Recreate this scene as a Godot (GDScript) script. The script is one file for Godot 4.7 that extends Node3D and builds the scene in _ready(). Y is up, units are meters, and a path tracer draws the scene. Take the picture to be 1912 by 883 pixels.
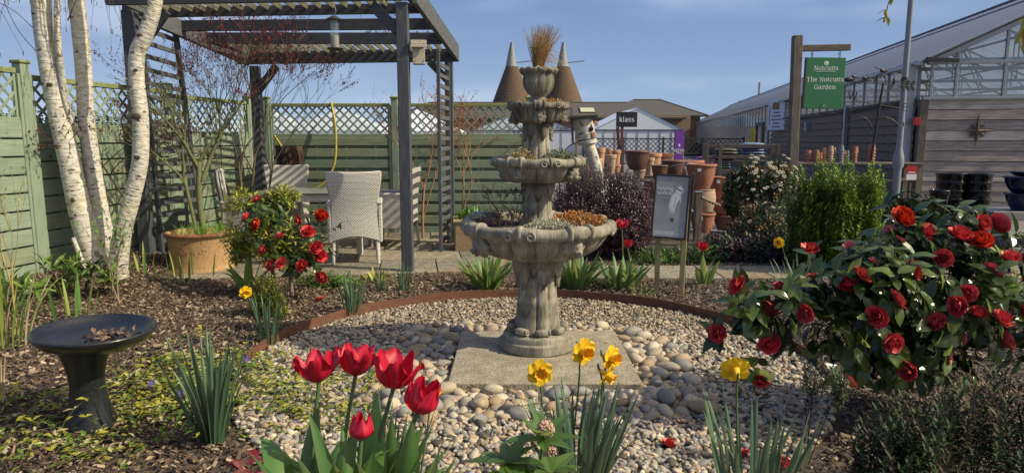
extends Node3D

# ---------------------------------------------------------------- mesh builder
class MB:
	var v := PackedVector3Array()
	var c := PackedColorArray()
	var uv := PackedVector2Array()
	var i := PackedInt32Array()
	var col := Color.WHITE
	var t := Transform3D()
	func p(a: Vector3, u := Vector2.ZERO) -> int:
		v.append(t * a)
		c.append(col)
		uv.append(u)
		return v.size() - 1
	func tri(a: int, b: int, d: int) -> void:
		i.append(a)
		i.append(d)
		i.append(b)
	func quad(a: int, b: int, d: int, e: int) -> void:
		tri(a, b, d)
		tri(a, d, e)
	func face(pts: Array, from: Vector3) -> void:
		var m := Vector3.ZERO
		for q in pts:
			m += q
		m /= pts.size()
		var nn: Vector3 = (pts[1] - pts[0]).cross(pts[2] - pts[0])
		var flip := nn.dot(m - from) < 0.0
		var ax := nn.abs()
		var k := []
		for q in pts:
			var u := Vector2(q.x, q.y)
			if ax.x > ax.y and ax.x > ax.z:
				u = Vector2(q.z, q.y)
			elif ax.y > ax.z:
				u = Vector2(q.x, q.z)
			k.append(p(q, u))
		for j in range(1, k.size() - 1):
			if flip:
				tri(k[0], k[j + 1], k[j])
			else:
				tri(k[0], k[j], k[j + 1])
	func box(s: Vector3, at := Vector3.ZERO, b := 0.0) -> void:
		var h := s * 0.5
		b = minf(b, minf(h.x, minf(h.y, h.z)) * 0.9)
		if b <= 0.0:
			for a in 3:
				for sg in [-1.0, 1.0]:
					var pts := []
					for q in [[-1, -1], [1, -1], [1, 1], [-1, 1]]:
						var w := Vector3.ZERO
						w[a] = sg * h[a]
						w[(a + 1) % 3] = q[0] * h[(a + 1) % 3]
						w[(a + 2) % 3] = q[1] * h[(a + 2) % 3]
						pts.append(at + w)
					face(pts, at)
			return
		var cv := func(s0: Vector3, a: int) -> Vector3:
			var w := Vector3.ZERO
			for k in 3:
				w[k] = s0[k] * (h[k] if k == a else h[k] - b)
			return at + w
		for a in 3:
			var b1 := (a + 1) % 3
			var b2 := (a + 2) % 3
			for sg in [-1.0, 1.0]:
				var pts := []
				for q in [[-1, -1], [1, -1], [1, 1], [-1, 1]]:
					var s0 := Vector3.ZERO
					s0[a] = sg
					s0[b1] = q[0]
					s0[b2] = q[1]
					pts.append(cv.call(s0, a))
				face(pts, at)
			for q in [[-1, -1], [1, -1], [1, 1], [-1, 1]]:
				var e0 := Vector3.ZERO
				var e1 := Vector3.ZERO
				e0[b1] = q[0]
				e0[b2] = q[1]
				e1 = e0
				e0[a] = -1
				e1[a] = 1
				face([cv.call(e0, b1), cv.call(e1, b1), cv.call(e1, b2), cv.call(e0, b2)], at)
		for q in 8:
			var s0 := Vector3(1 if q & 1 else -1, 1 if q & 2 else -1, 1 if q & 4 else -1)
			face([cv.call(s0, 0), cv.call(s0, 1), cv.call(s0, 2)], at)
	func tube(path: Array, radii: Array, sides := 7, caps := true) -> void:
		var n := path.size()
		var d0: Vector3 = (path[1] - path[0]).normalized()
		var x := d0.cross(Vector3.UP if absf(d0.y) < 0.9 else Vector3.RIGHT).normalized()
		var base := v.size()
		var run := 0.0
		for k in n:
			var d: Vector3 = (path[mini(k + 1, n - 1)] - path[maxi(k - 1, 0)]).normalized()
			x = (x - d * x.dot(d)).normalized()
			var y := d.cross(x)
			if k > 0:
				run += (path[k] - path[k - 1]).length()
			var r: float = radii[mini(k, radii.size() - 1)]
			for s in sides + 1:
				var a := TAU * s / sides
				p(path[k] + (x * cos(a) + y * sin(a)) * r, Vector2(float(s) / sides, run))
		for k in n - 1:
			for s in sides:
				var a := base + k * (sides + 1) + s
				quad(a, a + 1, a + sides + 2, a + sides + 1)
		if caps:
			for e in [0, n - 1]:
				var m := p(path[e])
				for s in sides:
					var a: int = base + e * (sides + 1) + s
					if e == 0:
						tri(m, a + 1, a)
					else:
						tri(m, a, a + 1)
	func lathe(prof: Array, segs := 32, f = null, turn := 0.0) -> void:
		var base := v.size()
		var n := prof.size()
		for k in n:
			var q: Vector2 = prof[k]
			for s in segs + 1:
				var a := TAU * s / segs + turn
				var r := q.x
				var y := q.y
				if f != null:
					var m: Vector2 = f.call(a, k)
					r *= m.x
					y += m.y
				p(Vector3(sin(a) * r, y, cos(a) * r), Vector2(float(s) / segs * 2.0, q.y * 2.0))
		for k in n - 1:
			for s in segs:
				var a := base + k * (segs + 1) + s
				quad(a, a + 1, a + segs + 2, a + segs + 1)
	func grid(nu: int, nv: int, f) -> void:
		var base := v.size()
		for a in nu + 1:
			for b in nv + 1:
				p(f.call(float(a) / nu, float(b) / nv), Vector2(float(a) / nu, float(b) / nv))
		for a in nu:
			for b in nv:
				var k := base + a * (nv + 1) + b
				quad(k, k + nv + 1, k + nv + 2, k + 1)
	func ball(r: Vector3, at: Vector3, segs := 10, rings := 7, f = null) -> void:
		var base := v.size()
		for k in rings + 1:
			var th := PI * k / rings
			for s in segs + 1:
				var a := TAU * s / segs
				var d := Vector3(sin(th) * sin(a), cos(th), sin(th) * cos(a))
				var m := 1.0
				if f != null:
					m = f.call(d)
				p(at + d * r * m, Vector2(float(s) / segs, float(k) / rings))
		for k in rings:
			for s in segs:
				var a := base + k * (segs + 1) + s
				quad(a, a + segs + 1, a + segs + 2, a + 1)
	func mesh(smooth := true) -> ArrayMesh:
		var m := ArrayMesh.new()
		if v.is_empty():
			return m
		var a := []
		a.resize(Mesh.ARRAY_MAX)
		a[Mesh.ARRAY_VERTEX] = v
		a[Mesh.ARRAY_COLOR] = c
		a[Mesh.ARRAY_TEX_UV] = uv
		a[Mesh.ARRAY_INDEX] = i
		if smooth:
			# weld by position so that seams stay smooth
			var n := PackedVector3Array()
			n.resize(v.size())
			var at := {}
			var of := PackedInt32Array()
			of.resize(v.size())
			for k in v.size():
				var key := Vector3i((v[k] * 20000.0).round())
				if not at.has(key):
					at[key] = k
				of[k] = at[key]
			for k in range(0, i.size(), 3):
				var x := of[i[k]]
				var y := of[i[k + 2]]
				var z := of[i[k + 1]]
				var w := (v[y] - v[x]).cross(v[z] - v[x])
				n[x] += w
				n[y] += w
				n[z] += w
			for k in v.size():
				if of[k] == k:
					n[k] = n[k].normalized()
			for k in v.size():
				n[k] = n[of[k]]
			a[Mesh.ARRAY_NORMAL] = n
		m.add_surface_from_arrays(Mesh.PRIMITIVE_TRIANGLES, a)
		return m

# a soup of small copies (leaves, needles): fast native joining
class SB:
	var v := PackedVector3Array()
	var c := PackedColorArray()
	func add(tm: PackedVector3Array, x: Transform3D, col: Color) -> void:
		v.append_array(x * tm)
		var k := PackedColorArray()
		k.resize(tm.size())
		k.fill(col)
		c.append_array(k)
	func mesh() -> ArrayMesh:
		var m := ArrayMesh.new()
		if v.is_empty():
			return m
		var a := []
		a.resize(Mesh.ARRAY_MAX)
		a[Mesh.ARRAY_VERTEX] = v
		a[Mesh.ARRAY_COLOR] = c
		m.add_surface_from_arrays(Mesh.PRIMITIVE_TRIANGLES, a)
		return m

var rng := RandomNumberGenerator.new()
var used := {}
var M := {}
var cache := {}

func rr(a: float, b: float) -> float:
	return rng.randf_range(a, b)
func V(x: float, y: float, z: float) -> Vector3:
	return Vector3(x, y, z)
func L(r: float, g: float, b: float) -> Color:
	return Color(r, g, b).linear_to_srgb()
func numbered(called: String, parent: Node) -> String:
	var key := str(parent.get_instance_id()) + called
	var n: int = used.get(key, 0)
	used[key] = n + 1
	return called if n == 0 else "%s_%03d" % [called, n]
func obj(called: String, m: Mesh, mt: Material, parent: Node = self) -> MeshInstance3D:
	var o := MeshInstance3D.new()
	o.name = numbered(called, parent)
	o.mesh = m
	o.material_override = mt
	parent.add_child(o, true)
	return o
func tag(o: Node3D, label: String, category: String, group := "") -> Node3D:
	o.set_meta("label", label)
	o.set_meta("category", category)
	if group != "":
		o.set_meta("group", group)
	return o
func thing(called: String, label: String, category: String, at := Vector3.ZERO, turn := 0.0, group := "") -> Node3D:
	var o := Node3D.new()
	o.name = numbered(called, self)
	add_child(o, true)
	o.position = at
	o.rotation.y = turn
	tag(o, label, category, group)
	return o
func stuff(o: Node3D) -> Node3D:
	o.set_meta("kind", "stuff")
	return o
func structure(o: Node3D, label := "", category := "") -> Node3D:
	o.set_meta("kind", "structure")
	if label != "":
		tag(o, label, category)
	return o
func dup(o: Node3D, called: String, label: String, at: Vector3, turn := 0.0) -> Node3D:
	var r: Node3D = o.duplicate()
	r.name = numbered(called, self)
	add_child(r, true)
	r.position = at
	r.rotation.y = turn
	r.set_meta("label", label)
	return r
func box_mesh(s: Vector3, b := 0.004) -> ArrayMesh:
	var key := "box%.3f,%.3f,%.3f,%.4f" % [s.x, s.y, s.z, b]
	if not cache.has(key):
		var mb := MB.new()
		mb.box(s, Vector3.ZERO, b)
		cache[key] = mb.mesh(false)
	return cache[key]
func block(called: String, parent: Node, s: Vector3, at: Vector3, mt: Material, turn := Vector3.ZERO, b := 0.004) -> MeshInstance3D:
	var o := obj(called, box_mesh(s, b), mt, parent)
	o.position = at
	o.rotation = turn
	return o
# a squared timber from a to b: w across, h tall
func bar(called: String, parent: Node, a: Vector3, b: Vector3, w: float, h: float, mt: Material, up := Vector3.UP, bev := 0.004) -> MeshInstance3D:
	var x := (b - a).normalized()
	if absf(x.dot(up)) > 0.97:
		up = Vector3.BACK
	var z := x.cross(up).normalized()
	var y := z.cross(x)
	var o := obj(called, box_mesh(V((b - a).length(), h, w), bev), mt, parent)
	o.transform = Transform3D(Basis(x, y, z), (a + b) * 0.5)
	return o
func tubes(called: String, parent: Node, path: Array, radii: Array, mt: Material, sides := 8) -> MeshInstance3D:
	var mb := MB.new()
	mb.tube(path, radii, sides)
	return obj(called, mb.mesh(), mt, parent)
func smooth_path(pts: Array, n := 4) -> Array:
	var cv := Curve3D.new()
	for k in pts.size():
		var d: Vector3 = (pts[mini(k + 1, pts.size() - 1)] - pts[maxi(k - 1, 0)]) / 6.0
		cv.add_point(pts[k], -d, d)
	var out := []
	for k in (pts.size() - 1) * n + 1:
		out.append(cv.samplef(float(k) / n))
	return out

# ---------------------------------------------------------------- materials
func flat_mat(c: Color, rough := 0.8, metal := 0.0) -> StandardMaterial3D:
	var m := StandardMaterial3D.new()
	m.albedo_color = c
	m.roughness = rough
	m.metallic = metal
	return m
var texs := {}
func noise_tex(freq: float, oct := 5, kind := 0, ramp: Array = [], size := 512, sd := 1) -> NoiseTexture2D:
	var key := str([freq, oct, kind, ramp, size, sd])
	if texs.has(key):
		return texs[key]
	var n := FastNoiseLite.new()
	n.noise_type = [FastNoiseLite.TYPE_SIMPLEX_SMOOTH, FastNoiseLite.TYPE_CELLULAR, FastNoiseLite.TYPE_VALUE][kind]
	n.frequency = freq
	n.fractal_octaves = oct
	n.fractal_gain = 0.55
	n.seed = sd
	var t := NoiseTexture2D.new()
	t.width = size
	t.height = size
	t.seamless = true
	t.noise = n
	if not ramp.is_empty():
		var g := Gradient.new()
		var off := PackedFloat32Array()
		var cs := PackedColorArray()
		for q in ramp:
			off.append(q[0])
			cs.append(q[1])
		g.offsets = off
		g.colors = cs
		t.color_ramp = g
	texs[key] = t
	return t
# triplanar noise-coloured surface; sc = repeats per metre along x, y, z
func noisy(ramp: Array, sc: Vector3, freq := 0.01, rough := 0.85, bump := 0.0, bump_freq := 0.03, world := true, sd := 1) -> StandardMaterial3D:
	var m := StandardMaterial3D.new()
	m.albedo_texture = noise_tex(freq, 5, 0, ramp, 512, sd)
	m.roughness = rough
	m.uv1_triplanar = true
	m.uv1_world_triplanar = world
	m.uv1_scale = sc
	if bump > 0.0:
		m.heightmap_enabled = true
		m.heightmap_texture = noise_tex(bump_freq, 4, 0, [], 512, 3)
		m.heightmap_scale = bump
	return m
func tint(m: StandardMaterial3D, c: Color) -> StandardMaterial3D:
	var r: StandardMaterial3D = m.duplicate()
	r.albedo_color = c
	return r
func vmat(rough := 0.6, back := 0.0, spec := 0.5) -> StandardMaterial3D:
	var m := StandardMaterial3D.new()
	m.vertex_color_use_as_albedo = true
	m.roughness = rough
	m.metallic_specular = spec
	if back > 0.0:
		m.backlight_enabled = true
		m.backlight = Color(back, back, back).linear_to_srgb()
	return m

# ---------------------------------------------------------------- ground shape
const GC := Vector2(0.11, -4.18)
const GR := 1.78
var gn := FastNoiseLite.new()
func gh(x: float, z: float) -> float:
	var r := Vector2(x, z).distance_to(GC)
	var h := 0.14 * smoothstep(-2.9, -4.2, x)
	h += 0.04 * smoothstep(GR - 0.02, GR + 0.08, r) * smoothstep(-3.2, -3.9, z)
	h += 0.27 * smoothstep(-2.55, -1.95, z)
	if r > GR:
		h += 0.012 * gn.get_noise_2d(x * 60.0, z * 60.0)
	return h

func make_materials() -> void:
	var w := Color.WHITE
	M.fence = noisy([[0.0, L(.165, .215, .16)], [0.5, L(.215, .275, .2)], [1.0, L(.265, .325, .245)]], V(.5, 5, .5), 0.012, 0.8, 0.12, 0.03)
	M.fence_v = noisy([[0.0, L(.17, .22, .16)], [0.5, L(.215, .275, .2)], [1.0, L(.255, .315, .235)]], V(5, .5, 5), 0.012, 0.8, 0.12, 0.03)
	M.fence_cap = noisy([[0.0, L(.1, .13, .06)], [0.45, L(.19, .23, .09)], [1.0, L(.2, .26, .15)]], V(1, 3, 1), 0.02, 0.85, 0.1)
	M.fences = [M.fence, tint(M.fence, Color(.93, .95, .93)), tint(M.fence, Color(.97, .94, .9)), tint(M.fence, Color(.88, .92, .9))]
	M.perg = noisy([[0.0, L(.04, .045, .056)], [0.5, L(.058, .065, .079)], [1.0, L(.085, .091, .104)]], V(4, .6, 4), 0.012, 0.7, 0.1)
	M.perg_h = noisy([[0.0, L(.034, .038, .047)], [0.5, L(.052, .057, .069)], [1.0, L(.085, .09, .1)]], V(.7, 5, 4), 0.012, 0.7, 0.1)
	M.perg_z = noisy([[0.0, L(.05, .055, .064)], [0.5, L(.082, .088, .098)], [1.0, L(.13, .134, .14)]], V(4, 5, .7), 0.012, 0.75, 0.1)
	M.perg_slat = noisy([[0.0, L(.1, .105, .1)], [0.5, L(.19, .19, .15)], [1.0, L(.3, .29, .22)]], V(4, 4, .8), 0.012, 0.8)
	M.soil = noisy([[0.0, L(.03, .021, .015)], [0.45, L(.06, .042, .03)], [0.7, L(.1, .075, .055)], [1.0, L(.16, .12, .09)]], V(1.2, 1.2, 1.2), 0.03, 0.95, 1.2, 0.04)
	M.yard = noisy([[0.0, L(.1, .095, .09)], [0.5, L(.16, .15, .14)], [1.0, L(.22, .21, .19)]], V(.3, .3, .3), 0.02, 0.9)
	M.grit = noisy([[0.0, L(.1, .08, .06)], [0.5, L(.2, .165, .12)], [1.0, L(.32, .27, .2)]], V(3, 3, 3), 0.05, 0.95, 0.6, 0.06)
	M.slab = noisy([[0.0, L(.17, .145, .105)], [0.4, L(.27, .235, .175)], [0.75, L(.33, .295, .23)], [1.0, L(.39, .35, .29)]], V(1.1, 1.1, 1.1), 0.012, 0.85, 0.15, 0.05)
	weather(M.slab, V(1.7, 1.7, 1.7), .03)
	M.slabs = [M.slab, tint(M.slab, Color(.9, .91, .92)), tint(M.slab, Color(.97, .93, .88)), tint(M.slab, Color(.84, .84, .86))]
	M.plate = noisy([[0.0, L(.25, .215, .15)], [0.4, L(.34, .3, .22)], [0.7, L(.4, .355, .27)], [1.0, L(.46, .42, .335)]], V(1.3, 1.3, 1.6), 0.008, 0.88, 0.3, 0.05)
	weather(M.plate, V(2.2, 2.2, 2.2), .05)
	M.rust = noisy([[0.0, L(.07, .03, .018)], [0.5, L(.13, .056, .032)], [1.0, L(.19, .085, .05)]], V(1.5, 5, 1.5), 0.015, 0.75, 0.05)
	M.stone = noisy([[0.0, L(.1, .092, .07)], [0.36, L(.24, .222, .175)], [0.55, L(.34, .315, .25)], [0.75, L(.4, .37, .3)], [1.0, L(.48, .45, .37)]], V(2.2, 1.2, 2.2), 0.007, 0.9, 0.22, 0.12)
	weather(M.stone, V(7, 1.2, 7), .02)
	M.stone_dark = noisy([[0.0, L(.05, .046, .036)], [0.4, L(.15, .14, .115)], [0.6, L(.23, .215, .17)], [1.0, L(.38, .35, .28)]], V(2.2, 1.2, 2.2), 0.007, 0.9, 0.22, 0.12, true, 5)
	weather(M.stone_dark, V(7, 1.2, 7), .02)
	M.white = flat_mat(L(.75, .76, .78), 0.6)
	M.black = flat_mat(L(.012, .013, .015), 0.35)
	M.dark = flat_mat(L(.03, .031, .034), 0.6)
	M.steel = noisy([[0.0, L(.25, .27, .3)], [1.0, L(.38, .4, .43)]], V(3, 1, 3), 0.02, 0.45)
	M.steel.metallic = 0.6
	M.alu = flat_mat(L(.27, .29, .31), 0.5, 0.3)
	M.clad = noisy([[0.0, L(.2, .165, .135)], [0.35, L(.38, .335, .295)], [0.7, L(.52, .47, .42)], [1.0, L(.62, .57, .52)]], V(.35, 3, .35), 0.012, 0.85, 0.1, 0.03)
	M.clads = [M.clad, tint(M.clad, Color(.9, .9, .92)), tint(M.clad, Color(.97, .93, .9)), tint(M.clad, Color(.8, .79, .8))]
	M.clad_brown = noisy([[0.0, L(.06, .04, .028)], [0.45, L(.145, .105, .076)], [1.0, L(.27, .205, .155)]], V(.5, 6, .5), 0.012, 0.85, 0.2, 0.03)
	M.oak = noisy([[0.0, L(.06, .048, .038)], [0.45, L(.12, .098, .08)], [1.0, L(.2, .17, .14)]], V(6, .6, 6), 0.012, 0.85, 0.25, 0.03)
	M.oak_h = noisy([[0.0, L(.06, .048, .038)], [0.45, L(.11, .09, .075)], [1.0, L(.18, .15, .125)]], V(.7, 6, 6), 0.012, 0.85, 0.25, 0.03)
	M.post_new = noisy([[0.0, L(.2, .17, .08)], [0.5, L(.3, .26, .13)], [1.0, L(.4, .35, .19)]], V(7, .7, 7), 0.012, 0.8, 0.15, 0.03)
	M.roof_tile = noisy([[0.0, L(.05, .036, .026)], [0.4, L(.1, .066, .045)], [0.7, L(.16, .1, .066)], [1.0, L(.22, .15, .1)]], V(.6, .6, .6), 0.02, 0.9, 2.0, 0.05)
	M.roof_grey = noisy([[0.0, L(.05, .049, .046)], [0.5, L(.074, .071, .066)], [1.0, L(.105, .1, .092)]], V(.5, .5, .5), 0.02, 0.9, 2.0, 0.05)
	M.cowl = flat_mat(L(.22, .23, .235), 0.7)
	M.brick = noisy([[0.0, L(.13, .08, .055)], [0.5, L(.22, .15, .11)], [1.0, L(.33, .24, .18)]], V(1, 2, 1), 0.03, 0.9)
	M.tent = flat_mat(L(.62, .67, .76), 0.55)
	M.tent_wall = flat_mat(L(.56, .6, .67), 0.4)
	M.roof_glass = noisy([[0.0, L(.13, .145, .155)], [0.5, L(.18, .2, .215)], [1.0, L(.26, .28, .295)]], V(1.5, .3, .5), 0.02, 0.38)
	var gl := StandardMaterial3D.new()
	gl.transparency = BaseMaterial3D.TRANSPARENCY_ALPHA
	gl.albedo_color = Color(.62, .72, .76, .16)
	gl.roughness = 0.03
	M.glass = gl
	var gd := gl.duplicate()
	gd.albedo_color = Color(.5, .58, .62, .22)
	gd.roughness = 0.12
	M.glass_dusty = gd

# a second, finer or coarser pattern multiplied over the first
func weather(m: StandardMaterial3D, sc: Vector3, freq: float) -> void:
	m.detail_enabled = true
	m.detail_blend_mode = BaseMaterial3D.BLEND_MODE_MUL
	m.detail_uv_layer = BaseMaterial3D.DETAIL_UV_2
	m.detail_albedo = noise_tex(freq, 5, 0, [[0.0, Color(.55, .53, .48)], [.4, Color(.88, .87, .84)], [.6, Color(1, 1, 1)], [1.0, Color(1, 1, 1)]], 512, 9)
	m.uv2_triplanar = true
	m.uv2_world_triplanar = true
	m.uv2_scale = sc

func make_ground() -> void:
	var mb := MB.new()
	mb.box(V(900, .5, 900), V(0, -.29, -300))
	structure(obj("yard_ground", mb.mesh(false), M.yard), "grey brown hard ground of the yard beyond the garden", "ground")
	mb = MB.new()
	var x0 := -6.2
	var z0 := 0.9
	var nx := 150
	var nz := 150
	mb.grid(nz, nx, func(a, b):
		var x: float = x0 + 12.6 * b
		var z: float = z0 - 10.9 * a
		return V(x, gh(x, z) - 0.012, z))
	structure(obj("soil_ground", mb.mesh(), M.soil), "dark brown soil of the planting beds round the gravel", "ground")
	# the gravel disc
	mb = MB.new()
	mb.grid(14, 48, func(a, b):
		var t: float = TAU * b
		var r: float = (GR - .01) * a
		var x: float = GC.x + sin(t) * r
		var z: float = GC.y + cos(t) * r
		return V(x, gh(x, z) - 0.002, z))
	var bed := structure(obj("gravel_ground", mb.mesh(), M.grit), "round bed of pea gravel and cobbles under the fountain", "gravel")
	return_bed = bed

var return_bed: Node3D

func pebble_mesh(sd: int, segs := 8, rings := 6) -> ArrayMesh:
	var n := FastNoiseLite.new()
	n.seed = sd
	n.frequency = 0.7
	var mb := MB.new()
	mb.ball(V(1, .62, .78), V(0, 0, 0), segs, rings, func(d): return 1.0 + 0.28 * n.get_noise_3dv(d))
	return mb.mesh()

func scatter(called: String, m: Mesh, mt: Material, xs: Array, cs: Array, parent: Node) -> MultiMeshInstance3D:
	var mm := MultiMesh.new()
	mm.transform_format = MultiMesh.TRANSFORM_3D
	mm.use_colors = true
	mm.mesh = m
	mm.instance_count = xs.size()
	for k in xs.size():
		mm.set_instance_transform(k, xs[k])
		mm.set_instance_color(k, cs[k])
	var o := MultiMeshInstance3D.new()
	o.multimesh = mm
	o.material_override = mt
	o.name = numbered(called, parent)
	parent.add_child(o, true)
	stuff(o)
	return o

func rand_basis(s: Vector3, tilt := 0.5) -> Basis:
	return Basis.from_euler(V(rr(-tilt, tilt), rr(0, TAU), rr(-tilt, tilt))) * Basis.from_scale(s)

func stone_tint(k: int) -> Color:
	var pal := [[.42, .34, .22], [.34, .29, .22], [.27, .255, .23], [.47, .4, .28], [.4, .285, .19], [.22, .215, .2], [.5, .44, .34], [.34, .245, .14]]
	var q: Array = pal[k % 8]
	var c := Color(q[0], q[1], q[2])
	return c.lerp(Color(1, .98, .94) * c.get_luminance(), .1) * .93

const PL := Vector2(.185, -4.18)      # centre of the two slabs under the fountain
func make_gravel() -> void:
	# large cobbles round the slabs, each one picked apart
	var cobs := [pebble_mesh(1, 10, 7), pebble_mesh(2, 10, 7), pebble_mesh(3, 10, 7), pebble_mesh(4, 10, 7), pebble_mesh(5, 10, 7)]
	var speck := []
	for k in 8:
		var c := stone_tint(k)
		var m := noisy([[0.0, L(c.r * .62, c.g * .6, c.b * .58)], [0.42, L(c.r, c.g, c.b)], [0.7, L(c.r * 1.08, c.g * 1.08, c.b * 1.07)], [1.0, L(c.r * 1.3, c.g * 1.3, c.b * 1.3)]], V(5, 5, 5), 0.03, 0.7, 0.06, 0.06)
		speck.append(m)
	var placed := []
	var tries := 0
	while placed.size() < 300 and tries < 30000:
		tries += 1
		var x := PL.x + rr(-1.05, 1.0)
		var z := PL.y + rr(-.82, 1.02)
		var dx := maxf(absf(x - PL.x) - .55, 0.0)
		var dz := maxf(absf(z - PL.y) - .53, 0.0)
		var d := Vector2(dx, dz).length()
		var reach := .33
		if z < PL.y - .4:
			reach = .2
		if x < PL.x - .5 and z < PL.y + .3:
			reach = .42
		if z > PL.y + .45:
			reach = .38
		var r := rr(.027, .048) if rng.randf() < .6 else rr(.045, .07)
		if d < r * .7 or d > reach * (0.75 + .35 * rng.randf()):
			continue
		var ok := true
		for q in placed:
			if Vector2(q.x - x, q.y - z).length() < (q.z + r) * .7:
				ok = false
				break
		if not ok:
			continue
		placed.append(V(x, z, r))
		var o := obj("cobble", cobs[rng.randi() % 5], speck[rng.randi() % 8], return_bed)
		o.transform = Transform3D(rand_basis(V(r * rr(.95, 1.35), r * rr(.85, 1.1), r * rr(.85, 1.1)), .35), V(x, r * rr(.3, .75), z))
	# pea gravel
	var mt := vmat(0.8)
	mt.heightmap_enabled = false
	var xs := [[], [], [], []]
	var cs := [[], [], [], []]
	var nz := FastNoiseLite.new()
	nz.frequency = 0.9
	for k in 30000:
		var a := rr(0, TAU)
		var q := sqrt(rng.randf()) * (GR - .02)
		var x := GC.x + sin(a) * q
		var z := GC.y + cos(a) * q
		if absf(x - PL.x) < .56 and absf(z - PL.y) < .54:
			continue
		var fine := smoothstep(-4.4, -5.2, z)
		var r := rr(.007, .0135) * (1.0 + .5 * (1.0 - fine))
		if rng.randf() < .05:
			r *= 1.7
		var c := stone_tint(rng.randi()) * rr(.75, 1.25)
		if rng.randf() < .18:
			c = Color(.07, .06, .05)
		c = c.lerp(Color(.22, .14, .07), .3 * fine * rng.randf())
		var b := k % 4
		xs[b].append(Transform3D(rand_basis(V(r * rr(.9, 1.6), r * rr(.8, 1.1), r), .7), V(x, gh(x, z) + rr(0, .014), z)))
		cs[b].append(c)
	for b in 4:
		scatter("gravel", pebble_mesh(11 + b, 7, 5), mt, xs[b], cs[b], return_bed)

func on_paving(x: float, z: float) -> bool:
	var q := Vector2(x + 1.7, z + 6.72).rotated(0.145)
	if q.y < 0.0 and q.x > -1.75 and q.x < 1.95:
		return true
	return x > -.2 and x < 6.0 and z < -6.55 and z > -7.2

func make_mulch() -> void:
	var chips := []
	for sd in 3:
		var mb := MB.new()
		rng.seed = 50 + sd
		var a := []
		for k in 8:
			a.append(V((-1 if k & 1 else 1) * rr(.7, 1.1), (-1 if k & 2 else 1) * rr(.5, 1.2), (-1 if k & 4 else 1) * rr(.6, 1.2)))
		for f in [[0, 1, 3, 2], [4, 5, 7, 6], [0, 1, 5, 4], [2, 3, 7, 6], [0, 2, 6, 4], [1, 3, 7, 5]]:
			mb.face([a[f[0]], a[f[1]], a[f[2]], a[f[3]]], Vector3.ZERO)
		chips.append(mb.mesh(false))
	rng.seed = 5
	var xs := [[], [], []]
	var cs := [[], [], []]
	var n := 0
	while n < 56000:
		var x := rr(-4.6, 4.9)
		var z := rr(-7.4, -2.2)
		if z > -2.7 and rng.randf() < .5:
			continue
		var r := Vector2(x, z).distance_to(GC)
		if r < GR + .03 and rng.randf() > (.06 if r > GR - .25 or x < -1.0 else .006):
			continue
		if on_paving(x, z) and rng.randf() > .004:
			continue
		n += 1
		var l := rr(.006, .0175) * (1.0 if rng.randf() < .88 else 1.9)
		var wd := l * rr(.18, .55)
		var q := rng.randf()
		var c := Color(.09, .06, .042) * rr(.5, 1.5)
		if q > .62:
			c = Color(.2, .145, .1) * rr(.7, 1.3)
		if q > .86:
			c = Color(.36, .28, .2) * rr(.8, 1.25)
		if x > 1.6:
			c = c.lerp(Color(.16, .14, .125) * rr(.5, 1.3), .35)
		var k := n % 3
		xs[k].append(Transform3D(rand_basis(V(l, rr(.0015, .0045), wd), .75), V(x, gh(x, z) + rr(-.004, .014), z)))
		cs[k].append(c)
	var bk := Node3D.new()
	bk.name = "bark_mulch"
	add_child(bk)
	stuff(bk)
	tag(bk, "brown bark chip mulch spread over the planting beds", "mulch")
	for k in 3:
		scatter("chips", chips[k], vmat(.9), xs[k], cs[k], bk)

func make_edging() -> void:
	var o := Node3D.new()
	o.name = "steel_edging"
	add_child(o)
	tag(o, "rusty brown steel edging strip curving round the gravel bed", "edging")
	var mb := MB.new()
	var n := 64
	var a0 := -1.75
	var a1 := 1.75
	var ring := []
	for k in n + 1:
		var a := lerpf(a0, a1, float(k) / n) + PI
		var d := V(sin(a), 0, cos(a))
		var r0 := GR - .004
		var r1 := GR + .002
		var top := .078 + .004 * sin(k * .7)
		top *= 1.0 - .4 * smoothstep(.86, 1.0, absf(float(k) / n * 2.0 - 1.0))
		var cc := V(GC.x, 0, GC.y)
		ring.append([cc + d * r0 + V(0, -.05, 0), cc + d * r0 + V(0, top, 0), cc + d * r1 + V(0, top, 0), cc + d * r1 + V(0, -.05, 0)])
	for k in n:
		for s in 3:
			mb.face([ring[k][s], ring[k][s + 1], ring[k + 1][s + 1], ring[k + 1][s]], (ring[k][0] + ring[k][2] + ring[k + 1][0] + ring[k + 1][2]) * .25)
	obj("strip", mb.mesh(false), M.rust, o)

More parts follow.
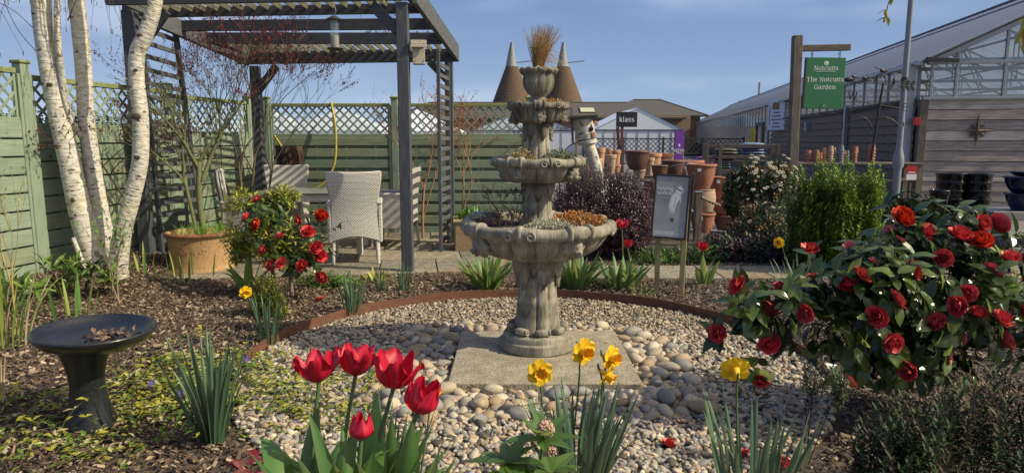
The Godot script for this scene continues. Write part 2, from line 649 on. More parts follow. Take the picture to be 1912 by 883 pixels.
func make_paving() -> void:
	var pv := Node3D.new()
	pv.name = "patio_pavement"
	add_child(pv)
	structure(pv, "buff stone slab patio under pergola, table and wicker chairs", "patio")
	pv.position = V(-1.7, 0, -6.72)
	pv.rotation.y = 0.145
	var rows := [[.0, .2, .9], [.2, .6, .6], [.8, .6, .6], [1.4, .6, .6], [2.0, .6, .6], [2.6, .6, .6]]
	for r in rows.size():
		var w: float = rows[r][2]
		var x := -1.75 - (.3 if r % 2 else 0.0)
		while x < 1.9:
			var ww := minf(w, 1.95 - x)
			var o := block("slab", pv, V(ww - .012, .06, rows[r][1] - .012), V(x + ww * .5, .03 + rr(-.002, .002), -rows[r][0] - rows[r][1] * .5), M.slabs[rng.randi() % 4], V(rr(-.003, .003), 0, rr(-.003, .003)), .004)
			x += w
	block("mortar_bed", pv, V(3.72, .03, 3.18), V(.1, .018, -1.6), M.grit, Vector3.ZERO, 0.0)
	var pp := Node3D.new()
	pp.name = "garden_path"
	add_child(pp)
	structure(pp, "narrow buff stone path crossing behind fountain and notice board", "path")
	pp.position = V(-.1, 0, -6.88)
	pp.rotation.y = 0.0
	var x := 0.25
	var k := 0
	while x < 6.0:
		var w := [.45, .6, .75, .5][k % 4] as float
		for s in 2:
			block("slab", pp, V(w - .012, .05, .31), V(x + w * .5 + s * .13, .035 + rr(-.003, .003), -.16 + s * .325), M.slabs[rng.randi() % 4], V(0, rr(-.006, .006), 0), .004)
		x += w
		k += 1
	block("mortar_bed", pp, V(6.0, .03, .66), V(3.2, .022, 0), M.grit, Vector3.ZERO, 0.0)
	# the two slabs that carry the fountain
	for s in 2:
		var t := thing("stone_slab", ["riven stone slab under the front half of the fountain plinth", "riven stone slab under the back half of the fountain plinth"][s], "paving slab", V(PL.x, 0, PL.y + (.272 if s == 0 else -.262)), rr(-.006, .006))
		var mb := MB.new()
		var nn := FastNoiseLite.new()
		nn.seed = 3 + s
		nn.frequency = 9.0
		mb.box(V(1.09, .062, .528 if s == 0 else .51), V(0, .026, 0), .006)
		obj("slab", mb.mesh(false), M.plate, t)

func make_fence(called: String, label: String, p0: Vector3, p1: Vector3, bays: Array, y0: float, y1: float, first_post := true, sh := .112) -> void:
	var u := p1 - p0
	u.y = 0
	var ln := u.length()
	u /= ln
	var t := thing(called, label, "fence", V(p0.x, 0, p0.z), atan2(-u.z, u.x))
	var x := 0.0
	for b in bays.size() + 1:
		var y := lerpf(y0, y1, clampf(x / ln, 0, 1))
		if b > 0 or first_post:
			block("post", t, V(.095, 1.97, .095), V(x, y + .985, 0), M.fence_v, Vector3.ZERO, .006)
			block("post_cap", t, V(.12, .03, .12), V(x, y + 1.986, 0), M.fence_cap, Vector3.ZERO, .008)
			for s in [-1, 1]:
				block("cover_strip", t, V(.03, 1.86, .02), V(x + s * .064, y + .95, .03), M.fence_v, Vector3.ZERO, .003)
		if b == bays.size():
			break
		var w: float = bays[b]
		y = lerpf(y0, y1, clampf((x + w * .5) / ln, 0, 1))
		var cx := x + w * .5
		var pw := w - .14
		var rows := 9
		for r in rows:
			var yy := y + .09 + r * .16
			block("slat", t, V(pw, sh, .016), V(cx, yy, .022), M.fences[rng.randi() % 4], V(rr(-.02, .02), 0, 0), .004)
			if r < rows - 1:
				block("back_slat", t, V(pw, .1, .016), V(cx, yy + .08, -.022), M.fences[rng.randi() % 4], Vector3.ZERO, .003)
		for k in 4:
			block("batten", t, V(.04, 1.4, .027), V(x + .07 + pw * (k + .5) / 4.0, y + .73, 0), M.fence_v, Vector3.ZERO, .003)
		var ty := y + 1.455
		block("rail", t, V(pw, .055, .045), V(cx, ty - .005, 0), M.fences[1], Vector3.ZERO, .005)
		block("top_rail", t, V(pw, .05, .05), V(cx, ty + .425, 0), M.fence_cap, Vector3.ZERO, .005)
		for s in [-1, 1]:
			block("side_rail", t, V(.03, .38, .03), V(cx + s * (pw * .5 - .015), ty + .21, 0), M.fence_v, Vector3.ZERO, .003)
		# diagonal lattice, clipped to the frame
		var h0 := ty + .022
		var h1 := ty + .402
		for s in [-1, 1]:
			var q := -.38
			while q < pw:
				var a := Vector2(q, h0)
				var c := Vector2(q + .38, h1)
				if a.x < .02:
					a = Vector2(.02, h0 + (.02 - q))
				if c.x > pw - .02:
					c = Vector2(pw - .02, h1 - (q + .38 - pw + .02))
				if c.y - a.y > .03:
					var xa := cx - pw * .5 + (a.x if s == 1 else pw - a.x)
					var xc := cx - pw * .5 + (c.x if s == 1 else pw - c.x)
					bar("lattice_batten", t, V(xa, a.y, s * .0055), V(xc, c.y, s * .0055), .01, .024, M.fences[(0 if s == 1 else 3)], Vector3.UP, .002)
				q += .128
		x += w

func make_fences() -> void:
	make_fence("garden_fence", "sage green slatted fence with lattice top along the birch trees", V(-4.69, 0, -4.3), V(-3.72, 0, -9.8), [1.92, 1.92, 1.72], .14, 0.0, true, .144)
	make_fence("garden_fence", "sage green slatted fence with lattice top behind the wicker chairs", V(-3.5, 0, -9.86), V(.3, 0, -9.86), [1.83, 1.92], 0.0, 0.0, true)

func make_pergola() -> void:
	var t := thing("pergola", "dark grey timber pergola with slatted roof and ladder trellis sides", "pergola")
	var fl := V(-3.98, 0, -7.35)
	var fr := V(-1.075, 0, -6.93)
	var bl := V(-3.42, 0, -9.3)
	var br := V(-.80, 0, -8.85)
	var tf := 2.76
	var tb := 2.43
	var roof := func(x: float, z: float) -> float: return tf - (tf - tb) * clampf((-z - 6.95) / 1.95, -.2, 1.3)
	for q in [[fl, 2.72, .125], [fr, 2.72, .115], [bl, 2.36, .12], [br, 2.42, .1]]:
		bar("post", t, q[0] + V(0, .0, 0), q[0] + V(0, q[1], 0), q[2], q[2], M.perg, Vector3.UP, .006)
	# beams
	bar("front_beam", t, V(-4.16, tf + .085, -7.26), V(-.97, tf + .06, -6.87), .05, .17, M.perg_h)
	bar("back_beam", t, V(-3.62, tb + .03, -9.25), V(-.68, tb + .03, -8.92), .06, .16, M.perg_h)
	bar("side_beam", t, V(-.945, tf + .045, -6.9), V(-.70, tb + .055, -8.93), .05, .2, M.perg_z)
	bar("side_beam", t, V(-4.02, tf + .03, -7.33), V(-3.5, tb + .03, -9.28), .06, .19, M.perg_z)
	bar("rafter", t, V(-3.93, 2.75, -7.62), V(-.92, 2.73, -7.25), .05, .1, M.perg_h)
	bar("rafter", t, V(-3.79, 2.69, -8.1), V(-.86, 2.645, -7.69), .05, .12, M.perg_h)
	bar("rafter", t, V(-3.68, 2.61, -8.5), V(-.82, 2.56, -8.18), .05, .13, M.perg_h)
	# louvre slats between the beams
	for k in 21:
		var f := (k + .5) / 21.0
		var a := V(lerpf(-3.98, -.98, f), 2.82, lerpf(-7.3, -6.9, f))
		var c := V(lerpf(-3.9, -.93, f), 2.77, lerpf(-7.6, -7.24, f))
		bar("roof_slat", t, a, c, .018, .06, M.perg_slat, V(.5, 1, 0))
	for k in 23:
		var f := (k + .5) / 23.0
		var a := V(lerpf(-3.66, -.81, f), 2.63, lerpf(-8.52, -8.2, f))
		var c := V(lerpf(-3.54, -.72, f), 2.53, lerpf(-9.23, -8.89, f))
		bar("roof_slat", t, a, c, .018, .06, M.perg_slat, V(.5, 1, 0))
	# knee braces
	bar("brace", t, V(-3.9, 2.35, -7.34), V(-3.58, 2.72, -7.3), .05, .12, M.perg_h)
	bar("brace", t, V(-1.12, 2.45, -6.93), V(-1.38, 2.71, -6.97), .05, .1, M.perg_h)
	bar("brace", t, V(-.83, 2.15, -8.87), V(-1.05, 2.38, -8.9), .05, .09, M.perg_h)
	bar("brace", t, V(-3.42, 2.0, -9.28), V(-3.12, 2.36, -9.26), .05, .1, M.perg_h)
	# ladder trellis on the left side
	var sb := V(-3.77, .06, -8.22)
	var st := V(-3.93, 2.62, -8.22)
	bar("stile", t, sb, st, .05, .06, M.perg)
	bar("stile", t, V(-3.87, .08, -7.45), V(-3.93, 2.66, -7.45), .04, .05, M.perg)
	for k in 17:
		var f := (k + .6) / 17.0
		bar("rung", t, V(-3.9, lerpf(.2, 2.62, f), -7.46), sb.lerp(st, (lerpf(.2, 2.6, f) - .1) / 2.52), .022, .05, M.perg_z)
	# ladder trellis on the right side
	bar("stile", t, V(-.855, .05, -8.1), V(-.855, 2.42, -8.1), .04, .05, M.perg)
	bar("stile", t, V(-.8, .05, -8.76), V(-.8, 2.38, -8.76), .04, .04, M.perg)
	for k in 18:
		var y := .18 + k * .123
		bar("rung", t, V(-.855, y, -8.1), V(-.8, y, -8.76), .022, .05, M.perg_z)

func make_greenhouse() -> void:
	var t := thing("garden_centre_building", "long garden centre glasshouse with pitched roof and weathered board walls", "building", V(7.73, 0, -13.0), -0.1815)
	var ln := 62.0
	var ct := 2.13
	var ev := 2.8
	var hw := 4.15
	var rg := 4.78
	# board wall on the gable end, sunlit greyed planks
	var y := .14
	var k := 0
	while y < ct:
		block("plank", t, V(8.2, .182, .022), V(4.16, y + .0, .012), M.clads[rng.randi() % 4], V(-.1, rr(-.001, .001), rr(-.0012, .0012)), .003)
		y += .19
		k += 1
	bar("corner_post", t, V(-.02, 0, .01), V(-.02, ct, .01), .14, .14, M.oak)
	bar("corner_post", t, V(-.2, 0, -.16), V(-.2, ev, -.16), .12, .12, M.steel)
	# brown boards on the long side
	for s in 3:
		var za := [-.3, -4.6, -10.2][s] as float
		var zb := [-4.5, -10.1, -15.0][s] as float
		y = .14
		while y < ct - .02:
			var o := block("plank", t, V(absf(zb - za), .172, .022), V(-.03, y, (za + zb) * .5), M.clad_brown, V(0, PI / 2, 0), .003)
			o.basis = Basis(Vector3.UP, -PI / 2) * Basis(Vector3.RIGHT, -.1)
			y += .18
		bar("wall_post", t, V(-.1, 0, zb - .05), V(-.1, ct + .1, zb - .05), .1, .12, M.steel)
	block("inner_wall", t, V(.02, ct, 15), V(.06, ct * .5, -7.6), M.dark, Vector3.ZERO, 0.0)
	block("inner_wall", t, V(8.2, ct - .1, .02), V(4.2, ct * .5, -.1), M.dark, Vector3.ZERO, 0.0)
	block("inner_floor", t, V(8.2, .04, ln), V(4.15, .06, -ln * .5), M.yard, Vector3.ZERO, 0.0)
	bar("sill", t, V(-.06, ct + .02, .05), V(8.3, ct + .02, .05), .1, .05, M.alu)
	bar("sill", t, V(-.06, ct + .02, -.2), V(-.06, ct + .02, -15), .1, .05, M.oak_h)
	# glazing of the gable end
	bar("gable_rail", t, V(-.02, ev, .02), V(8.3, ev, .02), .06, .06, M.alu)
	bar("gable_rail", t, V(0, ev + .06, -.04), V(8.3, ev + .06, -.04), .05, .05, M.steel)
	for q in [[0.0, ev, hw, rg], [hw, rg, hw * 2, ev]]:
		bar("rake", t, V(q[0], q[1], .03), V(q[2], q[3], .03), .08, .09, M.alu)
	var xs := [.08, .5, 1.3, 2.3, 3.3, 4.15, 5.0, 6.0, 7.0, 8.2]
	for j in xs.size():
		var x: float = xs[j]
		bar("mullion", t, V(x, ct, .02), V(x, ev, .02), .05, .05, M.alu)
		var top: float = ev + (rg - ev) * (1.0 - absf(x - hw) / hw)
		if top - ev > .12:
			bar("mullion", t, V(x, ev, .02), V(x, top, .02), .05, .05, M.alu)
		if j + 1 < xs.size():
			var x2: float = xs[j + 1]
			block("pane", t, V(x2 - x - .04, ev - ct - .06, .006), V((x + x2) * .5, (ct + ev) * .5, .0), M.glass, Vector3.ZERO, 0.0)
			var top2: float = ev + (rg - ev) * (1.0 - absf(x2 - hw) / hw)
			var mb := MB.new()
			for zz in [0.003, -0.003]:
				mb.face([V(x + .02, ev + .05, zz), V(x2 - .02, ev + .05, zz), V(x2 - .02, maxf(top2 - .05, ev + .051), zz), V(x + .02, maxf(top - .05, ev + .051), zz)], V(x, ev, 0))
			obj("pane", mb.mesh(false), M.glass, t)
	# glazing of the long side, thinning out with distance
	var z := -.22
	var step := .8
	while z > -ln:
		bar("mullion", t, V(-.05, ct if z > -15.0 else 1.1, z), V(-.05, ev, z), .05, .045, M.alu)
		block("pane", t, V(.006, ev - (ct if z > -15.0 else 1.1) - .04, step - .05), V(-.05, (ev + (ct if z > -15.0 else 1.1)) * .5, z - step * .5), M.glass_dusty, Vector3.ZERO, 0.0)
		z -= step
	block("low_wall", t, V(.05, 1.1, ln - 15.2), V(-.02, .55, -15.1 - (ln - 15.2) * .5), M.dark, Vector3.ZERO, 0.0)
	block("far_wall", t, V(8.2, ev, .05), V(4.15, ev * .5, -ln), M.clad, Vector3.ZERO, 0.0)
	# roof: the near slope, ridge flashing, bars, far slope of glass
	var sl := sqrt(hw * hw + (rg - ev) * (rg - ev))
	var an := atan2(rg - ev, hw)
	var n := 31
	for j in n:
		var w := ln / n
		var o := block("roof_panel", t, V(sl + .12, .02, w - .012), V(hw * .5 - .06, (rg + ev) * .5 + .06, -w * (j + .5) + .12), M.roof_glass, V(0, 0, an), 0.0)
		var o2 := block("roof_panel", t, V(sl + .1, .02, w - .012), V(hw * 1.5 + .04, (rg + ev) * .5 + .06, -w * (j + .5) + .12), M.glass_dusty, V(0, 0, -an), 0.0)
	for j in 76:
		var zz := .1 - j * ln / 76.0
		bar("glazing_bar", t, V(-.12, ev + .045, zz), V(hw, rg + .085, zz), .03, .03, M.steel if j % 2 else M.alu)
	bar("ridge_flashing", t, V(hw - .34, rg - .04, .16), V(hw - .34, rg - .04, -ln), .62, .03, M.steel, V(-sin(an), cos(an), 0))
	bar("ridge_cap", t, V(hw, rg + .14, .16), V(hw, rg + .14, -ln), .14, .06, M.dark)
	bar("gutter", t, V(-.16, ev + .0, .1), V(-.16, ev + .0, -ln), .1, .09, M.steel)
	bar("gutter", t, V(-.1, ev + .06, .18), V(.45, ev + .02, .18), .07, .07, M.dark)
	# trusses under the roof
	for j in 9:
		var zz := -1.2 - j * 3.2
		bar("truss", t, V(.1, ev, zz), V(hw * 2 - .1, ev, zz), .05, .07, M.alu)
		bar("truss", t, V(.1, ev, zz), V(hw, rg - .05, zz), .05, .06, M.alu)
		bar("truss", t, V(hw * 2 - .1, ev, zz), V(hw, rg - .05, zz), .05, .06, M.alu)
		for q in 5:
			var x0 := .8 + q * 1.4
			var y0: float = ev + (rg - ev) * (1.0 - absf(x0 - hw) / hw) - .08
			bar("truss_web", t, V(x0, ev, zz), V(x0, y0, zz), .03, .03, M.alu)
			bar("truss_web", t, V(x0, y0, zz), V(x0 + .7, ev, zz), .03, .03, M.alu)
	for j in 7:
		var x0 := .6 + j * 1.15
		var y0: float = ev + (rg - ev) * (1.0 - absf(x0 - hw) / hw) - .02
		bar("purlin", t, V(x0, y0, -.2), V(x0, y0, -28), .05, .06, M.alu)
	# a vertical flue on the ridge
	tubes("flue", t, [V(hw, rg, -44), V(hw, rg + 1.1, -44)], [.1, .1], M.alu)
	# doorway and timber frame beyond the boards
	bar("door_post", t, V(-.25, 0, -15.4), V(-.25, ct - .05, -15.4), .1, .1, M.oak)
	bar("door_post", t, V(-.25, 0, -17.0), V(-.25, ct - .05, -17.0), .1, .1, M.oak)
	bar("door_lintel", t, V(-.25, ct - .1, -15.3), V(-.25, ct - .1, -17.1), .1, .14, M.oak_h)
	block("meter_box", t, V(.12, .26, .18), V(-.1, ct - .34, -8.6), M.alu)
	block("alarm_box", t, V(.1, .14, .12), V(-.13, ct - .4, .06), flat_mat(L(.4, .02, .02), .5))

func make_far() -> void:
	# two oast kilns and the long tiled building beyond the yard
	var wind := flat_mat(L(.2, .21, .22), .7)
	for s in 2:
		var x := [0.0, 5.15][s] as float
		var t := thing("oast_house", ["round oast house with tiled cone roof left of the fountain urn", "round oast house with tiled cone roof right of the fountain urn"][s], "oast house", V(x, 0, -70))
		var mb := MB.new()
		mb.lathe([Vector2(2.35, 0), Vector2(2.35, 3.75)], 28)
		obj("wall", mb.mesh(), M.brick, t)
		mb = MB.new()
		# tile courses: each one a small step
		var pr := []
		for k in 34:
			var f := k / 34.0
			var r := lerpf(2.52, .62, f)
			pr.append(Vector2(r, lerpf(3.6, 8.6, f)))
			pr.append(Vector2(r - .02, lerpf(3.6, 8.6, f + .9 / 34.0)))
		mb.lathe(pr, 36)
		obj("cone_roof", mb.mesh(false), M.roof_tile, t)
		mb = MB.new()
		mb.lathe([Vector2(.66, 8.55), Vector2(.62, 8.75), Vector2(.17, 10.95), Vector2(0, 11.0)], 16, func(a, k): return Vector2(1.0 - (.25 * smoothstep(0.0, 1.0, sin(a)) if k > 0 else 0.0), 0))
		var cw := obj("cowl", mb.mesh(), M.cowl, t)
		cw.rotation.z = -.0
		cw.rotation.x = 0.0
		bar("wind_arm", t, V(.2, 8.95, 0), V(2.1, 9.15, .1), .08, .1, wind)
	var t := thing("brick_building", "long low brick building with brown tiled hipped roof beyond the tents", "building", V(0, 0, -64))
	block("wall", t, V(26, 3.6, 8), V(3.0, 1.8, -2), M.brick, Vector3.ZERO, .02)
	var mb := MB.new()
	mb.face([V(-11, 3.3, 2.4), V(15.5, 3.3, 2.4), V(11, 4.85, -2), V(-8, 4.85, -2)], V(2, 2, -2))
	mb.face([V(-11, 3.3, -6.4), V(15.5, 3.3, -6.4), V(11, 4.85, -2), V(-8, 4.85, -2)], V(2, 2, -2))
	mb.face([V(15.5, 3.3, 2.4), V(15.5, 3.3, -6.4), V(11, 4.85, -2)], V(2, 2, -2))
	mb.face([V(-11, 3.3, 2.4), V(-11, 3.3, -6.4), V(-8, 4.85, -2)], V(2, 2, -2))
	var rf := obj("roof", mb.mesh(false), M.roof_grey, t)
	# the hipped wing with the taller roof
	var t2 := thing("hipped_roof_house", "brick house with hipped tiled roof right behind the white peaked tent", "building", V(13.0, 0, -66))
	block("wall", t2, V(8.6, 3.7, 7), V(0, 1.85, -1), M.brick, Vector3.ZERO, .02)
	mb = MB.new()
	var e := [V(-4.9, 3.55, 3), V(4.9, 3.55, 3), V(4.9, 3.55, -5), V(-4.9, 3.55, -5), V(-1.3, 5.15, -1), V(1.4, 5.15, -1)]
	for f in [[0, 1, 5, 4], [2, 3, 4, 5], [1, 2, 5], [0, 3, 4]]:
		var pts := []
		for q in f:
			pts.append(e[q])
		mb.face(pts, V(0, 3, -1))
	obj("roof", mb.mesh(false), M.roof_grey, t2)
	block("fascia", t2, V(9.8, .16, .1), V(0, 3.5, 3.02), M.dark, Vector3.ZERO, .01)
	bar("roof_ridge", t2, V(-1.3, 5.17, -1), V(1.4, 5.17, -1), .2, .12, M.roof_tile)
	for q in [[e[0], e[4]], [e[1], e[5]]]:
		bar("roof_hip", t2, q[0], q[1], .16, .1, M.roof_tile)
	for k in 3:
		block("window", t2, V(1.0, 1.0, .06), V(-3 + k * 2.6, 2.4, 2.53), M.alu, Vector3.ZERO, .01)
	block("fascia", t, V(26.6, .16, .1), V(2.2, 3.25, 2.45), M.dark, Vector3.ZERO, .01)
	bar("ridge_tiles", t, V(-8, 4.87, -2), V(11, 4.87, -2), .2, .1, M.roof_tile)
	var sk := block("skylight", t, V(1.3, .1, 1.2), V(6.9, 4.05, .5), flat_mat(L(.5, .52, .32), .3), V(.34, 0, 0), .02)
	block("skylight_frame", t, V(1.5, .08, 1.4), V(6.9, 4.0, .5), M.dark, V(.34, 0, 0), .02)
	# white tents
	for s in 2:
		var cx := [7.3, .62][s] as float
		var zz := [-40.0, -42.0][s] as float
		var hw := [2.62, 3.2][s] as float
		var ap := [3.22, 3.12][s] as float
		var tt := thing("peaked_tent", ["white peaked tent with panelled walls behind the dark shop sign", "white peaked tent with dark lettering behind the fountain"][s], "tent", V(cx, 0, zz))
		mb = MB.new()
		mb.face([V(-hw, 1.95, 0), V(hw, 1.95, 0), V(0, ap, 0)], V(0, 2, -4))
		mb.face([V(-hw, 1.95, -9), V(hw, 1.95, -9), V(0, ap, -9)], V(0, 2, -4))
		mb.face([V(-hw, 1.95, .05), V(-hw, 1.95, -9), V(0, ap, -9), V(0, ap, .05)], V(0, 2, -4))
		mb.face([V(hw, 1.95, .05), V(hw, 1.95, -9), V(0, ap, -9), V(0, ap, .05)], V(0, 2, -4))
		obj("canopy", mb.mesh(false), M.tent, tt)
		bar("eaves_rail", tt, V(-hw - .02, 1.93, .03), V(hw + .02, 1.93, .03), .06, .06, M.dark)
		var np := 8
		for k in np:
			var w := hw * 2 / np
			block("wall_panel", tt, V(w - .02, 1.9, .03), V(-hw + w * (k + .5), .95, .0), M.tent_wall, Vector3.ZERO, .004)
			bar("wall_post", tt, V(-hw + w * k, 0, .03), V(-hw + w * k, 1.9, .03), .035, .035, M.steel)
		for sd in [-1, 1]:
			block("side_wall", tt, V(.03, 1.9, 9), V(sd * hw, .95, -4.5), M.tent_wall, Vector3.ZERO, .004)
		if s == 1:
			for q in [["T", -.75], ["L", -.02], ["C", .5], ["dale", 2.42]]:
				var tx := lettering(q[0], .017, M.dark, tt, "Droid Serif", .01)
				tx.position = V(q[1], 2.06, .02)
	# the rest of the pale tents seen through the lattice
	for s in 3:
		var tt := thing("peaked_tent", ["small white tent seen through the fence lattice beside the hose", "white tent roof seen through the lattice left of the green post", "grey white tent seen through the lattice in the fence corner"][s], "tent", V([-7.4, -4.2, -11.2][s], 0, -30.0 - s))
		mb = MB.new()
		for q in [[0, 1], [1, 2], [2, 3], [3, 0]]:
			var cs := [V(-2, 1.75, 2), V(2, 1.75, 2), V(2, 1.75, -2), V(-2, 1.75, -2)]
			mb.face([cs[q[0]], cs[q[1]], V(0, 2.75, 0)], V(0, 1, 0))
			mb.face([cs[q[0]], cs[q[1]], cs[q[1]] - V(0, 1.75, 0), cs[q[0]] - V(0, 1.75, 0)], V(0, 1, 0))
		obj("canopy", mb.mesh(false), flat_mat(L(.42, .47, .53), .6) if s != 1 else M.tent, tt)
		for q in 4:
			bar("tent_pole", tt, V([-2, 2, 2, -2][q] * 1.01, 0, [2, 2, -2, -2][q] * 1.01), V([-2, 2, 2, -2][q] * 1.01, 1.76, [2, 2, -2, -2][q] * 1.01), .05, .05, M.steel)
	# dark lattice fence before the tent
	var f := thing("lattice_fence", "black diamond lattice fence across the yard before the white tent", "fence", V(3.1, 0, -30))
	for k in 5:
		bar("post", f, V(k * 1.75, 0, 0), V(k * 1.75, 1.5, 0), .08, .08, M.dark)
	bar("rail", f, V(0, 1.43, 0), V(7.0, 1.43, 0), .04, .05, M.dark)
	bar("rail", f, V(0, .78, 0), V(7.0, .78, 0), .04, .05, M.dark)
	for sg in [-1, 1]:
		var x := -.6
		while x < 7.0:
			var a := clampf(x, 0, 7.0)
			var c := clampf(x + .6, 0, 7.0)
			if c - a > .05:
				var ya := .8 + (a - x)
				var yc := .8 + (c - x)
				if sg < 0:
					ya = 2.2 - ya
					yc = 2.2 - yc
				bar("lattice_batten", f, V(a, ya, sg * .008), V(c, yc, sg * .008), .012, .03, M.dark, Vector3.UP, 0.0)
			x += .21
	# dark clipped hedge outside the left fence
	var hg := thing("clipped_hedge", "dark clipped hedge seen through the lattice of the left fence", "hedge", V(-6.4, 0, -9.5), .1)
	var hs := SB.new()
	var hl := leaf_soup(.09, .05, .2, .2, 2)
	rng.seed = 87
	for k in 9000:
		var q := V(rr(-.45, .45), rr(.05, 1.0) * 1.72, rr(-4.5, 3.5))
		q.y += .06 * sin(q.z * 4.0) + .05 * sin(q.z * 11.0)
		hs.add(hl, Transform3D(Basis.from_euler(V(rr(-1.2, .5), rr(0, TAU), 0)), q), Color(.018, .028, .014) * rr(.5, 1.9))
	stuff(obj("foliage", hs.mesh(), vmat(.5, .2), hg))
	for k in 6:
		tubes("stem", hg, [V(0, 0, -4 + k * 1.4), V(0, 1.3, -4 + k * 1.4)], [.03, .015], M.oak, 6)
	var h := thing("conifer_tree", "small dark conifer tip beyond the glasshouse roof", "tree", V(25.6, 0, -78))
	tubes("trunk", h, [V(0, 0, 0), V(0, 5.4, 0)], [.15, .03], M.oak)
	var sbd := SB.new()
	var tm := leaf_soup(.6, .16, .1, .2, 2)
	rng.seed = 88
	for k in 420:
		var y := rr(1.5, 5.7)
		var r := (5.9 - y) * .3
		var a := rr(0, TAU)
		sbd.add(tm, Transform3D(Basis.from_euler(V(rr(-.5, .1), a, 0)) * Basis.from_scale(Vector3.ONE * (.4 + r)), V(sin(a) * r * .3, y, cos(a) * r * .3)), Color(.012, .02, .014) * rr(.7, 1.6))
	obj("crown", sbd.mesh(), vmat(.8), h)

func lettering(s: String, px: float, mt: Material, parent: Node, font := "Droid Sans", depth := .002) -> MeshInstance3D:
	var f := SystemFont.new()
	f.font_names = PackedStringArray([font])
	var tm := TextMesh.new()
	tm.text = s
	tm.font = f
	tm.font_size = 24
	tm.pixel_size = px
	tm.depth = depth
	tm.curve_step = 2.0
	return obj("lettering", tm, mt, parent)

# one leaf of length l along +z from the origin, folded along the midrib and drooping; a plain list of triangles
func leaf_soup(l: float, w: float, fold := .25, droop := .3, segs := 3, tip := .0) -> PackedVector3Array:
	var out := PackedVector3Array()
	var rows := []
	for k in segs + 1:
		var f := float(k) / segs
		var ww := w * .5 * sin(PI * clampf(pow(f, .8) * .94 + .05, 0, 1))
		var y := -droop * l * f * f
		rows.append([V(-ww, y + fold * ww, l * f), V(0, y, l * f), V(ww, y + fold * ww, l * f)])
	for k in segs:
		var a: Array = rows[k]
		var b: Array = rows[k + 1]
		for s in 2:
			out.append_array(PackedVector3Array([a[s], b[s], b[s + 1], a[s], b[s + 1], a[s + 1]]))
	return out

func lion_mesh() -> ArrayMesh:
	var mb := MB.new()
	var n := FastNoiseLite.new()
	n.frequency = 2.2
	n.seed = 4
	# mane, then brow, cheeks, muzzle, nose and chin worked out of one ball
	mb.ball(V(.062, .066, .034), V(0, 0, 0), 22, 16, func(d):
		var m := 1.0 + .16 * n.get_noise_3dv(d * 2.0)
		var a := atan2(d.x, d.y)
		if d.z < .55:
			m += .1 * sin(a * 9.0) * (1.0 - d.z)
		return m)
	mb.ball(V(.038, .045, .03), V(0, -.004, .02), 16, 12, func(d):
		var m := 1.0
		for s in [-1, 1]:
			m -= .22 * exp(-Vector2(d.x - s * .42, d.y - .22).length_squared() * 26.0) * float(d.z > 0)
			m += .1 * exp(-Vector2(d.x - s * .42, d.y - .5).length_squared() * 20.0)
		return m)
	mb.ball(V(.023, .02, .024), V(0, -.018, .043), 12, 8)
	mb.ball(V(.011, .008, .01), V(0, -.006, .064), 8, 6)
	mb.ball(V(.014, .01, .014), V(0, -.04, .04), 8, 6)
	for s in [-1, 1]:
		mb.ball(V(.013, .014, .01), V(s * .043, .045, .014), 8, 6)
	return mb.mesh()

# a hanging acanthus leaf laid on a shaft: half-angle wa, from y1 down to y0
func acanthus(y1: float, y0: float, r1: float, r0: float, wa: float, out: float) -> ArrayMesh:
	var mb := MB.new()
	mb.grid(10, 12, func(a, b):
		var y := lerpf(y1, y0, b)
		var w := wa * (1.0 - pow(b, 2.6)) * (1.0 + .12 * sin(b * 26.0))
		var t: float = (a * 2.0 - 1.0)
		var r := lerpf(r1, r0, pow(b, .7)) + out * (.35 + .75 * sin(PI * minf(b * .85 + .1, 1.0))) * (1.0 - .55 * t * t)
		r += .0045 * cos(t * PI * 5.0) + .004 * (1.0 - absf(t))
		if b > .88:
			r += .012 * (b - .88) / .12
		return V(sin(t * w) * r, y, cos(t * w) * r))
	return mb.mesh()

